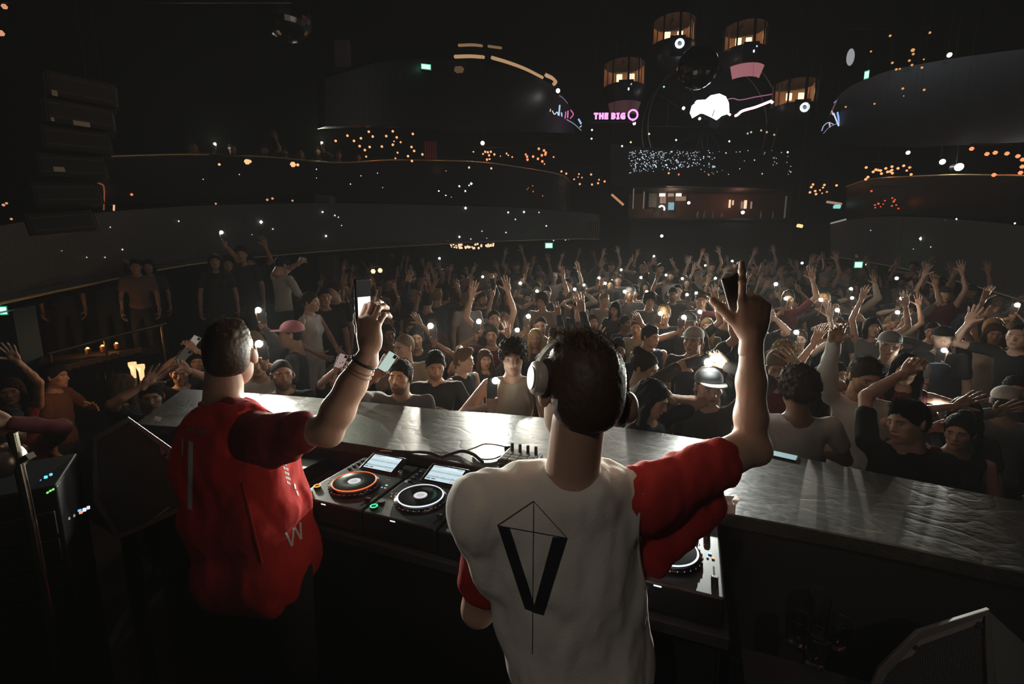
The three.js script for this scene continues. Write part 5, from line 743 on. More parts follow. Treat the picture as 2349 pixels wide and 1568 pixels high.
function balcony(rows, back, mat, label, rim, rimK) {
  const o = structure('balcony_fascia', band(rows, 0.25, back), mat, label);
  part('brass_rim', pxTube(rows.map((r) => [r[0], rim === 'top' ? r[1] : r[2], r[3] - 0.03]), 0.02, 36), RIM, o);
  const deck = new THREE.BufferGeometry(), pos = [], idx = []; rows.forEach((r, i) => { const a = P(r[0], mix(r[2], r[1], 0.1), r[3]), b = a.clone().addScaledVector(V(...back).normalize(), 4.2); pos.push(...A(a), ...A(b), a.x, a.y - 0.2, a.z, b.x, b.y - 0.2, b.z); if (i) { const k = i * 4, j = k - 4; idx.push(j, j + 1, k, j + 1, k + 1, k, j + 2, k + 2, j + 3, j + 3, k + 2, k + 3); } }); deck.setAttribute('position', new THREE.Float32BufferAttribute(pos, 3)); deck.setIndex(idx); const dg = deck.toNonIndexed(); dg.computeVertexNormals(); part('floor_slab', dg, SLAB, o);
  return o;
}
const bL1 = balcony(L1, [-0.8, 0, -0.6], FASCIA, 'grey lower balcony front on the left with pin lights', 'bottom', 0.06), bR1 = balcony(R1, [0.9, 0, -0.4], FASCIA, 'grey lower balcony front on the right with pin lights', 'bottom', 0.05), bL2 = balcony(L2, [-0.8, 0, -0.6], DARKGLOSS, 'dark upper balcony front on the left with a gilded rail', 'top', 0.2), bR2 = balcony(R2, [0.9, 0, -0.4], DARKGLOSS, 'dark upper balcony front on the right with a gilded rail', 'top', 0.08);
function pins(owner, rows, list, rgb = [0.8, 0.93, 1]) { for (const [px, py, r = 3] of list) { const d = depthOn(rows, px), m = part('pin_light', dotGeo, glow(rgb, r > 4 ? 2.2 : 1.3), owner); m.position.copy(P(px, py, d - 0.04)); m.scale.setScalar(r * 0.52 * d / FOCAL); } }
pins(bL1, L1, [[199, 590, 3], [241, 590, 3], [281, 572, 4], [142, 575, 2], [253, 521, 3], [410, 507, 4], [599, 509, 8], [626, 525, 3.5], [578, 538, 2], [519, 565, 3], [748, 541, 5], [740, 486, 4.5], [768, 494, 4], [776, 498, 3.5], [783, 517, 3.5], [860, 521, 2.5], [879, 513, 3], [857, 545, 4], [908, 560, 2.5], [928, 519, 5.5], [936, 492, 5.5], [941, 484, 4], [997, 498, 5], [1006, 491, 5], [1014, 523, 4.5], [1068, 477, 6], [1027, 551, 4], [1054, 543, 5], [1080, 548, 3], [1105, 530, 4], [1116, 546, 3.5], [1160, 533, 4.5], [1165, 487, 5.5], [1182, 503, 4], [1202, 486, 5], [1236, 487, 4], [1252, 518, 6], [1256, 508, 4], [1254, 534, 3], [1257, 539, 3.5], [1270, 551, 3.5], [1277, 536, 3], [1282, 526, 3.5], [1284, 510, 4], [1292, 505, 3.5], [1296, 498, 4], [1297, 549, 4.5], [1304, 549, 2.5], [1298, 528, 2.5]]);
pins(bR1, R1, [[1998, 528, 4], [2112, 547, 8], [2136, 566, 4.5], [2257, 544, 5.5], [2285, 560, 4], [2293, 566, 4], [2299, 592, 4], [2264, 611, 6.5], [2052, 586, 3], [1955, 559, 3.5], [1945, 566, 2.5], [1938, 563, 2.5], [2170, 505, 3.5], [2194, 502, 4.5], [2095, 571, 2]]);
pins(bL2, L2, [[466, 411, 2.5], [549, 400, 2.5], [726, 388, 3], [726, 408, 2], [804, 422, 3], [828, 403, 2.5], [866, 397, 2.5], [878, 430, 2], [1006, 438, 5], [1022, 448, 5], [1035, 452, 4], [1067, 438, 5], [1053, 427, 6], [1076, 425, 4], [1081, 421, 6]]);
pins(bR2, R2, [[2244, 494, 3], [2259, 499, 2], [2277, 519, 2], [2328, 512, 5]], [1, 0.7, 0.4]);

// round pods above; hidden light on the coves put in as glowing strips
const LP = [[745, 180, 290, 11], [900, 138, 288, 13.2], [1043, 140, 300, 14.8], [1180, 162, 302, 16.4], [1268, 196, 304, 17.8], [1318, 258, 306, 19.2]], RP = [[1886, 296, 318, 19.4], [1925, 220, 330, 18], [2010, 172, 335, 15.6], [2150, 140, 335, 12.8], [2349, 112, 326, 10], [2480, 96, 320, 8.6]];
const podL = structure('balcony_pod', band(LP, 0.3, [-0.8, 0, -0.6]), DARKGLOSS, 'black glossy round balcony pod high on the left'), podR = structure('balcony_pod', band(RP, 0.3, [0.9, 0, -0.4]), DARKGLOSS, 'black glossy round balcony pod high on the right');
for (const [pts, r, k] of [[[[1043, 130, 14.6], [1080, 129, 15], [1110, 131, 15.4]], 0.05, 0.5], [[[1128, 132, 15.6], [1165, 143, 16.1], [1205, 158, 16.7], [1245, 178, 17.3]], 0.055, 0.5], [[[1052, 104, 14.6], [1085, 103, 15], [1106, 105, 15.3]], 0.04, 0.25], [[[1120, 106, 15.5], [1150, 110, 15.9]], 0.04, 0.2], [[[1252, 172, 17.2], [1268, 180, 17.5], [1274, 188, 17.7], [1270, 194, 17.8]], 0.07, 0.55], [[[1046, 160, 14.7], [1060, 159, 14.9]], 0.09, 0.1]]) part('cove_glow_strip', pxTube(pts, r, 24), glow([0.85, 0.5, 0.25], k), podL);
for (const [pts, r, k] of [[[[1905, 262, 18.6], [1915, 240, 18.3], [1928, 218, 18]], 0.03, 0.14], [[[1932, 214, 18], [1945, 205, 17.6]], 0.03, 0.1]]) part('cove_glow_strip', pxTube(pts, r, 16), glow([0.7, 0.45, 0.4], k), podR);
part('spot_lamp', new THREE.SphereGeometry(0.16, 16, 12).scale(0.8, 1.7, 0.5), glow([0.85, 0.88, 0.9], 0.35), podR).position.copy(P(1951, 131, 17));
// neon sign reflections on the pod edges, put in as glowing tubes
function neon(name, label, strokes, category = 'neon sign') { const thin = /sign/.test(name) ? 0.6 : 1, c = P(...strokes[0][0][0]), t = thing(name, label, category, c); for (const [pts, rgb, k, r] of strokes) { const g = pts.length === 2 ? tube([P(...pts[0]), P(...pts[0]).lerp(P(...pts[1]), 0.5), P(...pts[1])], r * thin, 6, 5) : pxTube(pts, r * thin, pts.length * 8); g.translate(-c.x, -c.y, -c.z); part('neon_tube', g, glow(rgb, k), t); } if (/stair|edge|table/.test(name)) part('hanging_rod', cyl(0.008, 0.008, 12.95 - c.y, 5).translate(0, (12.95 - c.y) / 2, -0.05), BLACK, t); return t; }
neon('hanging_neon_sign', 'blue and pink sign reflections on the left pod edge, built as glowing tubes', [[[[1263, 250, 17.6], [1262, 256, 17.6]], [1, 0.8, 0.6], 0.8, 0.03], [[[1267, 254, 17.6], [1272, 262, 17.6], [1278, 257, 17.6], [1281, 265, 17.6]], [0.9, 0.95, 1], 0.9, 0.025], [[[1284, 241, 17.6], [1282, 265, 17.6]], [0.4, 0.65, 1], 1, 0.05], [[[1288, 258, 17.7], [1289, 267, 17.7]], [0.4, 0.65, 1], 1, 0.04], [[[1298, 256, 17.9], [1296, 272, 17.9]], [1, 0.2, 0.6], 0.9, 0.03], [[[1303, 254, 18], [1302, 270, 18]], [1, 0.25, 0.6], 0.8, 0.04], [[[1309, 252, 18], [1315, 262, 18], [1308, 272, 18]], [1, 0.2, 0.55], 0.8, 0.03], [[[1300, 274, 18], [1318, 285, 18.4], [1333, 299, 18.8]], [0.6, 0.75, 1], 0.4, 0.03], [[[1327, 273, 18.6], [1333, 284, 18.7]], [0.35, 0.55, 1], 1, 0.06], [[[1334, 288, 18.7], [1330, 292, 18.7]], [0.8, 0.85, 1], 0.8, 0.03], [[[1283, 219, 17.7], [1293, 226, 17.8], [1302, 237, 17.9]], [0.45, 0.4, 0.9], 0.35, 0.025]]);
neon('hanging_neon_sign', 'blue and white sign reflections on the right pod edge, built as glowing tubes', [[[[1912, 259, 18], [1924, 289, 18]], [0.75, 0.8, 1], 0.9, 0.04], [[[1921, 257, 18], [1927, 290, 18]], [0.3, 0.5, 1], 1, 0.05], [[[1908, 254, 18.1], [1911, 264, 18.1]], [0.9, 0.85, 1], 0.7, 0.03], [[[1885, 300, 18.6], [1890, 288, 18.5], [1900, 281, 18.4], [1912, 285, 18.3]], [0.5, 0.65, 1], 0.8, 0.03], [[[1902, 280, 18.4], [1904, 292, 18.4]], [1, 0.6, 0.75], 0.7, 0.04], [[[1889, 306, 18.6], [1902, 292, 18.4], [1925, 281, 18.1]], [0.55, 0.6, 0.9], 0.4, 0.025], [[[1913, 236, 18.1], [1918, 231, 18]], [0.5, 0.45, 1], 0.5, 0.03]]);

// lanterns in clusters: each bulb a part
function cluster(name, label, d, dots, rgb, k, r, lamp, extra) {
  const c = P(dots[0][0], dots[0][1], d), t = thing(name, label, 'lights', c, 0, undefined); const geo = new THREE.IcosahedronGeometry(1, 0);
  for (const q of dots) { const p = P(q[0], q[1], d + (q[3] ?? 0)).sub(c), m = part('bulb', geo, glow(rgb, k), t); m.position.copy(p); m.scale.set(1, q[2] === 2 ? 1.5 : 1, 1).multiplyScalar(r * (q[2] && q[2] < 2 ? q[2] : 1)); }
  const top = Math.min(...dots.map((q) => q[1])) - 10, xs = dots.map((q) => q[0]), a = P(Math.min(...xs), top, d).sub(c), b = P(Math.max(...xs), top, d).sub(c); part('hanging_rail', tube([a, a.clone().lerp(b, 0.5), b], 0.015, 6, 5), BLACK, t);
  for (const q of dots) { const p = P(q[0], q[1], d + (q[3] ?? 0)).sub(c); const l = clamp(a.y - p.y, 0.03, 0.22); part('cord', new THREE.CylinderGeometry(0.003, 0.003, l, 4).translate(p.x, p.y + l / 2, p.z), MATTE, t); }
  if (lamp) { lamp *= 0.5; const mid = P(xs.reduce((s, v) => s + v, 0) / xs.length, dots.reduce((s, q) => s + q[1], 0) / dots.length, d - 0.35).sub(c); pointLight('cluster_light', rgb, lamp, mid, t, 6); }
  return t;
}
const AMBER = [1, 0.36, 0.14], ROSE = [1, 0.25, 0.1], WARM = [1, 0.62, 0.38];
cluster('pendant_lanterns', 'red lanterns in the round alcove above the gilded rail', 13.2, [[770, 323], [797, 311], [812, 323], [828, 317], [846, 302], [855, 313], [825, 335], [837, 344], [848, 337], [876, 336], [886, 312], [901, 301], [901, 332], [902, 331, 0.7], [910, 315], [904, 324, 0.6], [919, 326, 0.8], [944, 337], [950, 346], [947, 307], [969, 354], [936, 358], [912, 350, 0.8], [907, 363, 0.7], [840, 359, 0.8], [945, 369]], AMBER, 1.5, 0.036, 0.5);
cluster('pendant_lanterns', 'small amber lanterns below the lit phone on the upper balcony', 15.6, [[1113, 348], [1119, 349], [1126, 348], [1108, 353, 0.8], [1122, 356], [1134, 354], [1117, 366], [1123, 364], [1086, 348, 0.7], [1162, 352, 0.8], [1166, 356, 0.7], [1175, 360, 0.7], [1148, 358, 0.5]], AMBER, 1.5, 0.04, 0.25);
cluster('pendant_lanterns', 'amber lanterns at the bend of the upper left balcony', 17.4, [[1236, 341], [1248, 345], [1252, 350], [1251, 354], [1243, 356], [1223, 359], [1209, 359], [1210, 366], [1234, 364], [1244, 370], [1249, 376, 0.6], [1270, 360, 0.7], [1206, 354, 0.8]], ROSE, 1.6, 0.05, 0.3);
cluster('pendant_lanterns', 'scattered amber lanterns left of the starlit band', 19, [[1288, 393], [1299, 398], [1328, 399, 0.8], [1317, 411, 0.8], [1330, 422], [1335, 407, 0.7], [1356, 400], [1358, 423], [1372, 420], [1374, 412, 0.8], [1387, 416], [1326, 406, 0.6]], AMBER, 1.5, 0.045, 0.2);
cluster('pendant_lanterns', 'amber lanterns right of the back bar', 19, [[1865, 423], [1861, 429], [1891, 424], [1888, 430, 0.8], [1919, 425], [1870, 438], [1858, 441], [1872, 445], [1897, 440, 0.8], [1881, 436, 0.7], [1886, 443, 0.6]], AMBER, 1.5, 0.05, 0.2);
cluster('pendant_lanterns', 'amber lanterns over the gilded rail on the right balcony', 14.6, [[1987, 384], [2003, 394], [2009, 389], [2014, 390], [2020, 391], [2022, 398], [2032, 386], [2036, 394], [2042, 393], [2046, 382], [2046, 390], [2047, 397], [2060, 386], [2073, 380], [2080, 391, 0.8], [2087, 384], [2090, 400], [1991, 406], [1986, 411], [2028, 416], [2094, 415, 0.6]], AMBER, 1.6, 0.042, 0.3);
cluster('pendant_lanterns', 'small red lights in the right balcony recess', 13.5, [[2007, 470, 0.8], [2015, 467], [2008, 476, 0.7], [2020, 474, 0.6], [2026, 468, 0.6], [2030, 460, 0.7], [2047, 454, 0.8], [2050, 462], [2053, 458, 0.8], [2046, 472, 0.8], [2056, 470, 0.7], [2061, 478, 0.8], [2066, 472, 0.7], [2071, 466, 0.6], [2073, 474, 0.5], [2091, 464, 0.7], [2085, 470, 0.5], [2112, 472, 0.7], [2118, 478], [2121, 481, 0.6], [2131, 474, 0.6], [2142, 470, 0.8], [2141, 478, 0.5], [1999, 438]], [1, 0.12, 0.05], 0.9, 0.032, 0.08);
cluster('pendant_lanterns', 'heart shaped lamps along the upper right balcony', 9.6, [[2229, 341], [2264, 353], [2283, 350], [2310, 352], [2335, 358], [2346, 366], [2345, 382], [2341, 396], [2280, 401], [2342, 418]], ROSE, 1.6, 0.042, 0.3);
cluster('pendant_lanterns', 'string of small amber lights high on the right', 13, [[2042, 82], [2133, 75], [1998, 118, 0.8], [2047, 144], [2094, 115, 1.5], [2095, 124], [2086, 139], [2092, 149], [2056, 159], [2064, 158, 0.8], [2115, 155], [2071, 203], [2073, 220, 0.5], [2120, 206], [2119, 136, 0.7], [2006, 238, 0.8], [1940, 245, 0.8]], [1, 0.45, 0.15], 0.8, 0.032, 0);
cluster('pendant_lanterns', 'tight cluster of warm pendants under the lower left balcony', 15.4, Array.from({ length: 40 }, () => { const x = rr(1028, 1132); return [x, rr(559, 572 - Math.abs(x - 1080) * 0.12), rr(0.7, 1.1), rr(0, 0.6)]; }), WARM, 1.3, 0.042, 0.5);
cluster('pendant_lanterns', 'tight cluster of warm pendants under the lower right balcony', 13.6, [[2076, 619, 0.8], [2089, 624], [2098, 626], [2099, 634], [2107, 627], [2111, 634], [2110, 638], [2120, 630], [2128, 633], [2133, 634], [2138, 634], [2141, 640], [2147, 633], [2150, 636], [2156, 636], [2142, 643], [2134, 640], [2117, 630]], WARM, 1.3, 0.042, 0.35);
cluster('pendant_lanterns', 'dim red sparkles over the dark upper balcony', 16.4, [[1072, 413, 0.7], [1077, 409, 0.7], [1066, 418, 0.6], [1081, 415, 0.6], [1088, 421, 0.5], [1111, 409, 0.6], [1112, 417, 0.5], [1111, 426, 0.6], [1119, 427, 0.5], [1141, 427, 0.6], [1148, 428, 0.5], [1158, 416, 0.7], [1162, 413, 0.6], [1163, 411, 0.5], [1166, 428, 0.6], [1182, 421, 0.6], [1209, 434, 0.5], [1212, 431, 0.5], [1222, 426, 0.6], [1223, 439, 0.7], [1245, 449, 0.6], [975, 439, 0.6]], [1, 0.16, 0.06], 0.8, 0.04, 0.05);
cluster('pendant_lanterns', 'bright drop lamps hanging behind the gilded rail', 14.4, [[976, 372, 0.7], [978, 380, 2], [981, 386, 2], [970, 379, 0.8], [1022, 383, 0.9], [1022, 392, 2], [1076, 384], [1127, 386]], [1, 0.5, 0.22], 1.4, 0.034, 0.12);
cluster('pendant_lanterns', 'pair of warm lamps above the phone of the red vest wearer', 7.5, [[856, 622, 1.2], [872, 620, 1.2]], [1, 0.7, 0.4], 1.5, 0.034, 0.1);
cluster('hanging_arch_lights', 'glowing orange arch beside the stacked speakers', 8.2, [[273, 438], [280, 433], [286, 431], [291, 430], [290, 426, 0.7], [292, 434], [262, 446, 0.6], [302, 446, 0.8], [265, 450, 0.5], [271, 461, 0.5]], [1, 0.3, 0.1], 0.9, 0.03, 0.05);
cluster('hanging_rail_lamps', 'little orange lamps fixed below the gilded rail at left', 9.8, [[385, 368, 1.2], [378, 365, 0.8], [503, 377, 0.6], [567, 371, 1.3], [573, 370, 0.8], [672, 377, 1.3], [683, 378, 0.7]], [1, 0.55, 0.25], 1.1, 0.045, 0.06);
cluster('hanging_rail_lamps', 'lone amber lamps under the balcony at far left', 8, [[10, 15, 1.2], [2, 76, 1.4], [8, 470, 0.7], [15, 466, 0.6], [26, 502, 0.6], [495, 467, 0.5], [613, 458, 0.6], [625, 455, 0.6], [671, 460, 0.5]], [1, 0.45, 0.25], 0.7, 0.035, 0);
// loose bright lamps, some of them phone flashes
function lampBall(px, py, d, r, rgb, k, cd, label) { const t = thing('hanging_spot_lamp', label, 'lamp', P(px, py, d)); part('lamp_glow', new THREE.SphereGeometry(r, 14, 10), glow(rgb, k), t); part('housing', new THREE.CylinderGeometry(r * 1.2, r * 0.7, r * 1.6, 12, 1, true).rotateX(-Math.PI / 2).translate(0, 0, -r * 0.9), BLACK, t); part('hanging_rod', cyl(0.004, 0.004, 12.95 - t.position.y - r, 5).translate(0, (12.95 - t.position.y - r) / 2 + r, -r), BLACK, t); if (cd) pointLight('lamp_light', rgb, cd * 0.4, [0, 0, r + 0.03], t, 2); }
lampBall(1280, 208, 17.3, 0.07, [1, 0.97, 0.9], 8, 1.6, 'white spot lamp at the rim of the left pod'); lampBall(1107, 328, 15, 0.06, [1, 1, 0.75], 5, 0.8, 'yellowish phone light above the amber lanterns, built as a lamp');  // the yellowish one is a lit phone built as a hanging lamp
lampBall(2162, 371, 11.6, 0.06, [1, 1, 0.92], 6, 1.0, 'left one of two white lamps on the right balcony'); lampBall(2200, 383, 11.4, 0.085, [1, 1, 0.92], 8, 0.8, 'brighter one of two white lamps on the right balcony'); lampBall(2083, 350, 13, 0.05, [0.95, 0.95, 1], 2, 0.2, 'small white lamp left of the white lamp pair');
lampBall(1455, 283, 19.5, 0.06, [1, 1, 0.8], 5, 0.5, 'pale phone flash under the pink neon letters, built as a lamp'); lampBall(1568, 248, 19.5, 0.06, [1, 1, 0.8], 5, 0.5, 'pale phone flash left of the glowing white sculpture, built as a lamp'); lampBall(1605, 272, 19.5, 0.05, [1, 1, 0.8], 5, 0.4, 'pale phone flash below the glowing white sculpture, built as a lamp');  // these three are phone flashes built as hanging lamps
lampBall(1580, 465, 20, 0.06, [1, 0.97, 0.9], 6, 0.6, 'white lamp in the left half of the back bar'); lampBall(1704, 487, 20, 0.07, [1, 0.97, 0.9], 6, 0.7, 'white lamp in the right half of the back bar'); lampBall(1518, 541, 18.6, 0.055, [1, 1, 0.95], 6, 0.5, 'white phone flash on the dark front of the back bar, built as a lamp'); lampBall(2178, 126, 11.5, 0.05, [1, 0.8, 0.65], 2.5, 0.2, 'warm lamp highest at the right');  // the one on the bar front is a phone flash built as a lamp
lampBall(2057, 638, 9.5, 0.035, [1, 0.9, 0.9], 2.5, 0.2, 'pinkish lamp under the right balcony'); lampBall(1988, 606, 12.6, 0.03, [1, 0.9, 0.6], 1.5, 0.1, 'yellow lamp beside the right exit sign'); lampBall(1840, 603, 12.5, 0.035, [1, 1, 0.9], 2, 0.2, 'small lamp held above the crowd right of the raised hand');

// exit signs
const exitFace = canvasTexture(96, 64, (c) => { c.fillStyle = '#0fae78'; c.fillRect(0, 0, 96, 64); c.fillStyle = '#d8fff0'; c.fillRect(6, 6, 84, 52); });
function exitSign(px, py, d, w, h, yaw, label) { const t = thing('exit_sign', label, 'exit sign', P(px, py, d), yaw); part('casing', new RoundedBoxGeometry(w, h, 0.06, 2, 0.01), M([0.3, 0.32, 0.3], 0.5), t); part('sign_face', new THREE.PlaneGeometry(w * 0.94, h * 0.92).translate(0, 0, 0.031), new THREE.MeshStandardMaterial({ color: 0, emissive: 0xffffff, emissiveMap: exitFace, emissiveIntensity: 1.1 }), t); part('hanging_rod', cyl(0.01, 0.01, 0.3, 6).translate(0, h / 2 + 0.15, 0), BLACK, t); pointLight('sign_light', [0.3, 1, 0.75], 0.1, [0, 0, 0.12], t, 4); }
exitSign(977, 154, 14, 0.3, 0.16, 0.25, 'green exit sign high above the upper left balcony'); exitSign(1259, 563, 16, 0.28, 0.2, 0, 'green exit sign below the lower left balcony'); exitSign(1968, 607, 13.5, 0.23, 0.2, -0.2, 'green exit sign below the lower right balcony'); exitSign(2, 712, 5.4, 0.12, 0.11, 0.7, 'green exit sign at the left edge'); exitSign(1989, 172, 15, 0.14, 0.26, -1.0, 'narrow green exit sign on the right pod');

// pink neon letters: THE BIG and a ring with a notch
{
  const c = P(1362, 266, 19.2), e = P(1462, 260, 19.2), t = thing('hanging_neon_sign', 'pink neon letters THE BIG with a ring shaped Q', 'neon sign', c), font = await new FontLoader().loadAsync('fonts/droid/droid_sans_bold.typeface.json'), PINK = glow([1, 0.35, 0.85], 1.5);
  const px = e.clone().sub(c).length() / 100; let x = 0; for (const ch of 'THE BIG') { if (ch === ' ') { x += 5 * px; continue; } const g = new TextGeometry(ch, { font, size: 12.2 * px, depth: 0.05, curveSegments: 6, bevelEnabled: true, bevelThickness: 0.012, bevelSize: 0.012, bevelSegments: 1 }); g.computeBoundingBox(); const w = g.boundingBox.max.x - g.boundingBox.min.x; g.translate(x - g.boundingBox.min.x, -6.5 * px, 0); x += w + 2.0 * px; part('neon_letter', g, PINK, t); }
  const q = new THREE.TorusGeometry(10.5 * px, 2.0 * px, 10, 40); part('neon_letter', q.translate(90 * px, 2.5 * px, 0), PINK, t); part('neon_letter', bx(3 * px, 5 * px, 0.06, 90 * px, -8.5 * px, 0.02, 0.01), PINK, t);
  part('back_bar', bx(104 * px, 2.5 * px, 0.04, 44 * px, -12 * px, -0.08), BLACK, t); for (const k of [4, 84]) part('hanging_rod', cyl(0.008, 0.008, 12.95 - c.y, 5).translate(k * px, (12.95 - c.y) / 2 - 0.1, -0.07), BLACK, t); rectLight('neon_light', [1, 0.35, 0.85], 3, 90 * px, 14 * px, [44 * px, 0, 0.12], [0, 0, 1], t);
}
{ // glowing white sculpture and the pink strokes beside it
  const d = 20.4, c = P(1630, 248, d), s = d / FOCAL / 1.0, pts = [[1587, 258], [1590, 247], [1607, 245], [1599, 237], [1614, 238], [1626, 228], [1643, 224.5], [1655, 230], [1661, 243], [1662, 259], [1650, 263], [1643, 270], [1634, 265], [1614, 256], [1605, 256], [1590, 265]].map(([x, y]) => { const p = P(x, y, d).sub(c); return [p.x, p.y]; });
  const t = thing('hanging_light_sculpture', 'glowing white rounded sculpture beside the pink neon line', 'sculpture', c); part('glowing_body', shapeGeo(pts, 0.25, 0.08), glow([0.8, 0.9, 1], 3.2), t); part('seam', tube([P(1639, 252, d - 0.36).sub(c), P(1636, 260, d - 0.36).sub(c), P(1634, 267, d - 0.36).sub(c)], 0.018, 8, 5), M([0.05, 0.08, 0.15], 0.6), t); rectLight('sculpture_light', [0.75, 0.88, 1], 9, 1.2, 0.6, [0, 0, 0.38], [0, 0, 1], t);
  neon('hanging_neon_line', 'pink neon zigzag right of the glowing white sculpture', [[[[1663, 253, 20.4], [1670, 260, 20.4], [1676, 264, 20.4]], [1, 0.55, 0.75], 2, 0.05], [[[1686, 266, 20.4], [1692, 263, 20.4], [1700, 256, 20.4], [1735, 245, 20.6], [1768, 232, 20.8]], [1, 0.55, 0.75], 2, 0.055], [[[1766, 231, 20.8], [1773, 236, 20.8]], [1, 0.6, 0.8], 1.6, 0.06], [[[1663, 233, 20.4], [1672, 227, 20.4], [1684, 226, 20.4], [1694, 229, 20.4], [1735, 222, 20.6], [1771, 216, 20.8]], [0.8, 0.3, 0.6], 0.35, 0.022]]);
}
// ferris wheel with lit cabins
{
  const d = 23.6, C0 = P(1625, 290, d), R = 204 * d / FOCAL, w = thing('hanging_ferris_wheel', 'dark indoor ferris wheel ring behind the cabins', 'ferris wheel', C0);
  for (const z of [-0.5, 0.5]) part('rim', new THREE.TorusGeometry(R - 1.5, 0.05, 8, 90).translate(0, 0, z), M([0.3, 0.22, 0.16], 0.4, 1), w);
  for (let i = 0; i < 12; i++) part('spoke', cyl(0.03, 0.03, R - 1.5, 6).translate(0, (R - 1.5) / 2, 0).rotateZ(i * Math.PI / 6), BLACK, w); part('hub', cyl(0.3, 0.3, 1.4, 20).rotateX(Math.PI / 2), BLACK, w);
  for (const x of [-1, 1]) part('support_leg', cyl(0.12, 0.16, C0.y + 0.6, 10).translate(0, -(C0.y + 0.6) / 2, -0.9).rotateZ(0).applyMatrix4(new THREE.Matrix4().makeRotationZ(x * 0.18)), BLACK, w);
}
const CABIN = M([0.02, 0.018, 0.018], 0.35), TAN = M([0.42, 0.26, 0.15], 0.6), PANE = new THREE.MeshPhysicalMaterial({ color: 0xffffff, roughness: 0.03, transmission: 1, thickness: 0, ior: 1.45 });
function cabin(px, py, label, lampXs, bottom, skirt) {
  const d = 21.3, c = P(px, py, d), t = thing('hanging_gondola', label, 'ferris wheel cabin', c, -0.12), H = 0.95;
  part('lower_shell', new THREE.SphereGeometry(0.92, 28, 14, 0, Math.PI * 2, Math.PI / 2, Math.PI / 2).scale(1, 0.95, 1), CABIN, t); part('roof', new THREE.SphereGeometry(0.92, 28, 10, 0, Math.PI * 2, 0, Math.PI / 2).scale(0.95, 0.36, 0.95).translate(0, H - 0.02, 0), CABIN, t);
  part('inner_wall', new THREE.CylinderGeometry(0.84, 0.86, H, 24, 1, true, Math.PI * 0.5, Math.PI).translate(0, H / 2, 0), TAN.clone(), t).material.side = THREE.DoubleSide;
  const posts = [-1.35, -0.62, 0.1, 0.62, 1.35]; posts.forEach((a) => part('post', bx(a === 0.1 ? 0.1 : 0.06, H + 0.06, 0.05, 0.9 * Math.sin(a), H / 2, 0.9 * Math.cos(a)), CABIN, t));
  for (let i = 0; i + 1 < posts.length; i++) part('pane', new THREE.CylinderGeometry(0.885, 0.885, H, 6, 1, true, posts[i] + 0.05, posts[i + 1] - posts[i] - 0.1).translate(0, H / 2, 0), PANE, t);
  for (const x of lampXs) part('cabin_lamp', bx(0.24, 0.3, 0.05, x, 0.5, -0.1, 0.03), glow([1, 0.55, 0.28], 3), t);
  for (const x of [-0.78, 0.78]) part('slanted_frame', bx(0.05, H * 0.9, 0.04, x * 0.9, H / 2, 0.25).rotateZ(0), M([0.5, 0.32, 0.2], 0.5), t);
  pointLight('cabin_light', [1, 0.6, 0.35], 0.9, [0.06, 0.62, 0.12], t, 4);
  part('door', bx(0.62, 0.8, 0.03, 0.02, -0.32, 0.86, 0.01), M([0.03, 0.035, 0.04], 0.15), t);
  if (bottom === 'ring') { part('ring_lamp', new THREE.TorusGeometry(0.14, 0.05, 10, 28).translate(0.1, -0.25, 0.89), glow([0.75, 0.9, 1], 1.6), t); part('ring_lamp_glow', new THREE.CircleGeometry(0.13, 20).translate(0.1, -0.25, 0.885), glow([0.35, 0.45, 0.5], 0.5), t); } else { part('door_lamp', bx(0.06, 0.1, 0.03, 0.12, -0.3, 0.89, 0.01), glow([0.8, 0.9, 1], 1.4), t); part('door_lamp', bx(0.05, 0.06, 0.03, 0.22, -0.12, 0.89, 0.01), glow([0.8, 0.9, 1], 1), t); }
  if (skirt) part('glowing_skirt', new THREE.CylinderGeometry(0.84, 0.66, 0.46, 20, 1, true, -0.95, 1.9).translate(0, -0.98, 0.12), glow([0.75, 0.28, 0.32], skirt), t);  // pink light falling on the skirt, given as its own glow
  part('hanging_arm', bx(0.08, 0.08, 1.0, 0, H + 0.2, -0.8), CABIN, t); part('hanging_arm', cyl(0.03, 0.03, 12.9 - c.y - H - 0.3, 6).translate(0, (12.9 - c.y - H - 0.3) / 2 + H + 0.3, 0), CABIN, t);
}
cabin(1430, 205, 'lit wheel cabin above the pink neon letters', [-0.18, 0.34], 'door', 0.06); cabin(1543, 108, 'lit wheel cabin at the top left of the wheel', [-0.22, 0.3], 'ring', 0); cabin(1705, 122, 'lit wheel cabin with pink light given as a glowing base at top right', [-0.2, 0.22], 'door', 0.42); cabin(1818, 248, 'lit wheel cabin at the end of the pink neon line', [-0.15, 0.35], 'ring', 0);
// mirror balls
const MIRROR = new THREE.MeshStandardMaterial({ color: 0x77777c, roughness: 0.1, metalness: 1, flatShading: true });
for (const [px, py, d, r, label] of [[1600, 155, 15, 0.6, 'mirror ball hanging in front of the ferris wheel'], [655, 30, 9, 0.46, 'mirror ball at the top edge on the left']]) { const t = thing('hanging_mirror_ball', label, 'mirror ball', P(px, py, d)); part('mirror_facets', new THREE.SphereGeometry(r, 26, 17), MIRROR, t); part('hanging_rod', cyl(0.015, 0.015, 2.5, 8).translate(0, r + 1.25, 0), BLACK, t); part('cap', cyl(0.06, 0.08, 0.08, 14).translate(0, r + 0.02, 0), STEEL, t); }
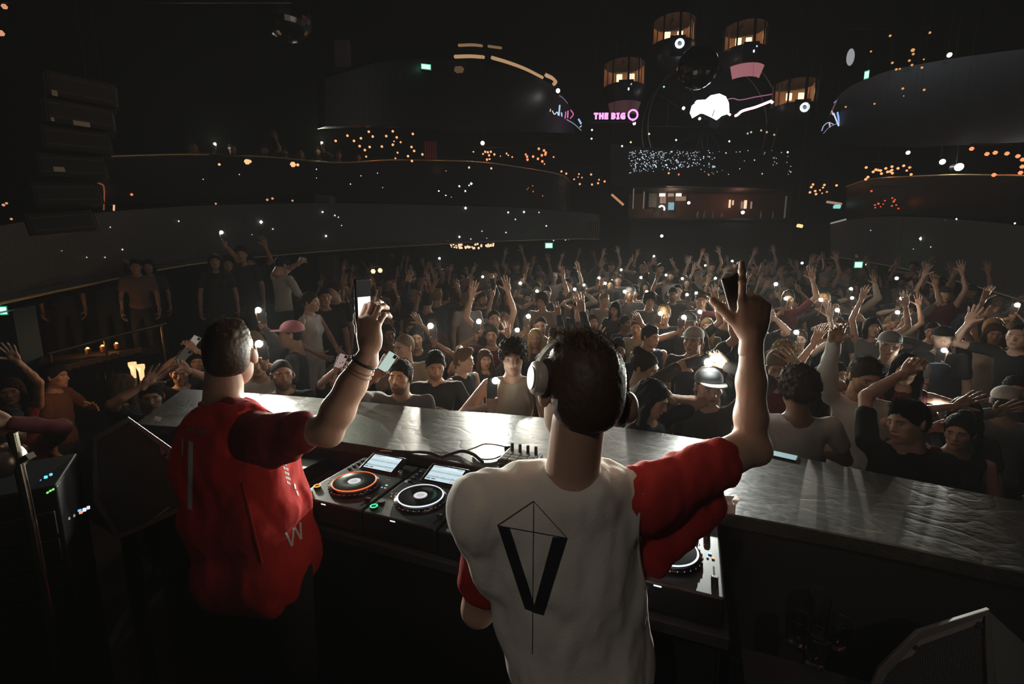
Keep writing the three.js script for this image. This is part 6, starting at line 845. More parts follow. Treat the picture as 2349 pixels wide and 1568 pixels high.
// starlit band at the far end
{
  const rows = [[1400, 330, 428, 20.6], [1500, 338, 426, 20.2], [1625, 342, 428, 20], [1750, 346, 432, 20.2], [1850, 344, 440, 20.6]], o = structure('balcony_fascia', band(rows, 0.3, [0, 0, -1]), SLAB, 'dark far balcony front with a field of star lights');
  let n = 0; for (let i = 0; i < 4000 && n < 290; i++) { const px = rr(1443, 1815), py = rr(345, 400), w = px < 1600 ? 0.5 : px < 1640 ? 0.18 : 0.045, edge = 400 - (px - 1443) * 0.12; if (rand() > w || (px < 1600 && py > edge)) continue; const m = part('star_light', dotGeo, glow([0.75, 0.88, 1], rr(0, 1) < 0.3 ? 1.2 : 0.55), o); m.position.copy(P(px, py, depthOn(rows, px) - 0.05)); m.scale.setScalar(rr(0.016, 0.032)); n++; }
  for (const [px, py, c, k] of [[1534, 397, AMBER, 1.4], [1557, 400, ROSE, 0.9], [1626, 401, ROSE, 0.5], [1427, 335, [0.8, 1, 0.95], 1.4], [1551, 321, [0.8, 1, 0.95], 1.2], [1673, 324, [0.8, 0.95, 1], 1.4], [1807, 349, [0.8, 0.95, 1], 1.4], [1358, 298, [0.85, 1, 0.95], 1.4], [1357, 318, [0.85, 1, 0.95], 1.1], [1523, 199, [0.3, 0.9, 1], 0.9], [1715, 306, [0.3, 1, 0.6], 0.7], [1723, 303, [1, 0.8, 0.5], 0.7], [1746, 299, [1, 0.8, 0.5], 0.6], [1759, 303, [1, 0.8, 0.5], 0.6], [1776, 309, [1, 0.7, 0.4], 0.6], [1447, 326, [1, 0.75, 0.4], 1.1], [1489, 307, [1, 1, 0.8], 0.9]]) { const m = part('pin_light', dotGeo, glow(c, k), o); m.position.copy(P(px, py, 20)); m.scale.setScalar(0.05); }
}
// back bar in its recess
{
  const d = 20.4, at2 = (x, y, z = 0) => P(x, y, d + z), o = thing('back_bar', 'lit back bar in a recess at the far end of the room', 'bar', at2(1630, 505)), c = o.position, add = (name, x0, x1, y0, y1, z, depth, mat) => { const a = at2(x0, y1, z), b = at2(x1, y0, z); return part(name, bx(b.x - a.x, b.y - a.y, depth, (a.x + b.x) / 2 - c.x, (a.y + b.y) / 2 - c.y, -(z + depth / 2)), mat, o); };
  add('back_panel', 1440, 1820, 420, 512, 1.6, 0.1, M([0.1, 0.06, 0.045], 0.7)); add('bar_front', 1440, 1820, 504, 640, -0.1, 0.3, M([0.03, 0.03, 0.034], 0.5)); add('bar_top', 1436, 1824, 500, 505, -0.2, 0.8, M([0.06, 0.05, 0.045], 0.3)); add('soffit', 1436, 1824, 418, 430, -0.1, 1.7, SLAB);
  for (const [x0, x1, y0, y1, rgb, k] of [[1513, 1527, 437, 450, [1, 0.72, 0.5], 1.9], [1551, 1564, 437, 450, [1, 0.72, 0.5], 1.9], [1533, 1546, 437, 450, [0.8, 0.55, 0.38], 0.45], [1514, 1528, 451, 466, [0.8, 0.5, 0.4], 0.3], [1550, 1574, 450, 460, [0.75, 0.5, 0.36], 0.3], [1488, 1509, 438, 475, [0.4, 0.33, 0.26], 0.1], [1672, 1677, 458, 476, [1, 0.6, 0.4], 1.2], [1680, 1684, 459, 470, [1, 0.6, 0.4], 0.8], [1707, 1714, 459, 478, [1, 0.6, 0.4], 1.3], [1700, 1706, 462, 478, [0.7, 0.45, 0.35], 0.35], [1722, 1726, 462, 478, [0.7, 0.45, 0.35], 0.4]]) add('lit_window', x0, x1, y0, y1, 1.45, 0.05, glow(rgb, k));
  add('blue_screen', 1533, 1548, 464, 481, 1.4, 0.05, glow([0.3, 0.55, 0.65], 0.7)); part('screen_arc_light', new THREE.TorusGeometry(0.13, 0.04, 8, 24, Math.PI).rotateZ(-0.5).translate(at2(1540, 470).x - c.x, at2(1540, 470).y - c.y, -1.3), glow([0.85, 0.97, 1], 1.6), o);
  for (const [x, y0, y1, k] of [[1453, 430, 480, 0.28], [1477, 438, 480, 0.28], [1801, 447, 520, 0.08]]) { add('column', x - 2.4, x + 2.4, y0, y1, 0.1, 0.1, M([0.5, 0.45, 0.4], 0.4)); add('column_light', x - 1.5, x + 1.5, y0 + 2, y1 - 2, 0.07, 0.02, glow([0.75, 0.7, 0.65], k)); }
  for (const x of [1510, 1531, 1548]) add('mullion', x - 1.6, x + 1.6, 434, 482, 1.35, 0.06, BLACK);
  for (const [x, w] of [[1538, 8], [1637, 7], [1688, 6], [1699, 6]]) add('downlight', x - w, x + w, 424.5, 428, -0.14, 0.06, glow([0.75, 0.85, 0.85], 0.6));
  pointLight('bar_light', [1, 0.62, 0.42], 1.2, at2(1540, 455, 0.6).sub(c), o, 6); pointLight('bar_light', [1, 0.4, 0.28], 0.8, at2(1695, 455, 0.6).sub(c), o, 6);
  const bottle = new THREE.LatheGeometry([[0, 0], [0.04, 0], [0.042, 0.16], [0.015, 0.22], [0.014, 0.3], [0, 0.3]].map((q) => new THREE.Vector2(...q)), 10); let n = 0;
  for (const [px, lab] of [[1488, 'first'], [1497, 'second'], [1635, 'third'], [1773, 'fourth'], [1600, 'fifth'], [1615, 'sixth'], [1655, 'seventh'], [1745, 'eighth']]) { const b = tag(part('bottle', bottle, M(n++ % 3 ? [0.25, 0.3, 0.3] : [0.35, 0.2, 0.1], 0.15), scene), `bottle standing on the back bar, ${['leftmost', 'second from left', 'fifth from left', 'rightmost', 'third from left', 'fourth from left', 'sixth from left', 'seventh from left'][n - 1]}`, 'bottle', 'bottles on the back bar'); b.position.copy(at2(px, 500, -0.05)); }
}
// slatted panels, stair rails, pillars
function slats(label, x0, x1, y0, y1, d, n, vertical, rgb) { const c = P((x0 + x1) / 2, (y0 + y1) / 2, d), t = thing('hanging_slat_panel', label, 'panel', c); for (let i = 0; i < n; i++) { const a = vertical ? P(mix(x0, x1, (i + 0.2) / n), y1, d) : P(x0, mix(y0, y1, (i + 0.75) / n), d), b = vertical ? P(mix(x0, x1, (i + 0.75) / n), y0, d) : P(x1, mix(y0, y1, (i + 0.2) / n), d); part('slat', bx(b.x - a.x, b.y - a.y, 0.05, (a.x + b.x) / 2 - c.x, (a.y + b.y) / 2 - c.y, 0, 0.008), M(rgb, 0.7), t); } const a = P(x0 - 1, y1, d), b = P(x1 + 1, y0, d); part('frame', bx(b.x - a.x, b.y - a.y, 0.03, 0, 0, -0.06), SLAB, t); }
slats('warm upright slats left of the back bar', 1346, 1376, 508, 541, 18.5, 6, true, [0.5, 0.33, 0.2]); slats('dim brown level slats at the right of the crowd', 1868, 1926, 590, 640, 15, 6, false, [0.3, 0.12, 0.07]); slats('faint upright slats high on the left', 768, 802, 92, 152, 12, 6, true, [0.25, 0.15, 0.13]); slats('dark red curtain slats in the round alcove', 974, 1001, 324, 364, 14, 5, true, [0.3, 0.03, 0.04]);
neon('hanging_stair_light', 'orange lit stair edge left of the back bar', [[[[1403, 446, 19.6], [1430, 470, 19.4]], [1, 0.45, 0.2], 0.5, 0.05]], 'stair light'); neon('hanging_stair_light', 'pale lit ledge right of the back bar', [[[[1897, 463, 18.8], [1930, 468, 18.2]], [1, 0.6, 0.4], 0.35, 0.05], [[[1906, 512, 18.2], [1940, 503, 17]], [0.8, 0.8, 0.7], 0.3, 0.03], [[[1914, 474, 18.4], [1926, 474, 18.2]], [0.3, 0.9, 0.8], 0.8, 0.08]], 'ledge light'); neon('hanging_table_lamp', 'small golden lamp row right of the back bar', [[[[1829, 517, 18.6], [1840, 519, 18.6]], [1, 0.7, 0.3], 1.2, 0.07]], 'lamp');
neon('hanging_edge_light', 'orange upright light beside the glowing arch', [[[[262, 458, 8], [261, 483, 8]], [1, 0.5, 0.3], 0.9, 0.014]], 'light'); neon('hanging_edge_light', 'thin orange bent edge beside the stacked speakers', [[[[225, 420, 7.6], [236, 424, 7.6], [239, 436, 7.6], [238, 482, 7.6]], [0.8, 0.25, 0.1], 0.22, 0.012]], 'light');
structure('wall_pillar', bx(0.36, 3.2, 0.36).translate(...A(P(752, 560, 11.6)).map((v, i) => i === 1 ? 2.05 : v)), M([0.12, 0.11, 0.1], 0.8), 'grey pillar under the lower left balcony'); structure('wall_pillar', bx(0.22, 2.2, 0.22).translate(...A(P(322, 660, 8.6)).map((v, i) => i === 1 ? 0.7 + 0.45 : v)), M([0.1, 0.14, 0.24], 0.7), 'bluish pillar in the dim booth area'); structure('wall_panel', bx(0.3, 2.6, 0.3).translate(...A(P(36, 740, 6.2)).map((v, i) => i === 1 ? 0.9 : v)), M([0.04, 0.09, 0.13], 0.7), 'dark teal panel beside the left exit sign');

// people at the upper rails: small figures from the same set
{
  const low = VARIANTS.filter((v) => v.lod === 2), spots = [[236, 350, 8.0, 'lower'], [441, 330, 9.9], [532, 330, 10.4], [606, 334, 11.2, 'up'], [652, 344, 11.6], [688, 346, 11.9], [775, 346, 12.8], [822, 352, 13.2]], where = ['nearest the stacked speakers', 'just left of the lit phone', 'just right of the lit phone', 'with one arm raised high', 'right of the raised arm', 'second to the right of the raised arm', 'right of the second lit phone', 'at the edge of the red lanterns'];
  spots.forEach(([px, py, d, m], i) => { d = Math.max(d, depthOn(L2, px) + 0.75); const p = P(px, py, d), v = m === 'up' ? low.find((q) => q.text === 'one open hand up') : low.filter((q) => q.text === 'arms down')[i % 4] ?? low[0], l = look(), o = { ...v.o, x: p.x, z: p.z, floor: p.y - v.o.h, yaw: facing(p.x, p.z), skin: SKIN.tan, top: l.top, hairRGB: l.hairRGB, label: `person at the gilded upper rail ${where[i]}`, group: 'people at the upper left rail' }; placePerson(o, v.geo); });
  for (const [px, py, d, w] of [[493, 330, 10.45, 'left'], [738, 327, 12.6, 'right']]) torchHolder(px, py, d, 0.9, `person at the gilded upper rail holding the ${w} lit phone`, `lit phone at the gilded upper rail, ${w} one of two`, { floor: P(px, py, d).y - 1.78, h: 1.7, side: w === 'left' ? -1 : 1, lod: 2, hair: 'short', top: C.black, tint: w === 'left' ? [1, 0.97, 0.8] : [0.9, 1, 0.75], other: { pose: 'down' } });
}
// ---------------------------------------------------------------- gear and small things in and around the booth
const onPlane = (px, py, n, c) => { const r = V(...ray(px, py)), o = V(0, EYE, 0), t = c.clone().sub(o).dot(n) / r.dot(n); return o.addScaledVector(r, t); };
const grilleBump = noiseTexture(128, (u, v) => { const x = (u * 16) % 1 - 0.5, y = (v * 16) % 1 - 0.5; return Math.hypot(x, y) < 0.33 ? 0 : 1; });
const grilleColor = noiseTexture(128, (u, v) => { const x = (u * 16) % 1 - 0.5, y = (v * 16) % 1 - 0.5; return Math.hypot(x, y) < 0.33 ? 0.08 : 0.3; }, true);
// stage monitor: a front of many corners on a plane, a smaller back, a rim, a grille, corner plates with screws, a highlight bar
function monitor(label, corners, n, c, rearAt, rearScale, plates, foot) {
  const N = V(...n).normalize(), face = corners.map((p) => onPlane(p[0], p[1], N, c)), mid = face.reduce((s, p) => s.add(p), V(0, 0, 0)).multiplyScalar(1 / face.length), base = V(mid.x, 0, mid.z), t = thing('stage_monitor', label, 'speaker', base), loc = (p) => p.clone().sub(base), m = face.length;
  const rear = face.map((p) => rearAt.clone().add(p.clone().sub(mid).multiplyScalar(rearScale))), pos = [], tri = (a, b, d) => pos.push(...A(loc(a)), ...A(loc(b)), ...A(loc(d)));
  for (let i = 0; i < m; i++) { const j = (i + 1) % m; tri(face[i], rear[i], face[j]); tri(face[j], rear[i], rear[j]); tri(rear[i], rearAt, rear[j]); tri(face[i], face[j], mid); }
  const g = new THREE.BufferGeometry(); g.setAttribute('position', new THREE.Float32BufferAttribute(pos, 3)); g.computeVertexNormals(); part('cabinet', g, M([0.2, 0.2, 0.19], 0.35), t);
  const X = face[1].clone().sub(face[0]).normalize(), Y = N.clone().cross(X), to2 = (p) => { const q = p.clone().sub(mid); return [q.dot(X), q.dot(Y)]; }, place = new THREE.Matrix4().makeBasis(X, Y, N).setPosition(loc(mid)), f2 = face.map(to2), ccw = THREE.ShapeUtils.area(f2.map((p) => new THREE.Vector2(...p))) > 0, inset = (k) => f2.map((p) => [p[0] * (1 - k / Math.hypot(...p)), p[1] * (1 - k / Math.hypot(...p))]);
  const ring = new THREE.Shape(f2.map((p) => new THREE.Vector2(...p))); ring.holes.push(new THREE.Path(inset(0.018).map((p) => new THREE.Vector2(...p)))); part('front_rim', new THREE.ExtrudeGeometry(ring, { depth: 0.016, bevelEnabled: true, bevelSize: 0.002, bevelThickness: 0.002, bevelSegments: 1 }).applyMatrix4(place), M([0.08, 0.07, 0.062], 0.5), t);
  const gr = new THREE.ShapeGeometry(new THREE.Shape(inset(0.02).map((p) => new THREE.Vector2(...p)))); { const p = gr.attributes.position, u = new Float32Array(p.count * 2); for (let i = 0; i < p.count; i++) { u[i * 2] = p.getX(i) * 12; u[i * 2 + 1] = p.getY(i) * 12; } gr.setAttribute('uv', new THREE.BufferAttribute(u, 2)); } gr.translate(0, 0, 0.004);
  part('grille', gr.applyMatrix4(place), M(0xffffff, 0.55, 0.3, { map: grilleColor, bumpMap: grilleBump, bumpScale: 0.002 }), t);
  for (const [pts, screws] of plates) { const q = pts.map((p) => to2(onPlane(p[0], p[1], N, c))), pl = part('plate_or_highlight', shapeGeo(q, 0.004).translate(0, 0, 0.006).applyMatrix4(place), M([0.19, 0.16, 0.135], 0.55), t); for (const s of screws) { const a = to2(onPlane(s[0], s[1], N, c)); part('screw', cyl(0.0075, 0.0075, 0.003, 12).rotateX(Math.PI / 2).translate(a[0], a[1], 0.0115).applyMatrix4(place), BLACK, pl); } }
  if (foot) { const lowY = Math.min(...face.map((p) => p.y)); part('stand', merge(cyl(0.03, 0.03, Math.max(0.1, lowY + 0.12), 14).translate(loc(rearAt).x * 0.3, Math.max(0.1, lowY + 0.12) / 2, loc(rearAt).z * 0.3), cyl(0.1, 0.12, 0.02, 24).translate(loc(rearAt).x * 0.3, 0.01, loc(rearAt).z * 0.3)), BLACK, t); }
  return t;
}
monitor('many cornered stage monitor facing the booth beside the red vest', [[216, 1002], [295, 957], [392, 1026], [414, 1069], [424, 1165], [330, 1210], [271, 1234], [216, 1147]], [0.5, 0.3, 0.82], P(310, 1090, 1.78), P(188, 1118, 2.02), 0.42, [[[[365, 1014], [390, 1030], [411, 1070], [411, 1078], [378, 1046], [370, 1040]], [[379, 1043]]], [[[296, 962], [306, 970], [298, 980], [286, 968]], [[297, 973]]], [[[335, 1199], [387, 1160], [390, 1164], [338, 1203]], []]], true);  // last bar, without screws, paints the bottom edge highlight as a plate
monitor('many cornered stage monitor at the lower right corner', [[2261, 1394], [2102, 1444], [2013, 1529], [1985, 1600], [2010, 1690], [2120, 1740], [2292, 1720], [2277, 1568]].reverse(), [-0.42, 0.35, 0.84], P(2180, 1540, 1.05), P(2330, 1580, 1.18), 0.45, [[[[2256, 1401], [2250, 1420], [2225, 1434], [2108, 1476], [2090, 1500], [2025, 1530], [2100, 1450]].reverse(), [[2243, 1429], [2096, 1480]]]], true);
// stacked line array speakers hung at the left
const lineSpeakers = [];
for (const [i, [px, py, tilt]] of [[190, 205, -0.02], [184, 262, 0.0], [176, 320, 0.04], [166, 380, 0.08], [154, 443, 0.12], [142, 510, 0.16]].entries()) {
  const t = thing('hanging_line_speaker', `black line array cabinet at the left, ${['topmost', 'second from top', 'third from top', 'fourth from top', 'fifth from top', 'lowest'][i]}`, 'speaker', P(px, py, 4.7), 0.75, 'stacked line array cabinets'); t.rotation.z = tilt; t.updateMatrixWorld(true); lineSpeakers.push(t);
  part('cabinet', shapeGeo([[-0.24, -0.1], [0.24, -0.1], [0.24, 0.1], [-0.24, 0.1]], 0.34, 0.006).translate(0, 0, -0.34), M([0.006, 0.006, 0.007], 0.5), t);
  part('grille', bx(0.44, 0.18, 0.01, 0, 0, 0.008, 0.004), M([0.008, 0.008, 0.009], 0.6), t); for (const s of [-1, 1]) part('rigging_bar', bx(0.02, 0.2, 0.05, s * 0.256, 0, -0.1), BLACK, t); for (const s of [-1, 1]) part('grille_groove', bx(0.44, 0.006, 0.004, 0, s * 0.06, 0.0145), M([0.08, 0.075, 0.06], 0.5), t);
}
for (const [k, px, py, w, h] of [[0, 103, 250, 0.04, 0.05], [1, 101, 270, 0.025, 0.035], [1, 190, 289, 0.12, 0.045], [3, 134, 382, 0.08, 0.045]]) { const q = lineSpeakers[k], p = q.worldToLocal(P(px, py, 4.5)); part('pale_highlight', new RoundedBoxGeometry(w, h, 0.012, 2, 0.004).translate(clamp(p.x, -0.2, 0.2), clamp(p.y, -0.09, 0.09), 0.018), M([0.5, 0.46, 0.36], 0.4), q); }  // highlights on the cabinets, put in as small pale plates
// rack with small lights at the lower left
{
  const c = P(-15, 1190, 1.42), t = thing('equipment_rack', 'black equipment rack with tiny coloured lights at lower left', 'rack', [c.x, 0, c.z], 0.6), y = c.y; part('case', new RoundedBoxGeometry(0.36, y + 0.1, 0.34, 2, 0.01).translate(0, (y + 0.1) / 2, -0.1), BLACK, t);
  const led = (name, px, py, w, h, rgb, k) => { const p = P(px, py, 1.3).sub(t.position).applyAxisAngle(V(0, 1, 0), -0.6); part(name, bx(w, h, 0.008, p.x, p.y, 0.104, 0.001), glow(rgb, k), t); };
  for (const [px, py, w, rgb, k] of [[74, 1137, 0.008, [0.1, 0.6, 1], 1.6], [85, 1133, 0.007, [0.1, 0.6, 1], 1.3], [63, 1142, 0.003, [0.1, 0.4, 1], 0.8], [79, 1175, 0.005, [0.2, 1, 0.15], 1.2], [85, 1172, 0.005, [0.2, 1, 0.15], 1.2], [91, 1170, 0.005, [0.2, 1, 0.15], 1.2]]) led('status_light', px, py, w, w, rgb, k);
  for (const [px, py, w, h, rgb, k] of [[152, 1234, 0.009, 0.006, [0.2, 0.5, 1], 1.2], [155, 1240, 0.009, 0.007, [1, 0.35, 0.3], 1.1], [163, 1235, 0.009, 0.011, [0.85, 0.9, 1], 1], [172, 1232, 0.008, 0.01, [0.85, 0.9, 1], 0.9], [129, 1248, 0.004, 0.008, [0.6, 0.6, 0.6], 0.4], [140, 1244, 0.004, 0.008, [0.6, 0.6, 0.6], 0.4]]) led('display_light', px, py, w, h, rgb, k);
  for (let i = 0; i < 4; i++) part('rack_panel', bx(0.34, 0.085, 0.012, 0, y - 0.02 - i * 0.1, 0.1, 0.003), M([0.018, 0.018, 0.02], 0.4), t);
}
{ // stand with a shiny shade at the left edge
  const a = P(27, 992, 1.12), b = P(66, 1172, 1.12), t = thing('stand_lamp', 'chrome pole with a shiny round shade at the left edge', 'stand', [b.x, 0, b.z]), l = (p) => p.clone().sub(t.position); part('pole', tube([l(a), l(a).lerp(l(b), 0.5), l(b), V(0, 0.02, 0)], 0.011, 24, 10), M([0.6, 0.58, 0.45], 0.22, 1), t); part('base', cyl(0.12, 0.13, 0.02, 24).translate(0, 0.01, 0), BLACK, t);
  part('shade', new THREE.SphereGeometry(0.046, 24, 16, 0, Math.PI * 2, 0, Math.PI * 0.62).rotateZ(-2.1).translate(...A(l(P(6, 1055, 1.12)))), M([0.5, 0.42, 0.36], 0.25, 0.6), t); part('arm', tube([l(P(12, 1060, 1.12)), l(P(30, 1066, 1.12)), l(P(44, 1072, 1.12))], 0.006, 8, 6), STEEL, t); part('clamp', bx(0.04, 0.015, 0.02).rotateZ(0.5).translate(...A(l(P(57, 1052, 1.12)))), M([0.35, 0.33, 0.26], 0.4, 0.8), t);
}
{ const p = PY(363, 972, CTOP), t = thing('paper_tag', 'small white tag on a pin left of the red vest', 'tag', p, 0.5); part('card', new RoundedBoxGeometry(0.03, 0.026, 0.002, 1, 0.001).rotateZ(-0.35).translate(0, 0.03, 0), M([0.75, 0.75, 0.7], 0.6), t); part('pin', cyl(0.0012, 0.0012, 0.05, 6).rotateZ(-0.25).translate(-0.008, 0.025, 0), STEEL, t); }
{ // pad controller on a black box
  const p = PY(1194, 1056, 1.135), r = thing('riser_box', 'black box carrying the small pad controller', 'box', [p.x, CTOP, p.z], HALL_YAW); part('shell', new RoundedBoxGeometry(0.15, 0.075, 0.13, 3, 0.006).translate(0, 0.0375, 0), MATTE, r); part('lid', bx(0.152, 0.004, 0.132, 0, 0.0755, 0, 0.001), BLACK, r);
  const t = thing('pad_controller', 'small grey pad controller with four upright knobs', 'controller', [p.x, CTOP + 0.078, p.z], HALL_YAW); part('body', new RoundedBoxGeometry(0.155, 0.018, 0.135, 3, 0.004).translate(0, 0.009, 0), M([0.05, 0.05, 0.048], 0.4), t);
  for (let i = 0; i < 4; i++) { for (let j = 0; j < 3; j++) part('pad', new RoundedBoxGeometry(0.03, 0.006, 0.023, 2, 0.002).translate(-0.054 + i * 0.036, 0.02, 0.05 - j * 0.027), M([0.2, 0.2, 0.17], 0.55), t); part('knob', cyl(0.0065, 0.0075, 0.034, 14).translate(-0.054 + i * 0.036, 0.034, -0.042), MATTE, t); }
}
{ // cables on the counter
  const on = (pts, h = 0.006) => pts.map((q) => PY(q[0], q[1], CTOP + (q[2] ?? h))), cable = (name, label, pts, r, mat, plug) => { const q = on(pts, r + 0.002), c = q[0], t = thing(name, label, 'cable', [c.x, CTOP, c.z]); part('lead', tube(q.map((v) => v.clone().sub(t.position)), r, 60, 7), mat, t); if (plug) part('plug', cyl(r * 2.4, r * 2.4, 0.03, 10).rotateZ(Math.PI / 2).translate(...A(q.at(-1).sub(t.position))), BLACK, t); };
  cable('audio_cable', 'thin pale cable lying along the counter behind the decks', [[872, 1033], [925, 1036], [985, 1037], [1050, 1037], [1085, 1028, 0.015], [1112, 1018, 0.02], [1140, 1020, 0.016], [1164, 1026]], 0.0032, M([0.4, 0.37, 0.28], 0.35), true);
  cable('power_cable', 'thick black cable looping behind the left-hand decks', [[900, 1034], [935, 1036], [968, 1036, 0.03], [992, 1040, 0.03], [1008, 1046]], 0.0075, MATTE); cable('power_cable', 'thick black cable looping behind the second deck', [[1012, 1048], [1035, 1040, 0.03], [1062, 1034, 0.05], [1086, 1042, 0.03], [1108, 1060]], 0.0075, MATTE); cable('power_cable', 'thin black cable running to the pad controller', [[1085, 1040], [1104, 1052], [1130, 1052], [1152, 1044]], 0.003, MATTE);
}
{ const p = PY(742, 1046, 0.99), t = thing('interface_box', 'black interface box with a red light left of the decks', 'audio box', [p.x - 0.08, TABLE, p.z + 0.08], HALL_YAW); part('shell', new RoundedBoxGeometry(0.18, 0.075, 0.16, 3, 0.006).translate(0, 0.0375, 0), BLACK, t); part('status_light', bx(0.005, 0.005, 0.004, -0.06, 0.05, 0.081), glow([1, 0.1, 0.06], 1.2), t); for (let i = 0; i < 3; i++) part('knob', cyl(0.009, 0.01, 0.014, 12).rotateX(Math.PI / 2).translate(-0.02 + i * 0.03, 0.04, 0.086), STEEL, t); }
{ const p = PY(1669, 1172, CTOP), t = thing('carton', 'small open white carton beside the right-hand deck', 'carton', p, HALL_YAW + 0.3), W2 = M([0.55, 0.52, 0.48], 0.6); part('box', bx(0.04, 0.036, 0.036, 0, 0.018, 0, 0.001), W2, t); part('flap', bx(0.038, 0.002, 0.03).rotateZ(0).rotateX(-0.9).translate(0, 0.048, -0.008), W2, t); part('flap', bx(0.002, 0.026, 0.034).rotateZ(-0.5).translate(0.026, 0.046, 0), W2, t); }
{ // shelf under the counter with glasses
  const c = P(1880, 1490, 1.1), t = thing('booth_shelf', 'dark shelf below the counter at the lower right', 'shelf', [c.x, 0, c.z], HALL_YAW), y = 0.72; part('board', bx(0.46, 0.03, 0.26, 0.06, y - 0.015, -0.02), MATTE, t); for (const s of [-1, 1]) part('bracket', bx(0.04, y - 0.03, 0.24, 0.06 + s * 0.2, (y - 0.03) / 2, -0.02), MATTE, t);
  const GLASS = new THREE.MeshPhysicalMaterial({ color: 0xffffff, roughness: 0.02, transmission: 1, thickness: 0.003, ior: 1.5 }), cup = (r0, r1, h, w) => new THREE.LatheGeometry([[0, 0], [r0, 0], [r1, h], [r1 - w, h], [r0 - w, w * 2], [0, w * 2]].map((q) => new THREE.Vector2(...q)), 32);
  const put = (px, py, g, name, label) => { const p = PY(px, py, y), o = thing(name, label, 'glass', p); part('bowl', g, GLASS, o); part('rim', ringGeo(g.userData.r, 0.0012, 40).translate(0, g.userData.h, 0), GLASS, o); };
  const mk = (r0, r1, h) => { const g = cup(r0, r1, h, 0.002); g.userData = { r: r1 - 0.001, h }; return g; };
  put(1870, 1452, mk(0.028, 0.034, 0.15), 'drinking_glass', 'tall clear glass on the dark shelf, farthest back'); put(1828, 1470, mk(0.03, 0.036, 0.09), 'drinking_glass', 'short clear glass left on the dark shelf'); put(1918, 1478, mk(0.03, 0.036, 0.09), 'drinking_glass', 'short clear glass right on the dark shelf'); put(1868, 1518, mk(0.032, 0.04, 0.1), 'drinking_glass', 'clear glass nearest on the dark shelf');
}
{ const p = PY(1790, 1046, CTOP), t = thing('phone', 'phone lying face up with a pale blue screen at the counter edge', 'phone', [p.x, CTOP + 0.0045, p.z], 0.9); part('case', new RoundedBoxGeometry(0.07, 0.008, 0.14, 2, 0.0035), BLACK, t); part('screen', new THREE.PlaneGeometry(0.064, 0.13).rotateX(-Math.PI / 2).translate(0, 0.0046, 0), glow([0.45, 0.7, 0.75], 0.6), t); }
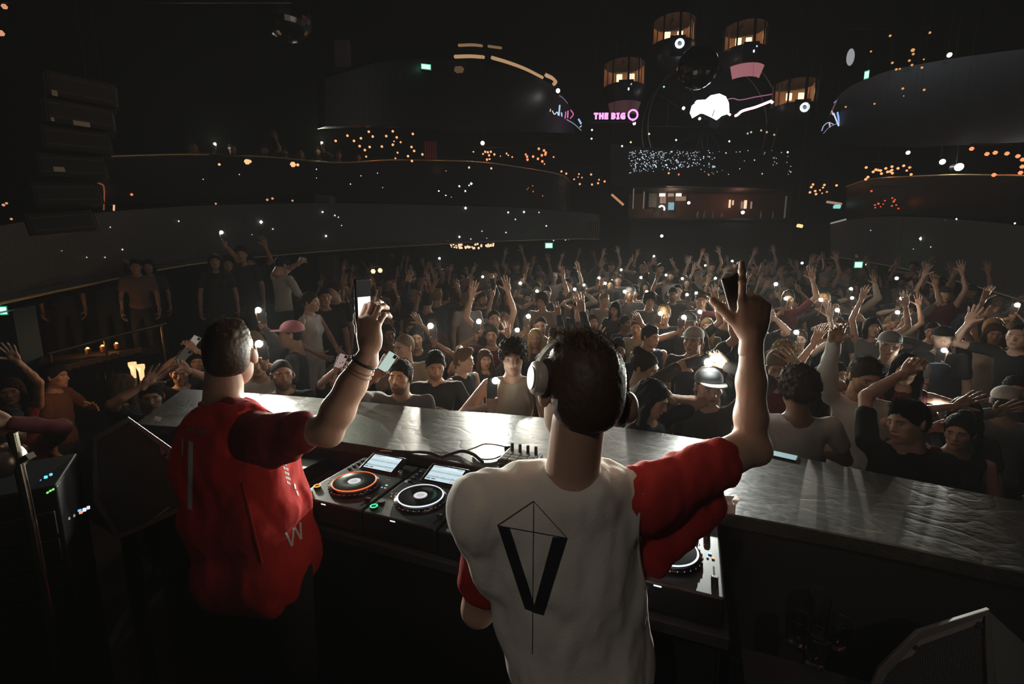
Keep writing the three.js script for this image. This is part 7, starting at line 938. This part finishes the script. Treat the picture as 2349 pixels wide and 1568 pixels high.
// dim booth under the left balcony: rails, candles, lit steps, bottles
{
  const t = thing('brass_rail', 'brass rail running through the dim booth at left', 'rail', P(110, 812, 5.6)), c = t.position, l = (x, y, d) => P(x, y, d).sub(c); part('hand_rail', tube([l(110, 812, 5.6), l(200, 788, 6.0), l(290, 764, 6.4), l(382, 742, 6.8)], 0.022, 30, 8), BRASS, t); for (const [x, y, d] of [[115, 811, 5.6], [240, 777, 6.2], [370, 745, 6.7]]) { const q = l(x, y, d); part('post', cyl(0.015, 0.015, c.y + q.y - 0.0, 8).translate(q.x, q.y - (c.y + q.y) / 2, q.z), BRASS, t); }
  const cand = (px, py, d, k, label) => { const o = thing('candle_glass', label, 'candle', P(px, py + 6, d)); part('glass', cyl(0.035, 0.03, 0.08, 14), M([0.3, 0.12, 0.04], 0.3), o); part('flame_light', new THREE.SphereGeometry(0.02, 10, 8).translate(0, 0.045, 0), glow([1, 0.5, 0.2], 2), o); pointLight('candle_light', [1, 0.5, 0.2], k, [0, 0.1, 0.06], o, 1); };
  const tb = thing('booth_table', 'long dark table with candles in the dim booth', 'table', P(236, 803, 6.6).add(V(0, -0.066, 0))), tc = tb.position; part('table_top', new THREE.BoxGeometry(1.3, 0.05, 0.5).rotateY(0.75), M([0.05, 0.03, 0.02], 0.4), tb); part('table_leg', bx(0.08, tc.y - 0.47, 0.08, 0, -(tc.y - 0.47) / 2 - 0.02, 0), MATTE, tb);
  cand(202, 800, 6.3, 0.08, 'candle on the dim booth table, leftmost of three'); cand(236, 794, 6.55, 0.08, 'candle on the dim booth table, middle of three'); cand(268, 788, 6.8, 0.08, 'candle on the dim booth table, rightmost of three');
  for (let i = 0; i < 10; i++) { const px = 155 + i * 18, o = thing('step_box', `padded box in the row before the dim booth, ${['first', 'second', 'third', 'fourth', 'fifth', 'sixth', 'seventh', 'eighth', 'ninth', 'tenth'][i]} from left`, 'box', P(px, 842 - i * 4.4, 5.2 + i * 0.08), 0.55, 'row of padded boxes'); part('pad', new RoundedBoxGeometry(0.068, 0.07, 0.06, 2, 0.01), M([0.3, 0.16, 0.09], 0.7), o); part('base', bx(0.06, P(px, 842 - i * 4.4, 5.2 + i * 0.08).y - 0.02, 0.05, 0, -(P(px, 842 - i * 4.4, 5.2 + i * 0.08).y - 0.02) / 2 - 0.02, 0), MATTE, o); }
  for (const [px, py, label] of [[305, 846, 'glowing bottle left of the raised flat hand'], [324, 851, 'second glowing bottle beside the raised flat hand']]) { const o = thing('lit_bottle', label, 'bottle', P(px, py, 3.9)), h = o.position.y + 0.4; part('bottle_glow_light', new THREE.LatheGeometry([[0, -0.08], [0.016, -0.08], [0.02, 0], [0.03, 0.03], [0.03, 0.06], [0, 0.06]].map((q) => new THREE.Vector2(...q)), 16), glow([1, 0.55, 0.25], 1.3), o); part('stand', cyl(0.02, 0.03, h - 0.08, 12).translate(0, -0.08 - (h - 0.08) / 2, 0), MATTE, o); pointLight('bottle_light', [1, 0.5, 0.22], 0.12, [0, 0.0, 0.07], o, 1); }
  const r2 = thing('brass_rail', 'short brass rail beside the filming phones', 'rail', P(352, 888, 4.3)), c2 = r2.position, m = (x, y, d) => P(x, y, d).sub(c2); part('hand_rail', tube([m(350, 889, 4.3), m(378, 876, 4.4), m(405, 864, 4.5)], 0.013, 12, 8), BRASS, r2); part('post', cyl(0.012, 0.012, c2.y + 0.4, 8).translate(0, -(c2.y + 0.4) / 2, 0), BRASS, r2);
}
renderer.render(scene, camera);
